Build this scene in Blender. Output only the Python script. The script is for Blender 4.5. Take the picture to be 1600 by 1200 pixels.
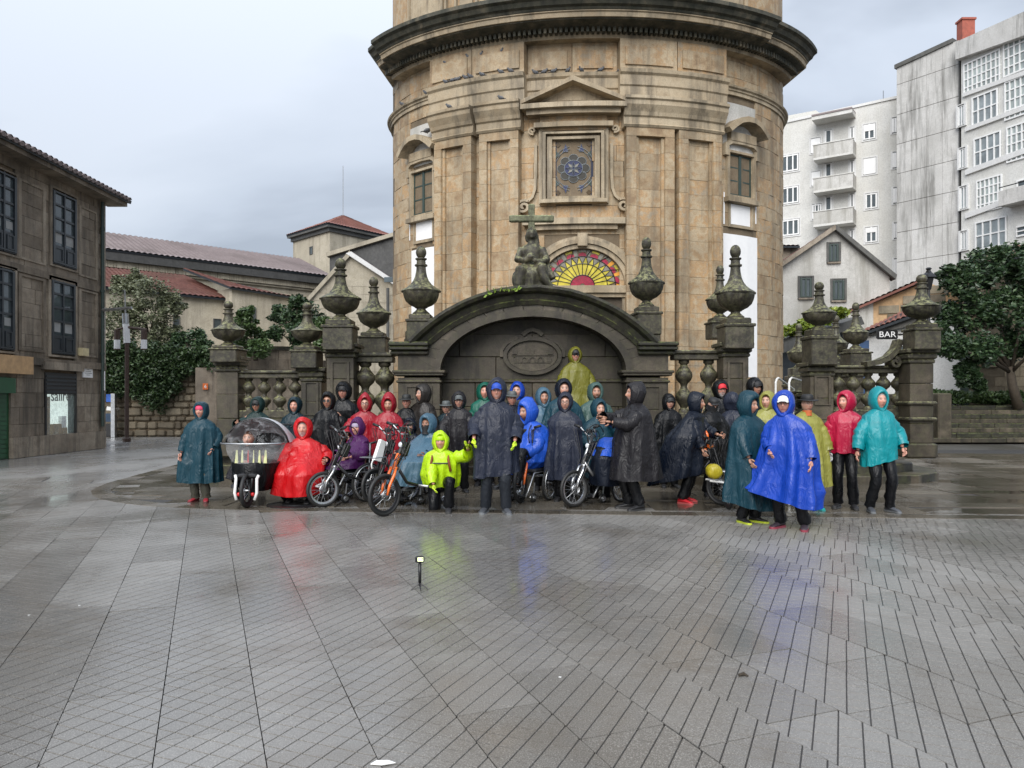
import bpy, bmesh, math, random
import numpy as np
from mathutils import Vector, Matrix, noise as mnoise
for o in list(bpy.data.objects): bpy.data.objects.remove(o)
S = bpy.context.scene
COL = S.collection
R = math.radians
PI = math.pi
rnd = random.Random(7)
# ------------------------------------------------------------------ camera
CAMH, F, HZ = 1.55, 1202.0, 625.0            # eye height, focal length and horizon in pixels of a 1600x1200 picture
cd = bpy.data.cameras.new('camera'); cam = bpy.data.objects.new('camera', cd); COL.objects.link(cam)
cam.location = (0, 0, CAMH); cam.rotation_euler = (R(90), 0, 0)
cd.sensor_width = 36; cd.lens = 36*F/1600; cd.shift_y = (HZ-600)/1600.0
cd.clip_end = 2000; cd.clip_start = .05
S.camera = cam
# ------------------------------------------------------------------ sky
W = bpy.data.worlds.new('World'); S.world = W; W.use_nodes = True
nt = W.node_tree; nt.nodes.clear()
def nd(nt, t, **kw):
    n = nt.nodes.new(t)
    for k, v in kw.items(): setattr(n, k, v)
    return n
def lk(nt, a, b): nt.links.new(a, b)
SUN_EL, SUN_ROT = R(38), R(196)
sky = nd(nt, 'ShaderNodeTexSky'); sky.sky_type = 'NISHITA'; sky.sun_disc = False
sky.sun_elevation = SUN_EL; sky.sun_rotation = SUN_ROT
tc = nd(nt, 'ShaderNodeTexCoord'); sx = nd(nt, 'ShaderNodeSeparateXYZ'); lk(nt, tc.outputs['Generated'], sx.inputs[0])
ad = nd(nt, 'ShaderNodeMath', operation='MAXIMUM'); lk(nt, sx.outputs[2], ad.inputs[0]); ad.inputs[1].default_value = 0
ad2 = nd(nt, 'ShaderNodeMath', operation='ADD'); lk(nt, ad.outputs[0], ad2.inputs[0]); ad2.inputs[1].default_value = .28
dv = nd(nt, 'ShaderNodeVectorMath', operation='DIVIDE'); lk(nt, tc.outputs['Generated'], dv.inputs[0]); lk(nt, ad2.outputs[0], dv.inputs[1])
mp = nd(nt, 'ShaderNodeMapping'); lk(nt, dv.outputs[0], mp.inputs[0]); mp.inputs['Scale'].default_value = (.62, 1.0, .7); mp.inputs['Location'].default_value = (4.08, 1.08, .2)
n1 = nd(nt, 'ShaderNodeTexNoise'); lk(nt, mp.outputs[0], n1.inputs['Vector']); n1.inputs['Scale'].default_value = 1.05; n1.inputs['Detail'].default_value = 6; n1.inputs['Roughness'].default_value = .46; n1.inputs['Distortion'].default_value = .35
rp = nd(nt, 'ShaderNodeValToRGB'); lk(nt, n1.outputs[0], rp.inputs[0])
e = rp.color_ramp.elements
e[0].position = .41; e[0].color = (.37, .41, .475, 1); e[1].position = .57; e[1].color = (.62, .67, .75, 1)
m = e.new(.475); m.color = (.51, .56, .64, 1)
# an overcast sky is brighter overhead than at the horizon
z2 = nd(nt, 'ShaderNodeMath', operation='MULTIPLY'); lk(nt, ad.outputs[0], z2.inputs[0]); lk(nt, ad.outputs[0], z2.inputs[1])
br = nd(nt, 'ShaderNodeMath', operation='MULTIPLY_ADD'); lk(nt, z2.outputs[0], br.inputs[0]); br.inputs[1].default_value = 7.4; br.inputs[2].default_value = 4.3
cm = nd(nt, 'ShaderNodeVectorMath', operation='SCALE'); lk(nt, rp.outputs[0], cm.inputs[0]); lk(nt, br.outputs[0], cm.inputs['Scale'])
mx = nd(nt, 'ShaderNodeMixRGB'); mx.inputs[0].default_value = .93; lk(nt, sky.outputs[0], mx.inputs[1]); lk(nt, cm.outputs[0], mx.inputs[2])
bg = nd(nt, 'ShaderNodeBackground'); lk(nt, mx.outputs[0], bg.inputs[0]); bg.inputs[1].default_value = .1
wo = nd(nt, 'ShaderNodeOutputWorld'); lk(nt, bg.outputs[0], wo.inputs[0])
# ------------------------------------------------------------------ sun behind cloud
sd = bpy.data.lights.new('sun', 'SUN'); sd.energy = 1.5; sd.angle = R(50); sd.color = (1, .97, .93)
so = bpy.data.objects.new('sun', sd); COL.objects.link(so)
sdir = Vector((-math.sin(SUN_ROT)*-math.cos(SUN_EL), math.cos(SUN_ROT)*math.cos(SUN_EL), math.sin(SUN_EL)))
so.location = (0, -20, 40); so.rotation_euler = sdir.to_track_quat('Z', 'Y').to_euler()
S.view_settings.view_transform = 'Standard'; S.view_settings.look = 'None'
S.view_settings.gamma = 1; S.view_settings.use_curve_mapping = False
S.view_settings.exposure = 1.36
# ------------------------------------------------------------------ helpers
def tag(o, label=None, cat=None, group=None, kind=None):
    if label: o['label'] = label
    if cat: o['category'] = cat
    if group: o['group'] = group
    if kind: o['kind'] = kind
    return o
def empty(name, loc=(0, 0, 0), rz=0, label=None, cat=None, group=None):
    o = bpy.data.objects.new(name, None); COL.objects.link(o)
    o.location = loc; o.rotation_euler = (0, 0, rz); o.empty_display_size = .2
    return tag(o, label, cat, group)
def P(px, py, Y): return Vector(((px-800)/F*Y, Y, CAMH+(HZ-py)/F*Y))
def G(px, py, z=0):
    Y = (CAMH-z)*F/(py-HZ); return Vector(((px-800)/F*Y, Y, z))
def zat(py, Y): return CAMH+(HZ-py)/F*Y
def xat(px, Y): return (px-800)/F*Y
class MB:
    def __init__(s): s.v = []; s.f = []; s.m = []; s.mi = 0
    def add(s, vs, fs):
        n = len(s.v); s.v += [tuple(v) for v in vs]
        s.f += [tuple(i+n for i in f) for f in fs]; s.m += [s.mi]*len(fs)
        return s
    def box(s, c, d, rot=None):
        x, y, z = d[0]/2, d[1]/2, d[2]/2
        vs = [Vector(q) for q in ((-x,-y,-z),(x,-y,-z),(x,y,-z),(-x,y,-z),(-x,-y,z),(x,-y,z),(x,y,z),(-x,y,z))]
        if rot is not None: vs = [rot @ v for v in vs]
        return s.add([v+Vector(c) for v in vs], [(3,2,1,0),(4,5,6,7),(0,1,5,4),(1,2,6,5),(2,3,7,6),(3,0,4,7)])
    def bx(s, x0, x1, y0, y1, z0, z1): return s.box(((x0+x1)/2, (y0+y1)/2, (z0+z1)/2), (x1-x0, y1-y0, z1-z0))
    def bevbox(s, c, d, b, rot=None):
        # box with chamfered edges on all sides (24 verts kept cheap: two inset loops)
        x, y, z = d[0]/2, d[1]/2, d[2]/2
        rings = []
        for (zz, k) in ((-z, b), (-z+b, 0), (z-b, 0), (z, b)):
            a, e = x-k, y-k; c8 = min(b, a, e)
            rings.append([Vector(q) for q in ((-a+c8,-e,zz),(a-c8,-e,zz),(a,-e+c8,zz),(a,e-c8,zz),(a-c8,e,zz),(-a+c8,e,zz),(-a,e-c8,zz),(-a,-e+c8,zz))])
        if rot is not None: rings = [[rot @ v for v in r] for r in rings]
        return s.loft([[v+Vector(c) for v in r] for r in rings], True, True, True)
    def loft(s, rings, closed=True, cap0=False, cap1=False):
        n = len(rings[0]); vs = [v for r in rings for v in r]; fs = []
        for i in range(len(rings)-1):
            for j in range(n if closed else n-1):
                k = (j+1) % n
                fs.append((i*n+j, i*n+k, (i+1)*n+k, (i+1)*n+j))
        if cap0: fs.append(tuple(range(n-1, -1, -1)))
        if cap1: fs.append(tuple((len(rings)-1)*n+j for j in range(n)))
        return s.add(vs, fs)
    def tube(s, pts, rads, seg=8, cap=True, flat=1.0):
        pts = [Vector(p) for p in pts]
        if not hasattr(rads, '__len__'): rads = [rads]*len(pts)
        rings = []; up = None
        for i, p in enumerate(pts):
            d = (pts[min(i+1, len(pts)-1)]-pts[max(i-1, 0)])
            if d.length < 1e-9: d = Vector((0, 0, 1))
            d.normalize()
            if up is None: up = Vector((0, 0, 1)) if abs(d.z) < .9 else Vector((0, 1, 0))
            a = d.cross(up)
            if a.length < 1e-4: a = d.cross(Vector((1, 0, 0)))
            a.normalize(); b = a.cross(d).normalized(); up = b
            rings.append([p+(a*math.cos(2*PI*k/seg)+b*math.sin(2*PI*k/seg)*flat)*rads[i] for k in range(seg)])
        return s.loft(rings, True, cap, cap)
    def lathe(s, prof, c=(0, 0, 0), seg=16, lobes=0, amp=0, lob_rng=None):
        c = Vector(c); rings = []
        for i, (r, z) in enumerate(prof):
            rg = []
            for k in range(seg):
                t = 2*PI*k/seg; rr = r
                if lobes and (lob_rng is None or lob_rng[0] <= z <= lob_rng[1]): rr = r*(1+amp*abs(math.sin(lobes*t/2)))
                rg.append(c+Vector((rr*math.cos(t), rr*math.sin(t), z)))
            rings.append(rg)
        return s.loft(rings, True, True, True)
    def ell(s, c, r, seg=12, rings=8, rot=None):
        c = Vector(c); L = []
        for i in range(rings+1):
            ph = PI*i/rings; L.append([])
            for k in range(seg):
                t = 2*PI*k/seg
                q = Vector((r[0]*math.sin(ph)*math.cos(t)+1e-5*math.cos(t), r[1]*math.sin(ph)*math.sin(t)+1e-5*math.sin(t), -r[2]*math.cos(ph)))
                if rot is not None: q = rot @ q
                L[-1].append(c+q)
        return s.loft(L, True, True, True)
    def torus(s, c, Rr, r, ax='x', seg=28, ts=8, a0=0, a1=2*PI):
        c = Vector(c); L = []; full = abs(a1-a0-2*PI) < 1e-6
        for i in range(seg if full else seg+1):
            a = a0+(a1-a0)*i/seg
            if ax == 'x': e1 = Vector((0, math.cos(a), math.sin(a))); n = Vector((1, 0, 0))
            elif ax == 'y': e1 = Vector((math.cos(a), 0, math.sin(a))); n = Vector((0, 1, 0))
            else: e1 = Vector((math.cos(a), math.sin(a), 0)); n = Vector((0, 0, 1))
            L.append([c+e1*(Rr+r*math.cos(2*PI*j/ts))+n*r*math.sin(2*PI*j/ts) for j in range(ts)])
        if full: L.append(L[0])
        return s.loft(L, True)
    def prism(s, poly, d):
        """poly: list of 3D points (planar), d: extrusion vector"""
        n = len(poly); d = Vector(d); vs = [Vector(p) for p in poly]; vs += [p+d for p in vs]
        return s.add(vs, [tuple(range(n)), tuple(range(2*n-1, n-1, -1))]+[(i, i+n, (i+1) % n+n, (i+1) % n) for i in range(n)])
    def mesh(s, name, mats, smooth=False, fix=True):
        me = bpy.data.meshes.new(name); me.from_pydata(s.v, [], s.f)
        mats = mats if isinstance(mats, (list, tuple)) else [mats]
        for q in mats: me.materials.append(q)
        if len(mats) > 1: me.polygons.foreach_set('material_index', s.m)
        if smooth: me.polygons.foreach_set('use_smooth', [True]*len(s.f))
        if fix:
            bm = bmesh.new(); bm.from_mesh(me)
            bmesh.ops.recalc_face_normals(bm, faces=bm.faces); bm.to_mesh(me); bm.free()
        me.update(); return me
    def build(s, name, mats, parent=None, smooth=False, loc=None, fix=True, angle=None):
        me = s.mesh(name, mats, smooth, fix)
        if smooth and angle: me.set_sharp_from_angle(angle=R(angle))
        return link(name, me, parent, loc)
def link(name, me, parent=None, loc=None):
    o = bpy.data.objects.new(name, me); COL.objects.link(o)
    if parent is not None: o.parent = parent
    if loc is not None: o.location = loc
    return o
def pieces(name, items, mat, parent, limit=300, stuffname=None):
    """items: list of (verts, faces), nearest first: single objects up to the limit, the rest joined"""
    for v, f in items[:limit]:
        MB().add(v, f).build(name, mat, parent)
    if len(items) > limit:
        mb = MB()
        for v, f in items[limit:]: mb.add(v, f)
        o = mb.build(stuffname or name+'_field', mat, parent); o['kind'] = 'stuff'
def dup(o, loc=None, rz=None, label=None):
    c = o.copy(); COL.objects.link(c)
    if loc is not None: c.location = loc
    if rz is not None: c.rotation_euler = (0, 0, rz)
    if label: c['label'] = label
    for ch in list(o.children):
        k = dup(ch); k.parent = c
    return c
# ------------------------------------------------------------------ materials
def newmat(name):
    m = bpy.data.materials.new(name); m.use_nodes = True
    nt = m.node_tree; b = nt.nodes['Principled BSDF']
    return m, nt, b
def c4(c): return (c[0], c[1], c[2], 1)
def tnoise(nt, vec, scale, detail=4, rough=.55, dist=0, mapscale=None):
    if mapscale:
        mp = nd(nt, 'ShaderNodeMapping'); lk(nt, vec, mp.inputs[0]); mp.inputs['Scale'].default_value = mapscale; vec = mp.outputs[0]
    n = nd(nt, 'ShaderNodeTexNoise'); lk(nt, vec, n.inputs['Vector'])
    n.inputs['Scale'].default_value = scale; n.inputs['Detail'].default_value = detail; n.inputs['Roughness'].default_value = rough; n.inputs['Distortion'].default_value = dist
    return n.outputs[0]
def ramp(nt, fac, stops):
    r = nd(nt, 'ShaderNodeValToRGB'); lk(nt, fac, r.inputs[0]); e = r.color_ramp.elements
    e[0].position, e[0].color = stops[0][0], c4(stops[0][1]); e[1].position, e[1].color = stops[-1][0], c4(stops[-1][1])
    for p, c in stops[1:-1]: k = e.new(p); k.color = c4(c)
    return r.outputs[0]
def mth(nt, op, a, b=None, c=None):
    n = nd(nt, 'ShaderNodeMath', operation=op)
    for i, q in enumerate((a, b, c)):
        if q is None: continue
        if isinstance(q, (int, float)): n.inputs[i].default_value = q
        else: lk(nt, q, n.inputs[i])
    return n.outputs[0]
def mixc(nt, fac, a, b, mode='MIX'):
    n = nd(nt, 'ShaderNodeMixRGB', blend_type=mode)
    for i, q in enumerate((fac, a, b)):
        if isinstance(q, (int, float)): n.inputs[i].default_value = q
        elif isinstance(q, tuple): n.inputs[i].default_value = c4(q)
        else: lk(nt, q, n.inputs[i])
    return n.outputs[0]
def bumpn(nt, b, h, strength=.3, dist=.01, prev=None):
    n = nd(nt, 'ShaderNodeBump'); n.inputs['Strength'].default_value = strength; n.inputs['Distance'].default_value = dist
    lk(nt, h, n.inputs['Height'])
    if prev is not None: lk(nt, prev, n.inputs['Normal'])
    lk(nt, n.outputs[0], b.inputs['Normal']); return n.outputs[0]
def geo(nt): return nd(nt, 'ShaderNodeNewGeometry')
def prand(nt, g):
    oi = nd(nt, 'ShaderNodeObjectInfo')
    return mth(nt, 'FRACT', mth(nt, 'ADD', oi.outputs['Random'], g.outputs['Random Per Island']))
def stone(name, cols, dark=(.03, .03, .026), dark_amt=.4, moss=None, moss_amt=0, rough=.62, bump=.35, streak=.3, rs=.6, nscale=1.0):
    """weathered stone: block to block tint, blotches, streaks, lichen on ledges"""
    m, nt, b = newmat(name); g = geo(nt); pos = g.outputs['Position']
    r = prand(nt, g); big = tnoise(nt, pos, .55*nscale, 5, .6, .4); mid = tnoise(nt, pos, 3.2*nscale, 6, .65); fine = tnoise(nt, pos, 38*nscale, 4, .7)
    f = mth(nt, 'ADD', mth(nt, 'MULTIPLY', r, rs), mth(nt, 'MULTIPLY', ramp_v(nt, mid, .32, .68), 1-rs))
    n = len(cols)
    c = ramp(nt, f, [(.12+.76*i/(n-1), q) for i, q in enumerate(cols)])
    c = mixc(nt, mth(nt, 'MULTIPLY', ramp_v(nt, fine, .42, .66), .38), c, tuple(x*.45 for x in cols[0]))
    st = tnoise(nt, pos, 1.6*nscale, 5, .7, 0, (1.6, 1.6, .16))
    k = mth(nt, 'MULTIPLY', ramp_v(nt, st, .49, .64), streak)
    c = mixc(nt, k, c, dark)
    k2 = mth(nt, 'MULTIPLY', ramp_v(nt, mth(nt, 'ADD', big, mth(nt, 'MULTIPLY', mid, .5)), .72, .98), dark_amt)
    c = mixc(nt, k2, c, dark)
    if moss:
        sep = nd(nt, 'ShaderNodeSeparateXYZ'); lk(nt, g.outputs['Normal'], sep.inputs[0])
        up = ramp_v(nt, sep.outputs[2], .05, .7)
        pn = tnoise(nt, pos, 9*nscale, 5, .7)
        k3 = mth(nt, 'MULTIPLY', mth(nt, 'MULTIPLY', mth(nt, 'ADD', up, .22), ramp_v(nt, pn, .45, .62)), moss_amt)
        c = mixc(nt, k3, c, moss)
    lk(nt, c, b.inputs['Base Color'])
    rr = nd(nt, 'ShaderNodeMapRange'); lk(nt, big, rr.inputs[0]); rr.inputs[1].default_value = .3; rr.inputs[2].default_value = .7; rr.inputs[3].default_value = rough-.16; rr.inputs[4].default_value = rough+.14
    lk(nt, rr.outputs[0], b.inputs['Roughness'])
    b.inputs['Specular IOR Level'].default_value = .36
    h = mth(nt, 'ADD', mth(nt, 'MULTIPLY', mid, 1.2), mth(nt, 'MULTIPLY', fine, .6))
    bumpn(nt, b, h, bump, .012)
    return m
def ramp_v(nt, fac, a, b_):
    n = nd(nt, 'ShaderNodeMapRange'); lk(nt, fac, n.inputs[0]); n.inputs[1].default_value = a; n.inputs[2].default_value = b_
    n.clamp = True; return n.outputs[0]
def plain(name, col, rough=.5, metal=0, var=.15, bump=0, bscale=60, nscale=6, coat=0, spec=.5, emit=None):
    m, nt, b = newmat(name)
    tcn = nd(nt, 'ShaderNodeTexCoord'); v = tcn.outputs['Object']
    n = tnoise(nt, v, nscale, 4, .6)
    c = ramp(nt, n, [(.3, tuple(x*(1-var) for x in col)), (.7, tuple(min(1, x*(1+var)) for x in col))])
    lk(nt, c, b.inputs['Base Color']); b.inputs['Metallic'].default_value = metal
    rr = ramp_v(nt, n, .2, .8); lk(nt, mth(nt, 'MULTIPLY_ADD', rr, .15, rough-.07), b.inputs['Roughness'])
    b.inputs['Coat Weight'].default_value = coat; b.inputs['Specular IOR Level'].default_value = spec
    if bump: bumpn(nt, b, tnoise(nt, v, bscale, 4, .6), bump, .004)
    if emit: b.inputs['Emission Color'].default_value = c4(emit[0]); b.inputs['Emission Strength'].default_value = emit[1]
    return m
def nylon(name, col, rough=.3, coat=.25):
    lum = max(col); dk = max(.25, min(1, lum/.2)); coat *= dk*.6
    """wet rain cloth: fine creases, wet gloss patches"""
    m, nt, b = newmat(name)
    v = nd(nt, 'ShaderNodeTexCoord').outputs['Object']
    n = tnoise(nt, v, 5, 4, .6, .5); cr = tnoise(nt, v, 6.5, 3, .5, 1.0, (1.5, 1.5, .7)); fine = tnoise(nt, v, 240, 2, .5)
    c = ramp(nt, n, [(.3, tuple(x*.82 for x in col)), (.7, tuple(min(1, x*1.12) for x in col))])
    lk(nt, c, b.inputs['Base Color'])
    lk(nt, mth(nt, 'MULTIPLY_ADD', ramp_v(nt, n, .35, .65), .26, rough-.04), b.inputs['Roughness'])
    b.inputs['Coat Weight'].default_value = coat; b.inputs['Coat Roughness'].default_value = .18
    b.inputs['Specular IOR Level'].default_value = .2+.2*dk
    rid = mth(nt, 'ABSOLUTE', mth(nt, 'SUBTRACT', cr, .5))
    p = bumpn(nt, b, rid, .4, .09)
    bumpn(nt, b, fine, .12, .001, p)
    return m
def glass(name, tint=(.06, .075, .08), rough=.06):
    m, nt, b = newmat(name); v = geo(nt).outputs['Position']
    n = tnoise(nt, v, .9, 4, .6)
    lk(nt, ramp(nt, n, [(.3, tuple(x*.6 for x in tint)), (.7, tuple(x*1.5 for x in tint))]), b.inputs['Base Color'])
    b.inputs['Roughness'].default_value = rough; b.inputs['Specular IOR Level'].default_value = .8
    bumpn(nt, b, tnoise(nt, v, 1.3, 2), .08, .05)
    return m
def clear_film(name, tint, alpha, rough=.08):
    m, nt, b = newmat(name); v = nd(nt, 'ShaderNodeTexCoord').outputs['Object']
    n = tnoise(nt, v, 7, 5, .65, 1.0)
    b.inputs['Base Color'].default_value = c4(tint); b.inputs['Roughness'].default_value = rough
    lk(nt, mth(nt, 'MULTIPLY_ADD', ramp_v(nt, n, .46, .70), .20, alpha), b.inputs['Alpha'])
    bumpn(nt, b, n, .4, .03); b.inputs['Coat Weight'].default_value = .5
    return m
def leafmat(name, c0, c1, c2, rough=.42):
    m, nt, b = newmat(name); g = geo(nt)
    f = mth(nt, 'ADD', mth(nt, 'MULTIPLY', g.outputs['Random Per Island'], .6), mth(nt, 'MULTIPLY', tnoise(nt, g.outputs['Position'], 1.1, 3), .4))
    lk(nt, ramp(nt, f, [(.15, c0), (.5, c1), (.88, c2)]), b.inputs['Base Color'])
    b.inputs['Roughness'].default_value = rough
    return m
M = {}
M['church'] = stone('church_stone', [(.26, .175, .10), (.37, .27, .16), (.47, .38, .255), (.45, .285, .14), (.43, .36, .26)], dark=(.115, .095, .068), dark_amt=.55, streak=.5, rough=.66, rs=.5)
M['church_trim'] = stone('church_trim_stone', [(.30, .23, .145), (.42, .34, .23), (.48, .40, .28)], dark=(.065, .056, .042), dark_amt=.6, streak=.6, rough=.66, rs=.4)
M['church_dark'] = stone('blackened_and_shaded_cornice_stone', [(.03, .031, .024), (.075, .07, .052), (.20, .165, .11)], dark=(.012, .014, .01), dark_amt=.7, moss=(.03, .045, .012), moss_amt=.6, streak=.8, rough=.7, rs=.3)
M['lichen'] = stone('lichened_stone', [(.07, .07, .045), (.16, .165, .10), (.30, .31, .20)], dark=(.03, .03, .02), dark_amt=.7, moss=(.30, .34, .17), moss_amt=.9, streak=.4, rough=.7, bump=.7, rs=.1, nscale=3)
M['joint'] = stone('mortar', [(.15, .11, .07), (.22, .17, .11)], rough=.8, rs=.1)
M['fount'] = stone('dark_wet_granite', [(.034, .028, .020), (.068, .056, .040), (.135, .11, .08)], dark=(.014, .013, .010), dark_amt=.85, moss=(.10, .105, .045), moss_amt=.7, streak=.75, rough=.5, bump=.5, rs=.35)
M['fount2'] = stone('mossy_granite', [(.022, .019, .014), (.046, .04, .029), (.10, .086, .062)], dark=(.012, .012, .009), dark_amt=.85, moss=(.22, .22, .11), moss_amt=.9, streak=.5, rough=.5, bump=.7, rs=.2, nscale=1.6)
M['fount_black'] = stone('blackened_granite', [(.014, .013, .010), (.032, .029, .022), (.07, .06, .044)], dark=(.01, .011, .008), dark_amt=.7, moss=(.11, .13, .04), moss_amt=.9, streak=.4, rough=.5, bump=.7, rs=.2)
M['oldwall'] = stone('old_house_stone', [(.15, .122, .09), (.26, .215, .165), (.40, .345, .27)], dark=(.04, .036, .03), dark_amt=.7, streak=.6, rough=.7, rs=.45)
M['rubble'] = stone('rubble_stone', [(.10, .08, .055), (.20, .165, .115), (.30, .255, .18)], dark=(.045, .045, .03), dark_amt=.6, streak=.3, rough=.65, rs=.6)
M['convent'] = stone('convent_stone', [(.36, .32, .245), (.45, .405, .315), (.52, .47, .375)], dark=(.16, .14, .11), dark_amt=.5, streak=.5, rough=.8, rs=.2, nscale=.5)
M['slate'] = stone('dark_slate', [(.06, .06, .06), (.10, .10, .095), (.16, .155, .14)], rough=.6, nscale=2)
M['plaster'] = stone('stained_white_plaster', [(.46, .45, .42), (.58, .57, .54), (.64, .63, .60)], dark=(.28, .27, .235), dark_amt=.65, streak=.7, rough=.8, bump=.1, rs=.1, nscale=.6)
M['plaster_clean'] = stone('white_plaster', [(.68, .68, .67), (.74, .74, .73)], dark=(.5, .49, .46), dark_amt=.25, streak=.25, rough=.7, bump=.08, rs=.1, nscale=.5)
M['apt'] = stone('apartment_render', [(.60, .595, .565), (.66, .655, .625), (.70, .70, .675)], dark=(.5, .48, .42), dark_amt=.35, streak=.3, rough=.8, bump=.06, rs=.1, nscale=.35)
M['panelwall'] = stone('streaked_concrete', [(.50, .49, .465), (.58, .57, .545), (.64, .63, .61)], dark=(.24, .235, .22), dark_amt=.5, streak=.95, rough=.8, bump=.1, rs=.25, nscale=.7)
M['whitepanel'] = plain('white_painted_panel', (.80, .80, .80), .5, var=.03)
M['tile'] = stone('red_roof_tile', [(.19, .075, .055), (.27, .115, .09), (.35, .18, .15)], dark=(.09, .05, .04), dark_amt=.5, streak=.15, rough=.55, rs=.5, nscale=.8)
M['tile_old'] = stone('weathered_roof_tile', [(.17, .135, .132), (.235, .19, .187), (.30, .25, .248)], dark=(.09, .075, .07), dark_amt=.6, streak=.1, rough=.55, rs=.5, nscale=.6)
M['tile_moss'] = stone('mossy_roof_tile', [(.10, .036, .028), (.16, .06, .045), (.16, .095, .07)], dark=(.07, .055, .04), dark_amt=.7, streak=.1, rough=.6, rs=.4, nscale=.8)
M['wood_dark'] = plain('dark_painted_wood', (.022, .028, .034), .4, var=.25)
M['green_paint'] = plain('green_shutter_paint', (.012, .075, .03), .4)
M['frame_green'] = plain('green_window_frame', (.03, .05, .042), .45)
M['white_frame'] = plain('white_window_frame', (.78, .78, .77), .4, var=.04)
M['glass'] = glass('window_glass'); M['glass_pale'] = glass('pale_window_glass', (.22, .25, .26), .1)
M['curtain'] = plain('white_curtain', (.30, .31, .31), .8, var=.08)
M['black'] = plain('black_metal', (.012, .012, .013), .38, metal=.0)
M['rubber'] = plain('tyre_rubber', (.014, .014, .014), .55)
M['chrome'] = plain('bright_metal', (.62, .63, .64), .24, metal=1)
M['alu'] = plain('grey_metal', (.42, .43, .44), .35, metal=.9)
M['whitep'] = plain('white_gloss', (.78, .78, .76), .25, var=.04)
M['orange'] = plain('orange_paint', (.78, .15, .02), .28, coat=.4)
M['rust'] = plain('brown_post_paint', (.06, .035, .025), .5)
M['bark'] = stone('bark', [(.045, .035, .025), (.08, .062, .045), (.11, .09, .065)], rough=.8, bump=.8, nscale=3)
# =================================================================== GROUND
def wet_ground(name, cols, rlo, rhi, puddle=.5, bscale=30, bump=.25, tint=None, joints=None, island=True):
    m, nt, b = newmat(name); g = geo(nt); pos = g.outputs['Position']; r = prand(nt, g) if island else nd(nt, 'ShaderNodeObjectInfo').outputs['Random']
    big = tnoise(nt, pos, .34, 5, .6, .5, (1, .55, 1)); mid = tnoise(nt, pos, 2.2, 6, .65); fine = tnoise(nt, pos, 140, 3, .8); gr = tnoise(nt, pos, 420, 2, .7)
    f = mth(nt, 'ADD', mth(nt, 'MULTIPLY', r, .45), mth(nt, 'MULTIPLY', mid, .55))
    c = ramp(nt, f, [(.15, cols[0]), (.5, cols[1]), (.85, cols[2])])
    c = mixc(nt, mth(nt, 'MULTIPLY', ramp_v(nt, fine, .5, .66), .55), c, tuple(x*2.4 for x in cols[2]))
    c = mixc(nt, mth(nt, 'MULTIPLY', ramp_v(nt, gr, .55, .7), .5), c, tuple(x*.3 for x in cols[0]))
    wet = ramp_v(nt, mth(nt, 'ADD', big, mth(nt, 'MULTIPLY', mid, .35)), .58, .76)   # 1 = film of water
    c = mixc(nt, mth(nt, 'MULTIPLY', wet, .35), c, tuple(x*.45 for x in cols[1]))
    stn = tnoise(nt, pos, .8, 5, .65, .6, (1, 1.6, 1)); c = mixc(nt, mth(nt, 'MULTIPLY', ramp_v(nt, stn, .52, .7), .45), c, tuple(x*k for x, k in zip(cols[0], (.75, .62, .48))))
    lk(nt, c, b.inputs['Base Color'])
    rr = mth(nt, 'MULTIPLY_ADD', wet, rlo-rhi, rhi)
    rr = mth(nt, 'MULTIPLY_ADD', ramp_v(nt, mid, .3, .7), .1, rr)
    rr = mth(nt, 'MAXIMUM', mth(nt, 'MULTIPLY_ADD', mth(nt, 'SUBTRACT', r, .5), .18 if island else .06, rr), .03)
    lk(nt, rr, b.inputs['Roughness']); b.inputs['Specular IOR Level'].default_value = .62
    h = mth(nt, 'ADD', mth(nt, 'MULTIPLY', mid, .6), mth(nt, 'MULTIPLY', fine, .35))
    if joints:
        bt = nd(nt, 'ShaderNodeTexBrick'); mp = nd(nt, 'ShaderNodeMapping'); lk(nt, pos, mp.inputs[0]); mp.inputs['Rotation'].default_value = (0, 0, R(joints[2]))
        lk(nt, mp.outputs[0], bt.inputs['Vector']); bt.inputs['Scale'].default_value = 1; bt.inputs['Brick Width'].default_value = joints[0]; bt.inputs['Row Height'].default_value = joints[1]; bt.inputs['Mortar Size'].default_value = .012
        h = mth(nt, 'SUBTRACT', h, mth(nt, 'MULTIPLY', bt.outputs['Fac'], 1.2))
        c = mixc(nt, mth(nt, 'MULTIPLY', bt.outputs['Fac'], .6), c, tuple(x*.3 for x in cols[0])); lk(nt, c, b.inputs['Base Color'])
    n = nd(nt, 'ShaderNodeBump'); n.inputs['Distance'].default_value = .006
    lk(nt, h, n.inputs['Height']); lk(nt, mth(nt, 'MULTIPLY_ADD', wet, -bump*.9, bump), n.inputs['Strength']); lk(nt, n.outputs[0], b.inputs['Normal'])
    return m
M['slab'] = wet_ground('wet_granite_slab', [(.135, .128, .117), (.18, .172, .159), (.24, .231, .215)], .045, .33, island=False)
M['flag'] = wet_ground('wet_flagstone', [(.04, .034, .026), (.09, .078, .06), (.17, .15, .122)], .03, .22)
M['street'] = wet_ground('wet_street_stone', [(.17, .167, .162), (.22, .217, .21), (.28, .275, .265)], .05, .22, joints=(1.2, .6, 8))
M['groove'] = plain('wet_groove', (.03, .028, .026), .35)
M['grout'] = plain('dark_joint', (.035, .033, .03), .6)
M['earth'] = wet_ground('wet_earth', [(.05, .048, .042), (.07, .066, .058), (.10, .095, .085)], .3, .6)

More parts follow.
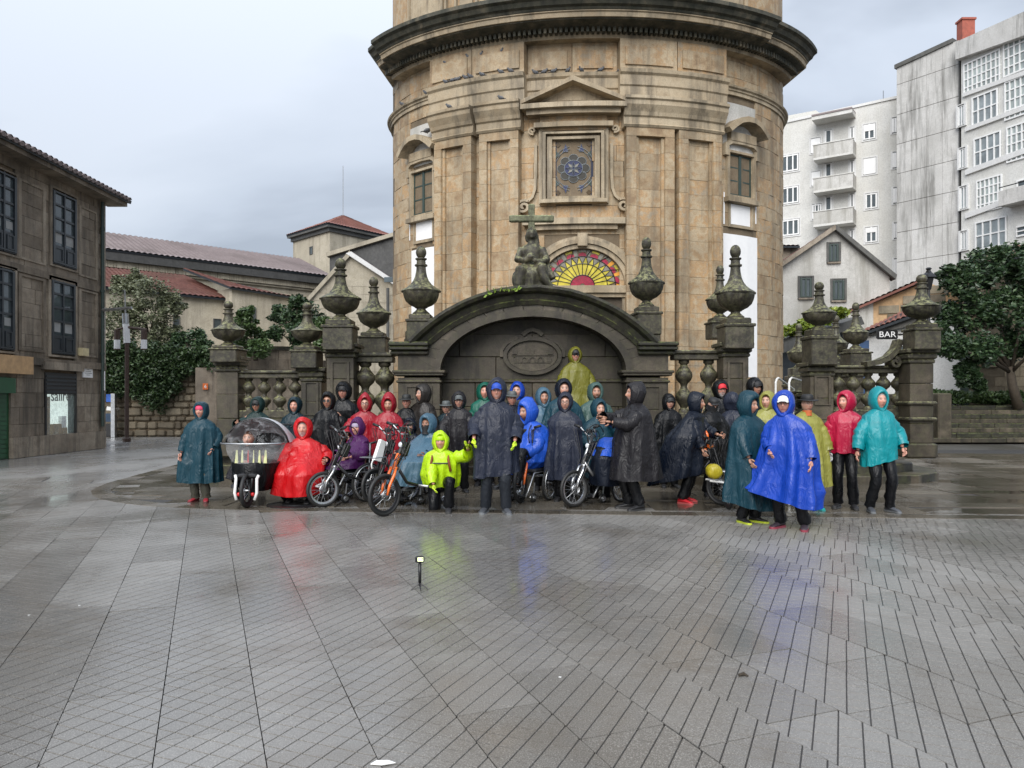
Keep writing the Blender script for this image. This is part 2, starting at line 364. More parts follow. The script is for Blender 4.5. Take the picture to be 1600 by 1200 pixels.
MB().add([(-400, -60, -.06), (400, -60, -.06), (400, 500, -.06), (-400, 500, -.06)], [(0, 1, 2, 3)]).build('ground', M['earth'])['kind'] = 'structure'
def clip(poly, x0, x1, y0, y1):
    for ax, lim, sg in ((0, x0, 1), (0, x1, -1), (1, y0, 1), (1, y1, -1)):
        out = []
        for i in range(len(poly)):
            a, b_ = poly[i], poly[(i+1) % len(poly)]
            da, db = (a[ax]-lim)*sg, (b_[ax]-lim)*sg
            if da >= 0: out.append(a)
            if (da >= 0) != (db >= 0):
                t = da/(da-db); out.append((a[0]+(b_[0]-a[0])*t, a[1]+(b_[1]-a[1])*t))
        poly = out
        if len(poly) < 3: return []
    return poly
def slab_geo():
    L, Wd, p, gv, dp = .895, .445, .075, .0058, .006
    mb = MB(); mb.mi = 1; mb.bx(-L/2, L/2, -Wd/2, Wd/2, -.05, -dp); mb.mi = 0
    for k in range(-7, 8):
        for l in range(-4, 5):
            if (k+l) % 2: continue
            cx, cy, h = k*p, l*p, p-gv
            q = clip([(cx-h, cy), (cx, cy-h), (cx+h, cy), (cx, cy+h)], -L/2, L/2, -Wd/2, Wd/2)
            if len(q) < 3: continue
            ar = .5*abs(sum(q[i][0]*q[(i+1) % len(q)][1]-q[(i+1) % len(q)][0]*q[i][1] for i in range(len(q))))
            if ar < 2e-4: continue
            n = len(q); vs = [(x, y, 0) for x, y in q]
            ex = [(cx+(x-cx)*1.03, cy+(y-cy)*1.03, -dp-.001) for x, y in q]
            mb.add(vs+ex, [tuple(range(n))]+[(i, i+n, (i+1) % n+n, (i+1) % n) for i in range(n)])
    return mb
slab_mb = slab_geo(); slab_me = slab_mb.mesh('paving_slab', [M['slab'], M['groove']])
def plat_front(x): return 10.83-.075*(x+4.14)
PL = [Vector((26, plat_front(26))), Vector((8, plat_front(8))), Vector((-3.2, plat_front(-3.2))), Vector((-4.6, 11.0)), Vector((-5.7, 11.45)), Vector((-6.6, 12.2)), Vector((-7.2, 13.2)), Vector((-7.5, 14.3)), Vector((-7.85, 17)), Vector((-8.05, 19)), Vector((-8.3, 24))]
def inplat(x, y, mrg=0):
    if x >= -3.2: return y > plat_front(x)+mrg
    for i in range(2, len(PL)-1):
        a, b_ = PL[i], PL[i+1]
        if a.y <= y <= b_.y: return x > a.x+(b_.x-a.x)*(y-a.y)/(b_.y-a.y)+mrg
    return False
STREET_EDGE = lambda x: 14.6+(-7.5-x)*.25      # where the grooved slabs give way to the smooth street, left of the platform
plaza = MB().add([(-40, -8, -.03), (40, -8, -.03), (40, 24, -.03), (-40, 24, -.03)], [(0, 1, 2, 3)]).build('plaza', M['grout']); plaza['kind'] = 'structure'
ang = R(21.7); u = Vector((-math.sin(ang), math.cos(ang))); v = Vector((math.cos(ang), math.sin(ang)))
x0line = xat(322, G(322, 808).y)
slabs = []
r2 = random.Random(3)
for i in range(-52, 56):
    base = Vector((x0line, plat_front(x0line)))+v*(.45*(i+.5)); offs = r2.random()*.9
    for j in range(-24, 18):
        c = base+u*(j*.9+offs)
        if c.y < 1.9 or c.y > 17: continue
        if abs(c.x) > .70*c.y+3.4: continue
        if inplat(c.x, c.y, .42): continue
        if c.x < -3 and c.y > STREET_EDGE(c.x): continue
        slabs.append(c)
slabs.sort(key=lambda c: c.y**2+.3*c.x**2+(100 if abs(c.x) > .68*c.y+.35 else 0)+(60 if c.y < 2.5 else 0))
rest = MB()
for n, c in enumerate(slabs):
    dz, tx, ty = r2.uniform(-.002, .002), r2.gauss(0, .0022), r2.gauss(0, .0022)
    rot = Matrix.Rotation(math.atan2(u.y, u.x), 4, 'Z') @ Matrix.Rotation(tx, 4, 'X') @ Matrix.Rotation(ty, 4, 'Y')
    mt = Matrix.Translation((c.x, c.y, dz)) @ rot
    if n < 300:
        o = link('paving_slab', slab_me, plaza); o.matrix_world = mt
    else: rest.add([mt @ Vector(q) for q in slab_mb.v], slab_mb.f); rest.m[-len(slab_mb.m):] = slab_mb.m
rest.build('paving_slab_field', [M['slab'], M['groove']], plaza, fix=False)['kind'] = 'stuff'
# street on the left
MB().add([(-40, 14.2, -.012), (-7, 14.2, -.012), (-7.0, 60, -.012), (-40, 60, -.012)], [(0, 1, 2, 3)]).build('street', M['street'])['kind'] = 'structure'
# fountain platform: dark flagstones inside a border course
plat = MB().prism([(p.x, p.y, -.02) for p in PL]+[(26, 24, -.02)], (0, 0, .012)).build('platform', M['grout']); plat['kind'] = 'structure'
fl = []; y = 9.3; r3 = random.Random(5)
while y < 23:
    d = r3.uniform(.42, .75); x = -9.0
    while x < 6 and not all(inplat(x, yy-.075*(x+4.14), .1) for yy in (y, y+d)): x += .05
    first = True
    while x < 15.5:
        L = r3.uniform(.8, 1.7)*(r3.uniform(.4, 1) if first else 1); first = False; sk = -.075
        q = [(x+.006, y+.006), (x+L-.006, y+.006), (x+L-.006, y+d-.006), (x+.006, y+d-.006)]
        q = [(a, b_+sk*(a+4.14)+.0) for a, b_ in q]
        cx, cy = sum(a for a, _ in q)/4, sum(b_ for _, b_ in q)/4
        if all(inplat(a, b_, .05) for a, b_ in q) and abs(cx) < .68*cy+1 :
            z = r3.uniform(-.003, .004); t1, t2 = r3.gauss(0, .005), r3.gauss(0, .009)
            zz = [z+t1*(a-cx)+t2*(b_-cy) for a, b_ in q]
            vs = [(a, b_, w) for (a, b_), w in zip(q, zz)]+[(a, b_, -.03) for a, b_ in q]
            hid = -4.6 < cx < 6.5 and cy > 13.6
            if True: fl.append((cy+.2*abs(cx), vs))
        x += L
    y += d
fl.sort(key=lambda k: k[0])
boxf = [(0, 1, 2, 3), (0, 4, 5, 1), (1, 5, 6, 2), (2, 6, 7, 3), (3, 7, 4, 0)]
pieces('flagstone', [(vs, boxf) for _, vs in fl], M['flag'], plat)
# border stones follow the outline
def resample(pts, step):
    out = [pts[0]]; acc = 0
    for a, b_ in zip(pts, pts[1:]):
        L = (b_-a).length; t = step-acc
        while t <= L: out.append(a+(b_-a)*(t/L)); t += step
        acc = (acc+L) % step
    return out
bp = resample([p for p in PL if True], .62)
for a, b_ in zip(bp, bp[1:]):
    if a.x > 10: continue
    d = (b_-a).normalized(); n = Vector((d.y, -d.x))          # inward
    if n.dot(Vector((0, 16))-Vector((a.x, a.y))) < 0: n = -n
    a2, b2 = a+d*.006, b_-d*.006
    q = [a2-n*.03, b2-n*.03, b2+n*.27, a2+n*.27]; z = r3.uniform(.004, .009)
    MB().add([(k.x, k.y, z) for k in q]+[(k.x, k.y, -.03) for k in q], boxf).build('border_stone', M['flag'], plat)
# =================================================================== CHURCH
CH = empty('church', (2.58, 27, 0), 0, 'round golden granite church with blackened cornice and stained glass windows behind the fountain', 'church')
CA, CB, T0 = 6.75, 4.5, R(-6.6)
def cpt(t, off, z):                     # point on the curved wall, in the church's own frame
    return Vector(((CA+off)*math.sin(t), -(CB+off)*math.cos(t), z))
def cpx(t, off=0): p = cpt(t, off, 0); return 800+F*(p.x+2.58)/(27+p.y)
def th(px, off=0):
    lo, hi = R(-72), R(76)
    for _ in range(50):
        mid = (lo+hi)/2
        if cpx(mid, off) < px: lo = mid
        else: hi = mid
    return (lo+hi)/2
def cz(py, t, off=0): return CAMH+(HZ-py)*(27+cpt(t, off, 0).y)/F
def sect(mb, t0, t1, o0, o1, z0, z1, n=None):
    n = n or max(1, int(abs(t1-t0)/R(3.5)))
    rings = []
    for i in range(n+1):
        t = t0+(t1-t0)*i/n
        rings.append([cpt(t, o0, z0), cpt(t, o1, z0), cpt(t, o1, z1), cpt(t, o0, z1)])
    return mb.loft(rings, True, True, True)
def sweep(mb, t0, t1, prof, n=None):
    n = n or max(2, int(abs(t1-t0)/R(3)))
    return mb.loft([[cpt(t0+(t1-t0)*i/n, o, z) for o, z in prof] for i in range(n+1)], True, True, True)
def sbuild(name, args, mat, parent=CH, **k): return sect(MB(), *args).build(name, mat, parent, **k)
FULL = R(105)
sbuild('wall', (-FULL, FULL, -.6, -.03, 0, 12.35, 70), M['joint'])
sbuild('upper_drum', (-FULL, FULL, -.8, -.02, 12.6, 17, 70), M['church'])
TC = th(896); WZ = 9.75
pil = [(th(690), th(745)), (th(757), th(815)), (th(975), th(1046)), (th(1053), th(1116))]
holes = []                              # (t0,t1,z0,z1) kept free of stones
def hole_px(x0, x1, y0, y1):
    a, b_ = th(x0), th(x1); tm = (a+b_)/2; holes.append((a, b_, cz(y1, tm), cz(y0, tm))); return holes[-1]
for a, b_ in pil: holes.append((a, b_, 0, WZ))
H_ros = hole_px(868, 925, 220, 306); H_sl = hole_px(646, 679, 268, 334); H_sr = hole_px(1137, 1174, 243, 307)
H_pl1, H_pl2, H_pl3 = hole_px(641, 681, 195, 258), hole_px(650, 676, 346, 374), hole_px(643, 684, 388, 505)
H_pr1, H_pr2, H_pr3 = hole_px(1129, 1180, 164, 240), hole_px(1141, 1172, 321, 352), hole_px(1130, 1183, 368, 590)
fan_c = th(910); fan_z = cz(446, fan_c); FR = 57/53.4
holes.append((th(852), th(968), fan_z-3, fan_z+1.15))
st = []; rc = random.Random(11); z = 0.0; row = 0
while z < 12.0:
    h = rc.choice((.42, .46, .5)); t = R(-80)+rc.random()*.1
    if z+h > 12.1: h = 12.1-z
    while t < R(80):
        dt = rc.uniform(.5, 1.05)/5.9; a, b_ = t+.0009, t+dt-.0009
        # cut against the openings
        segs = [(a, b_)]
        for h0, h1, z0, z1 in holes:
            if z+h > z0+.05 and z < z1-.05:
                ns = []
                for s0, s1 in segs:
                    if s1 <= h0 or s0 >= h1: ns.append((s0, s1)); continue
                    if s0 < h0: ns.append((s0, h0))
                    if s1 > h1: ns.append((h1, s1))
                segs = ns
        for s0, s1 in segs:
            if s1-s0 < .008: continue
            mb = sect(MB(), s0, s1, -.06, rc.uniform(0, .012), z+.005, z+h-.004, max(1, int((s1-s0)/.1)))
            st.append((z < 3.0 or abs((s0+s1)/2) > R(72), abs((s0+s1)/2), mb))
        t += dt
    z += h
st.sort(key=lambda k: (k[0], k[1]))
stones = [(m_.v, m_.f) for _, _, m_ in st]
# pilasters, course by course: two jambs, sunk panel, raised field
pst = []
for a, b_ in pil:
    w = b_-a; z = 0.0
    while z < WZ-.55:
        h = rc.choice((.44, .5, .56)); h = min(h, WZ-.55-z); mb = MB()
        sect(mb, a, a+w*.2, -.03, .30, z+.004, z+h-.003, 1); sect(mb, b_-w*.2, b_, -.03, .30, z+.004, z+h-.003, 1)
        sect(mb, a+w*.2, a+w*.26, -.03, .22, z+.004, z+h-.003, 1); sect(mb, b_-w*.26, b_-w*.2, -.03, .22, z+.004, z+h-.003, 1)
        sect(mb, a+w*.26, b_-w*.26, -.03, .14+rc.uniform(0, .012), z+.004, z+h-.003, 1)
        pst.append((mb.v, mb.f)); z += h
        if h < .2: break
    mb = MB(); sect(mb, a, b_, -.03, .30, WZ-.545, WZ-.3, 2); pst.append((mb.v, mb.f))
    prof = [(-.02, WZ-.3), (.32, WZ-.3), (.36, WZ-.24), (.32, WZ-.2), (.32, WZ-.02), (.37, WZ+.02), (.40, WZ+.12), (.49, WZ+.3), (.49, WZ+.42), (.54, WZ+.46), (.54, WZ+.54), (-.02, WZ+.54)]
    e = .012
    sweep(MB(), a-e, b_+e, prof, 4).build('capital', M['church_trim'], CH)
pieces('stone_block', pst[:95]+stones, M['church'], CH)
if len(pst) > 95: pass
# entablature bands, breaking forward over the pilaster pairs
secs = [(-FULL, pil[0][0]-.02, 0), (pil[0][0]-.02, pil[1][1]+.03, .33), (pil[1][1]+.03, pil[2][0]-.03, .02), (pil[2][0]-.03, pil[3][1]+.02, .33), (pil[3][1]+.02, FULL, 0)]
for a, b_, o in secs:
    zb = 10.3 if o < .1 else 10.29
    if o == 0: sweep(MB(), a, b_, [(-.02, 10.83), (.05, 10.83), (.05, 10.93), (.09, 10.95), (.09, 11.0), (.15, 11.03), (.17, 11.08), (-.02, 11.08)]).build('architrave', M['church_trim'], CH)
    else: sweep(MB(), a, b_, [(-.02, zb), (o+.05, zb), (o+.05, zb+.3), (o+.09, zb+.34), (o+.09, zb+.62), (o+.15, zb+.68), (o+.17, zb+.78), (-.02, zb+.78)]).build('architrave', M['church_trim'], CH)
    # frieze panels
    n = max(1, int((b_-a)/.19)); 
    if abs(a) > R(100) or abs(b_) > R(100): n = 0
    for i in range(n):
        s0, s1 = a+(b_-a)*i/n, a+(b_-a)*(i+1)/n
        mb = MB(); sect(mb, s0+.002, s1-.002, -.02, o+.03, 11.08, 11.98, 2)
        sect(mb, s0+.022, s1-.022, o+.02, o+.075, 11.22, 11.74, 2)
        mb.build('frieze_panel', M['church'], CH)
# great cornice: pale corona and blackened crown, with a forward break over the front
EL, ER = R(-66), R(67)
brk = [(EL, th(640), 0), (th(640), th(1160), .16), (th(1160), ER, 0)]
def returned(t, prof, sg, name, mat):
    p = [cpt(t, o, z) for o, z in prof]; d = Vector((-sg*.9, 7, 0))
    MB().loft([p, [q+d for q in p]], True, True, True).build(name, mat, CH)
for a, b_, o in brk:
    sweep(MB(), a, b_, [(-.02, 11.98), (.34, 11.98), (.36, 12.04), (.38, 12.08), (.38, 12.16), (-.02, 12.16)]).build('bed_mould', M['church_trim'], CH)
    sweep(MB(), a, b_, [(-.02, 12.163), (.4, 12.163), (.74+o, 12.27), (.74+o, 12.3), (-.02, 12.3)]).build('soffit', M['church_dark'], CH)  # the soffit's shade is put into its colour with the dark crown stone
    CP = [(-.02, 12.303), (.80+o, 12.303), (.82+o, 12.42), (.86+o, 12.44), (.86+o, 12.47), (-.02, 12.47)]; sweep(MB(), a, b_, CP).build('corona', M['church_trim'], CH)
    KP = [(-.02, 12.473), (.88+o, 12.473), (.91+o, 12.53), (.99+o, 12.57), (1.05+o, 12.68), (1.14+o, 12.73), (1.14+o, 12.84), (.9+o, 12.92), (-.02, 13.1)]
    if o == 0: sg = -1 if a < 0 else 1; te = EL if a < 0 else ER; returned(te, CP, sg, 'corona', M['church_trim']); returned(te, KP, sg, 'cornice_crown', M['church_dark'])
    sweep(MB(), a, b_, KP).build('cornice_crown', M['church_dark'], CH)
for k in range(110):
    t = R(-66)+R(132)*k/110
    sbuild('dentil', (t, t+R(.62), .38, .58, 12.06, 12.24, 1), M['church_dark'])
# upper drum mouldings
zu = 12.9
for x0, x1 in ((640, 700), (712, 748), (760, 800), (830, 960), (985, 1030), (1045, 1085), (1100, 1165)):
    a, b_ = th(x0), th(x1)
    mb = MB(); sect(mb, a, b_, -.04, .1, 13.0, 13.25); sect(mb, a, a+.012, -.04, .08, 13.25, 15); sect(mb, b_-.012, b_, -.04, .08, 13.25, 15); sect(mb, a+.03, b_-.03, -.04, .05, 13.5, 14.6)
    mb.build('drum_panel', M['church_trim'], CH)
# string course over the side windows
for a, b_ in ():
    sweep(MB(), a, b_, [(-.02, 9.95), (.03, 9.95), (.06, 10.0), (.06, 10.06), (-.02, 10.06)]).build('string_course', M['church_trim'], CH)
# ---- helper: flat drawing onto the wall round angle tc
def wmap(tc, s=5.9): return lambda u_, v_, d: cpt(tc+u_/s, d, v_)
def mould(mb, pts, w, d0, d1, f, closed=False):
    """a raised band of width w along a 2D polyline on the wall"""
    n = len(pts); L = []
    for i in range(n):
        a = pts[i-1] if (i or closed) else pts[i]; c = pts[(i+1) % n] if (i < n-1 or closed) else pts[i]
        dx, dy = c[0]-a[0], c[1]-a[1]; q = math.hypot(dx, dy) or 1; nx, ny = -dy/q*w/2, dx/q*w/2
        p = pts[i]
        L.append([f(p[0]+nx, p[1]+ny, d0), f(p[0]+nx, p[1]+ny, d1), f(p[0]-nx, p[1]-ny, d1), f(p[0]-nx, p[1]-ny, d0)])
    if closed: L.append(L[0])
    return mb.loft(L, True, not closed, not closed)
def rect(x0, x1, z0, z1): return [(x0, z0), (x1, z0), (x1, z1), (x0, z1)]
def fbox(mb, f, x0, x1, z0, z1, d0, d1):
    n = max(1, int((x1-x0)/.5)); L = []
    for i in range(n+1):
        x = x0+(x1-x0)*i/n; L.append([f(x, z0, d0), f(x, z0, d1), f(x, z1, d1), f(x, z1, d0)])
    return mb.loft(L, True, True, True)
# ---- central window
f = wmap(TC); z0, z1 = H_ros[2], H_ros[3]; hw = .53; zc = (z0+z1)/2
mb = MB(); mould(mb, rect(-hw-.07, hw+.07, z0-.07, z1+.07), .15, -.02, .12, f, True); mould(mb, rect(-hw-.2, hw+.2, z0-.14, z1+.2), .1, -.02, .2, f, True)
mould(mb, rect(-hw-.31, hw+.31, z0-.2, z1+.31), .1, -.02, .1, f, True)
fbox(mb, f, -hw-.45, hw+.45, z1+.36, z1+.5, -.02, .24); fbox(mb, f, -hw-.3, hw+.3, z0-.24, z0-.14, -.02, .26)
wf = mb.build('window_surround', M['church_trim'], CH)
gw = fbox(MB(), f, -hw, hw, z0, z1, -.08, -.04).build('stained_window', M['black'], CH)
def glassy(name, c): return plain(name, c, .4, var=.3, spec=.25)
SG = {k: glassy('glass_'+k, c) for k, c in dict(blue=(.022, .03, .085), grey=(.032, .03, .024), green=(.02, .04, .03), amber=(.06, .036, .012), yellow=(.50, .42, .05), red=(.30, .02, .05), pale=(.20, .19, .16), orange=(.62, .28, .04), navy=(.010, .014, .035)).items()}
def pane(poly, mat, f, d=-.03, name='pane', parent=None):
    MB().prism([f(x, zz, d) for x, zz in poly], f(0, 0, d+.012)-f(0, 0, d)).build(name, mat, parent)
def lead(pts, f, parent, r=.011, d=-.012, mat=None, closed=False):
    q = [f(x, zz, d) for x, zz in pts]
    if closed: q.append(q[0])
    return MB().tube(q, r, 5).build('lead', mat or M['black'], parent)
def circ(cx, cy, r, n=20, a0=0, a1=2*PI): return [(cx+r*math.cos(a0+(a1-a0)*i/n), cy+r*math.sin(a0+(a1-a0)*i/n)) for i in range(n)]
M['leadw'] = plain('pale_lead', (.17, .19, .20), .4)
pane(rect(-hw+.02, hw-.02, z0+.02, z1-.02), SG['navy'], f, -.039, parent=gw)
for k in range(8):
    a = k*PI/4; q = circ(.29*math.cos(a), zc+.29*math.sin(a), .125, 14)
    pane(q, SG['grey'], f, -.026, parent=gw); lead(q, f, gw, .009, mat=M['leadw'], closed=True)
pane(circ(0, zc, .235, 24), SG['blue'], f, -.012, parent=gw); lead(circ(0, zc, .235, 24), f, gw, .01, .002, M['leadw'], True)
for k in range(8):
    a = k*PI/4; q = [(.03*math.cos(a), zc+.03*math.sin(a)), (.11*math.cos(a+.32), zc+.11*math.sin(a+.32)), (.21*math.cos(a), zc+.21*math.sin(a)), (.11*math.cos(a-.32), zc+.11*math.sin(a-.32))]
    pane(q, SG['pale' if k % 2 else 'navy'], f, .001, parent=gw); lead(q, f, gw, .006, .014, M['leadw'], True)
for sx_ in (-1, 1):
    for sz_ in (-1, 1):
        q = [(sx_*.40, zc+sz_*.62), (sx_*.47, zc+sz_*.70), (sx_*.40, zc+sz_*.78), (sx_*.33, zc+sz_*.70)]
        pane(q, SG['amber'], f, -.024, parent=gw)
        for rr in (.46, .53): lead([(sx_*rr*math.cos(a), zc+sz_*(rr*math.sin(a)*1.12+.06)) for a in [R(18+i*12) for i in range(6)]], f, gw, .009, mat=M['leadw'])
        q = [(sx_*.14, zc+sz_*.5), (sx_*.28, zc+sz_*.48), (sx_*.2, zc+sz_*.72)]; pane(q, SG['blue'], f, -.024, parent=gw); lead(q, f, gw, .008, mat=M['leadw'], closed=True)
        q = [(sx_*.36, zc+sz_*.42), (sx_*.47, zc+sz_*.3), (sx_*.45, zc+sz_*.52)]; pane(q, SG['green'], f, -.024, parent=gw); lead(q, f, gw, .008, mat=M['leadw'], closed=True)
# pediment, scroll brackets, ledge, apron
mb = MB(); pz0, pz1 = cz(163, TC, .4), cz(122, TC, .4); pw = 67/53
fbox(mb, f, -pw, pw, pz0-.08, pz0+.06, 0, .5); fbox(mb, f, -pw+.12, pw-.12, pz0-.22, pz0-.08, 0, .36)
for s_ in (-1, 1):
    L = []
    for d0, q in ((0, .0), (.5, .0)): L.append([f(s_*pw, pz0+.06, d0), f(s_*pw, pz0+.17, d0), f(0, pz1+.05, d0), f(0, pz1-.09, d0)])
    mb.loft(L, True, True, True)
fbox(mb, f, -pw*.85, pw*.85, pz0+.05, pz0+.12, 0, .14)
mb.prism([f(-pw*.8, pz0+.06, .1), f(pw*.8, pz0+.06, .1), f(0, pz1-.1, .1)], (0, .1, 0))
mb.build('pediment', M['church_trim'], CH)
fbox(MB(), f, -.85, .85, pz0-.62, pz0-.22, -.02, .1).build('frieze_panel', M['church'], CH)
def spiral(cx, cy, r0, r1, turns, a0, sgn=1, n=30): return [(cx+(r0+(r1-r0)*i/n)*math.cos(a0+sgn*turns*2*PI*i/n), cy+(r0+(r1-r0)*i/n)*math.sin(a0+sgn*turns*2*PI*i/n)) for i in range(n+1)]
for s_ in (-1, 1):
    mb = MB()
    mould(mb, [(s_*x, zz) for x, zz in spiral(1.27, z0-.3, .2, .03, 1.6, 2.2, -1)], .07, -.02, .16, f)
    mould(mb, [(s_*x, zz) for x, zz in [(1.17, z0-.14), (1.05, z0-.02), (.98, z0+.2), (.96, z0+.6), (.96, z0+1.5)]], .07, -.02, .12, f)
    mould(mb, [(s_*x, zz) for x, zz in spiral(1.05, z1+.32, .11, .02, 1.4, 4.4, 1)], .05, -.02, .12, f)
    mb.build('scroll_bracket', M['church_trim'], CH)
mb = MB(); lz = cz(349, TC); fbox(mb, f, -1.28, 1.28, lz-.06, lz+.12, -.02, .26); fbox(mb, f, -1.1, 1.1, lz-.2, lz-.06, -.02, .16)
mb.build('ledge', M['church_trim'], CH)
# ---- fan window over the door
f = wmap(fan_c); zf = fan_z
fw = MB(); fw.prism([f(x, zz, -.07) for x, zz in circ(0, zf, FR+.02, 25, 0, PI*25/24)], (0, .03, 0)); fw = fw.build('fan_window', M['black'], CH)
mb = MB()
for rr, w, d in ((FR+.07, .13, .1), (FR+.2, .12, .17), (FR+.31, .1, .1)): mould(mb, circ(0, zf, rr, 25, 0, PI*25/24), w, -.02, d, f)
fbox(mb, f, -.12, .12, zf+FR+.05, zf+FR+.42, -.02, .26)
mb.build('door_arch', M['church_trim'], CH)
mb = MB(); fbox(mb, f, -1.5, 1.5, zf-.24, zf-.03, -.02, .24); fbox(mb, f, -1.42, 1.42, zf-.36, zf-.24, -.02, .16)
mb.build('door_lintel', M['church_trim'], CH)
fbox(MB(), f, -1.25, -1.0, 0, zf-.36, -.02, .1).build('door_jamb', M['church_trim'], CH); fbox(MB(), f, 1.0, 1.25, 0, zf-.36, -.02, .1).build('door_jamb', M['church_trim'], CH)
fbox(MB(), f, -1.0, 1.0, 0, zf-.36, -.02, .02).build('church_door', M['bark'], CH)
def wedge(r0, r1, a0, a1, n=4): return circ(0, zf, r1, n+1, a0, a0+(a1-a0)*(n+1)/n)+circ(0, zf, r0, n+1, a1, a1+(a0-a1)*(n+1)/n)
def star(rr): return FR*rr
NW = 14
for k in range(NW):
    a0, a1 = PI*k/NW, PI*(k+1)/NW; am = (a0+a1)/2
    pane(wedge(.30*FR, .60*FR, a0+.012, a1-.012), SG['yellow'], f, -.035, parent=fw)
    pane([(.60*FR*math.cos(a0+.02), zf+.60*FR*math.sin(a0+.02)), (.60*FR*math.cos(a1-.02), zf+.60*FR*math.sin(a1-.02)), (.79*FR*math.cos(am), zf+.79*FR*math.sin(am))], SG['yellow'], f, -.035, parent=fw)
    pane([(.62*FR*math.cos(a1), zf+.62*FR*math.sin(a1)), (.79*FR*math.cos(a1+PI/NW*.42), zf+.79*FR*math.sin(a1+PI/NW*.42)), (.79*FR*math.cos(a1-PI/NW*.42), zf+.79*FR*math.sin(a1-PI/NW*.42))], SG['pale'], f, -.035, parent=fw)
    lead([(.3*FR*math.cos(a0), zf+.3*FR*math.sin(a0)), (.6*FR*math.cos(a0), zf+.6*FR*math.sin(a0)), (.79*FR*math.cos(am), zf+.79*FR*math.sin(am)), (.6*FR*math.cos(a1), zf+.6*FR*math.sin(a1))], f, fw)
    if k % 2 == 0: lead([(.8*FR*math.cos(am), zf+.8*FR*math.sin(am)), (FR*math.cos(a0), zf+FR*math.sin(a0))], f, fw); 
for k in range(9):
    a0, a1 = PI*k/9, PI*(k+1)/9; am = (a0+a1)/2
    pane(wedge(.06*FR, .285*FR, a0+.02, a1-.02, 2), SG['red'], f, -.035, parent=fw)
    pane([(.81*FR*math.cos(a0+.05), zf+.81*FR*math.sin(a0+.05)), (.81*FR*math.cos(a1-.05), zf+.81*FR*math.sin(a1-.05)), (.88*FR*math.cos(a1-.08), zf+.88*FR*math.sin(a1-.08)), (.91*FR*math.cos(am), zf+.91*FR*math.sin(am)), (.88*FR*math.cos(a0+.08), zf+.88*FR*math.sin(a0+.08))], SG['red'], f, -.033, parent=fw)
    pane(wedge(.82*FR, .985*FR, a0-.04, a0+.06, 2) if 0 < k else wedge(.82*FR, .985*FR, a0, a0+.07, 2), SG['orange' if k < 3 else 'pale'], f, -.036, parent=fw)
    pane(wedge(.925*FR, .985*FR, a0+.08, a1-.08, 3), SG['yellow' if k % 2 else 'pale'], f, -.036, parent=fw)
for rr in (.29, .6, .8): lead(circ(0, zf, rr*FR, 25, 0, PI*25/24), f, fw, .013)
M['pane_pale'] = plain('painted_sky_reflection_pane', (.27, .30, .33), .25, var=.2); M['pane_dark'] = plain('dark_pane', (.045, .052, .058), .2, var=.5)  # pale pane: the reflected sky is put into its base colour
# ---- side windows, white panels
for (hx, cxp, arcw, top, bot) in ((H_sl, (646, 679), 28, 228, 334), (H_sr, (1137, 1174), 31, 196, 307)):
    t = (hx[0]+hx[1])/2; f = wmap(t, 5.9 if True else 1); kx = (hx[1]-hx[0])*5.9/2; za, zb = hx[2], hx[3]
    mb = MB(); mould(mb, rect(-kx-.05, kx+.05, za-.05, zb+.05), .12, -.03, .1, f, True)
    fbox(mb, f, -kx-.16, kx+.16, za-.24, za-.1, -.02, .2)
    mould(mb, [(-kx-.14, zb-.1), (-kx-.14, zb+.22), (-kx+.05, zb+.34), (0, zb+.36), (kx-.05, zb+.34), (kx+.14, zb+.22), (kx+.14, zb-.1)], .14, -.02, .14, f)
    fbox(mb, f, -kx-.02, kx+.02, zb+.36, zb+.62, -.02, .16)
    mb.build('window_surround', M['church_trim'], CH)
    mb = MB(); aw = kx+.28
    mould(mb, [(-aw, zb+.58), (-aw*.78, zb+.74), (-aw*.5, zb+.9), (-aw*.18, zb+.98), (aw*.18, zb+.98), (aw*.5, zb+.9), (aw*.78, zb+.74), (aw, zb+.58)], .16, -.02, .42, f)
    mb.build('window_pediment', M['church_trim'], CH)
    wn = fbox(MB(), f, -kx, kx, za, zb, -.1, -.05).build('window', M['pane_pale' if hx is H_sl else 'pane_dark'], CH)
    mb = MB(); mould(mb, rect(-kx+.03, kx-.03, za+.03, zb-.03), .08, -.06, -.01, f, True); fbox(mb, f, -.05, .05, za, zb, -.06, -.005)
    for q in (.36, .68): fbox(mb, f, -kx+.03, kx-.03, za+(zb-za)*q-.02, za+(zb-za)*q+.02, -.06, -.015)
    mb.build('window_frame', M['frame_green'], wn)
for k, hx in enumerate((H_pl1, H_pl2, H_pl3, H_pr1, H_pr2, H_pr3)):
    sbuild('white_panel', (hx[0], hx[1], -.06, .002, hx[2], hx[3], 3), M['plaster'] if k in (0, 3) else M['whitepanel'])
for hx in (H_pl2, H_pr2, ):
    t = (hx[0]+hx[1])/2; f = wmap(t); kx = (hx[1]-hx[0])*5.9/2
    mould(MB(), rect(-kx-.06, kx+.06, hx[2]-.06, hx[3]+.06), .1, -.02, .05, f, True).build('panel_frame', M['church_trim'], CH)
for x0, ya, yb in ((640, 262, 376), (681.5, 262, 372), (1130, 300, 350), (1180, 300, 350)):
    a = th(x0); sbuild('white_strip', (a, a+.008, -.01, .012, cz(yb, a), cz(ya, a), 1), M['whitepanel'])
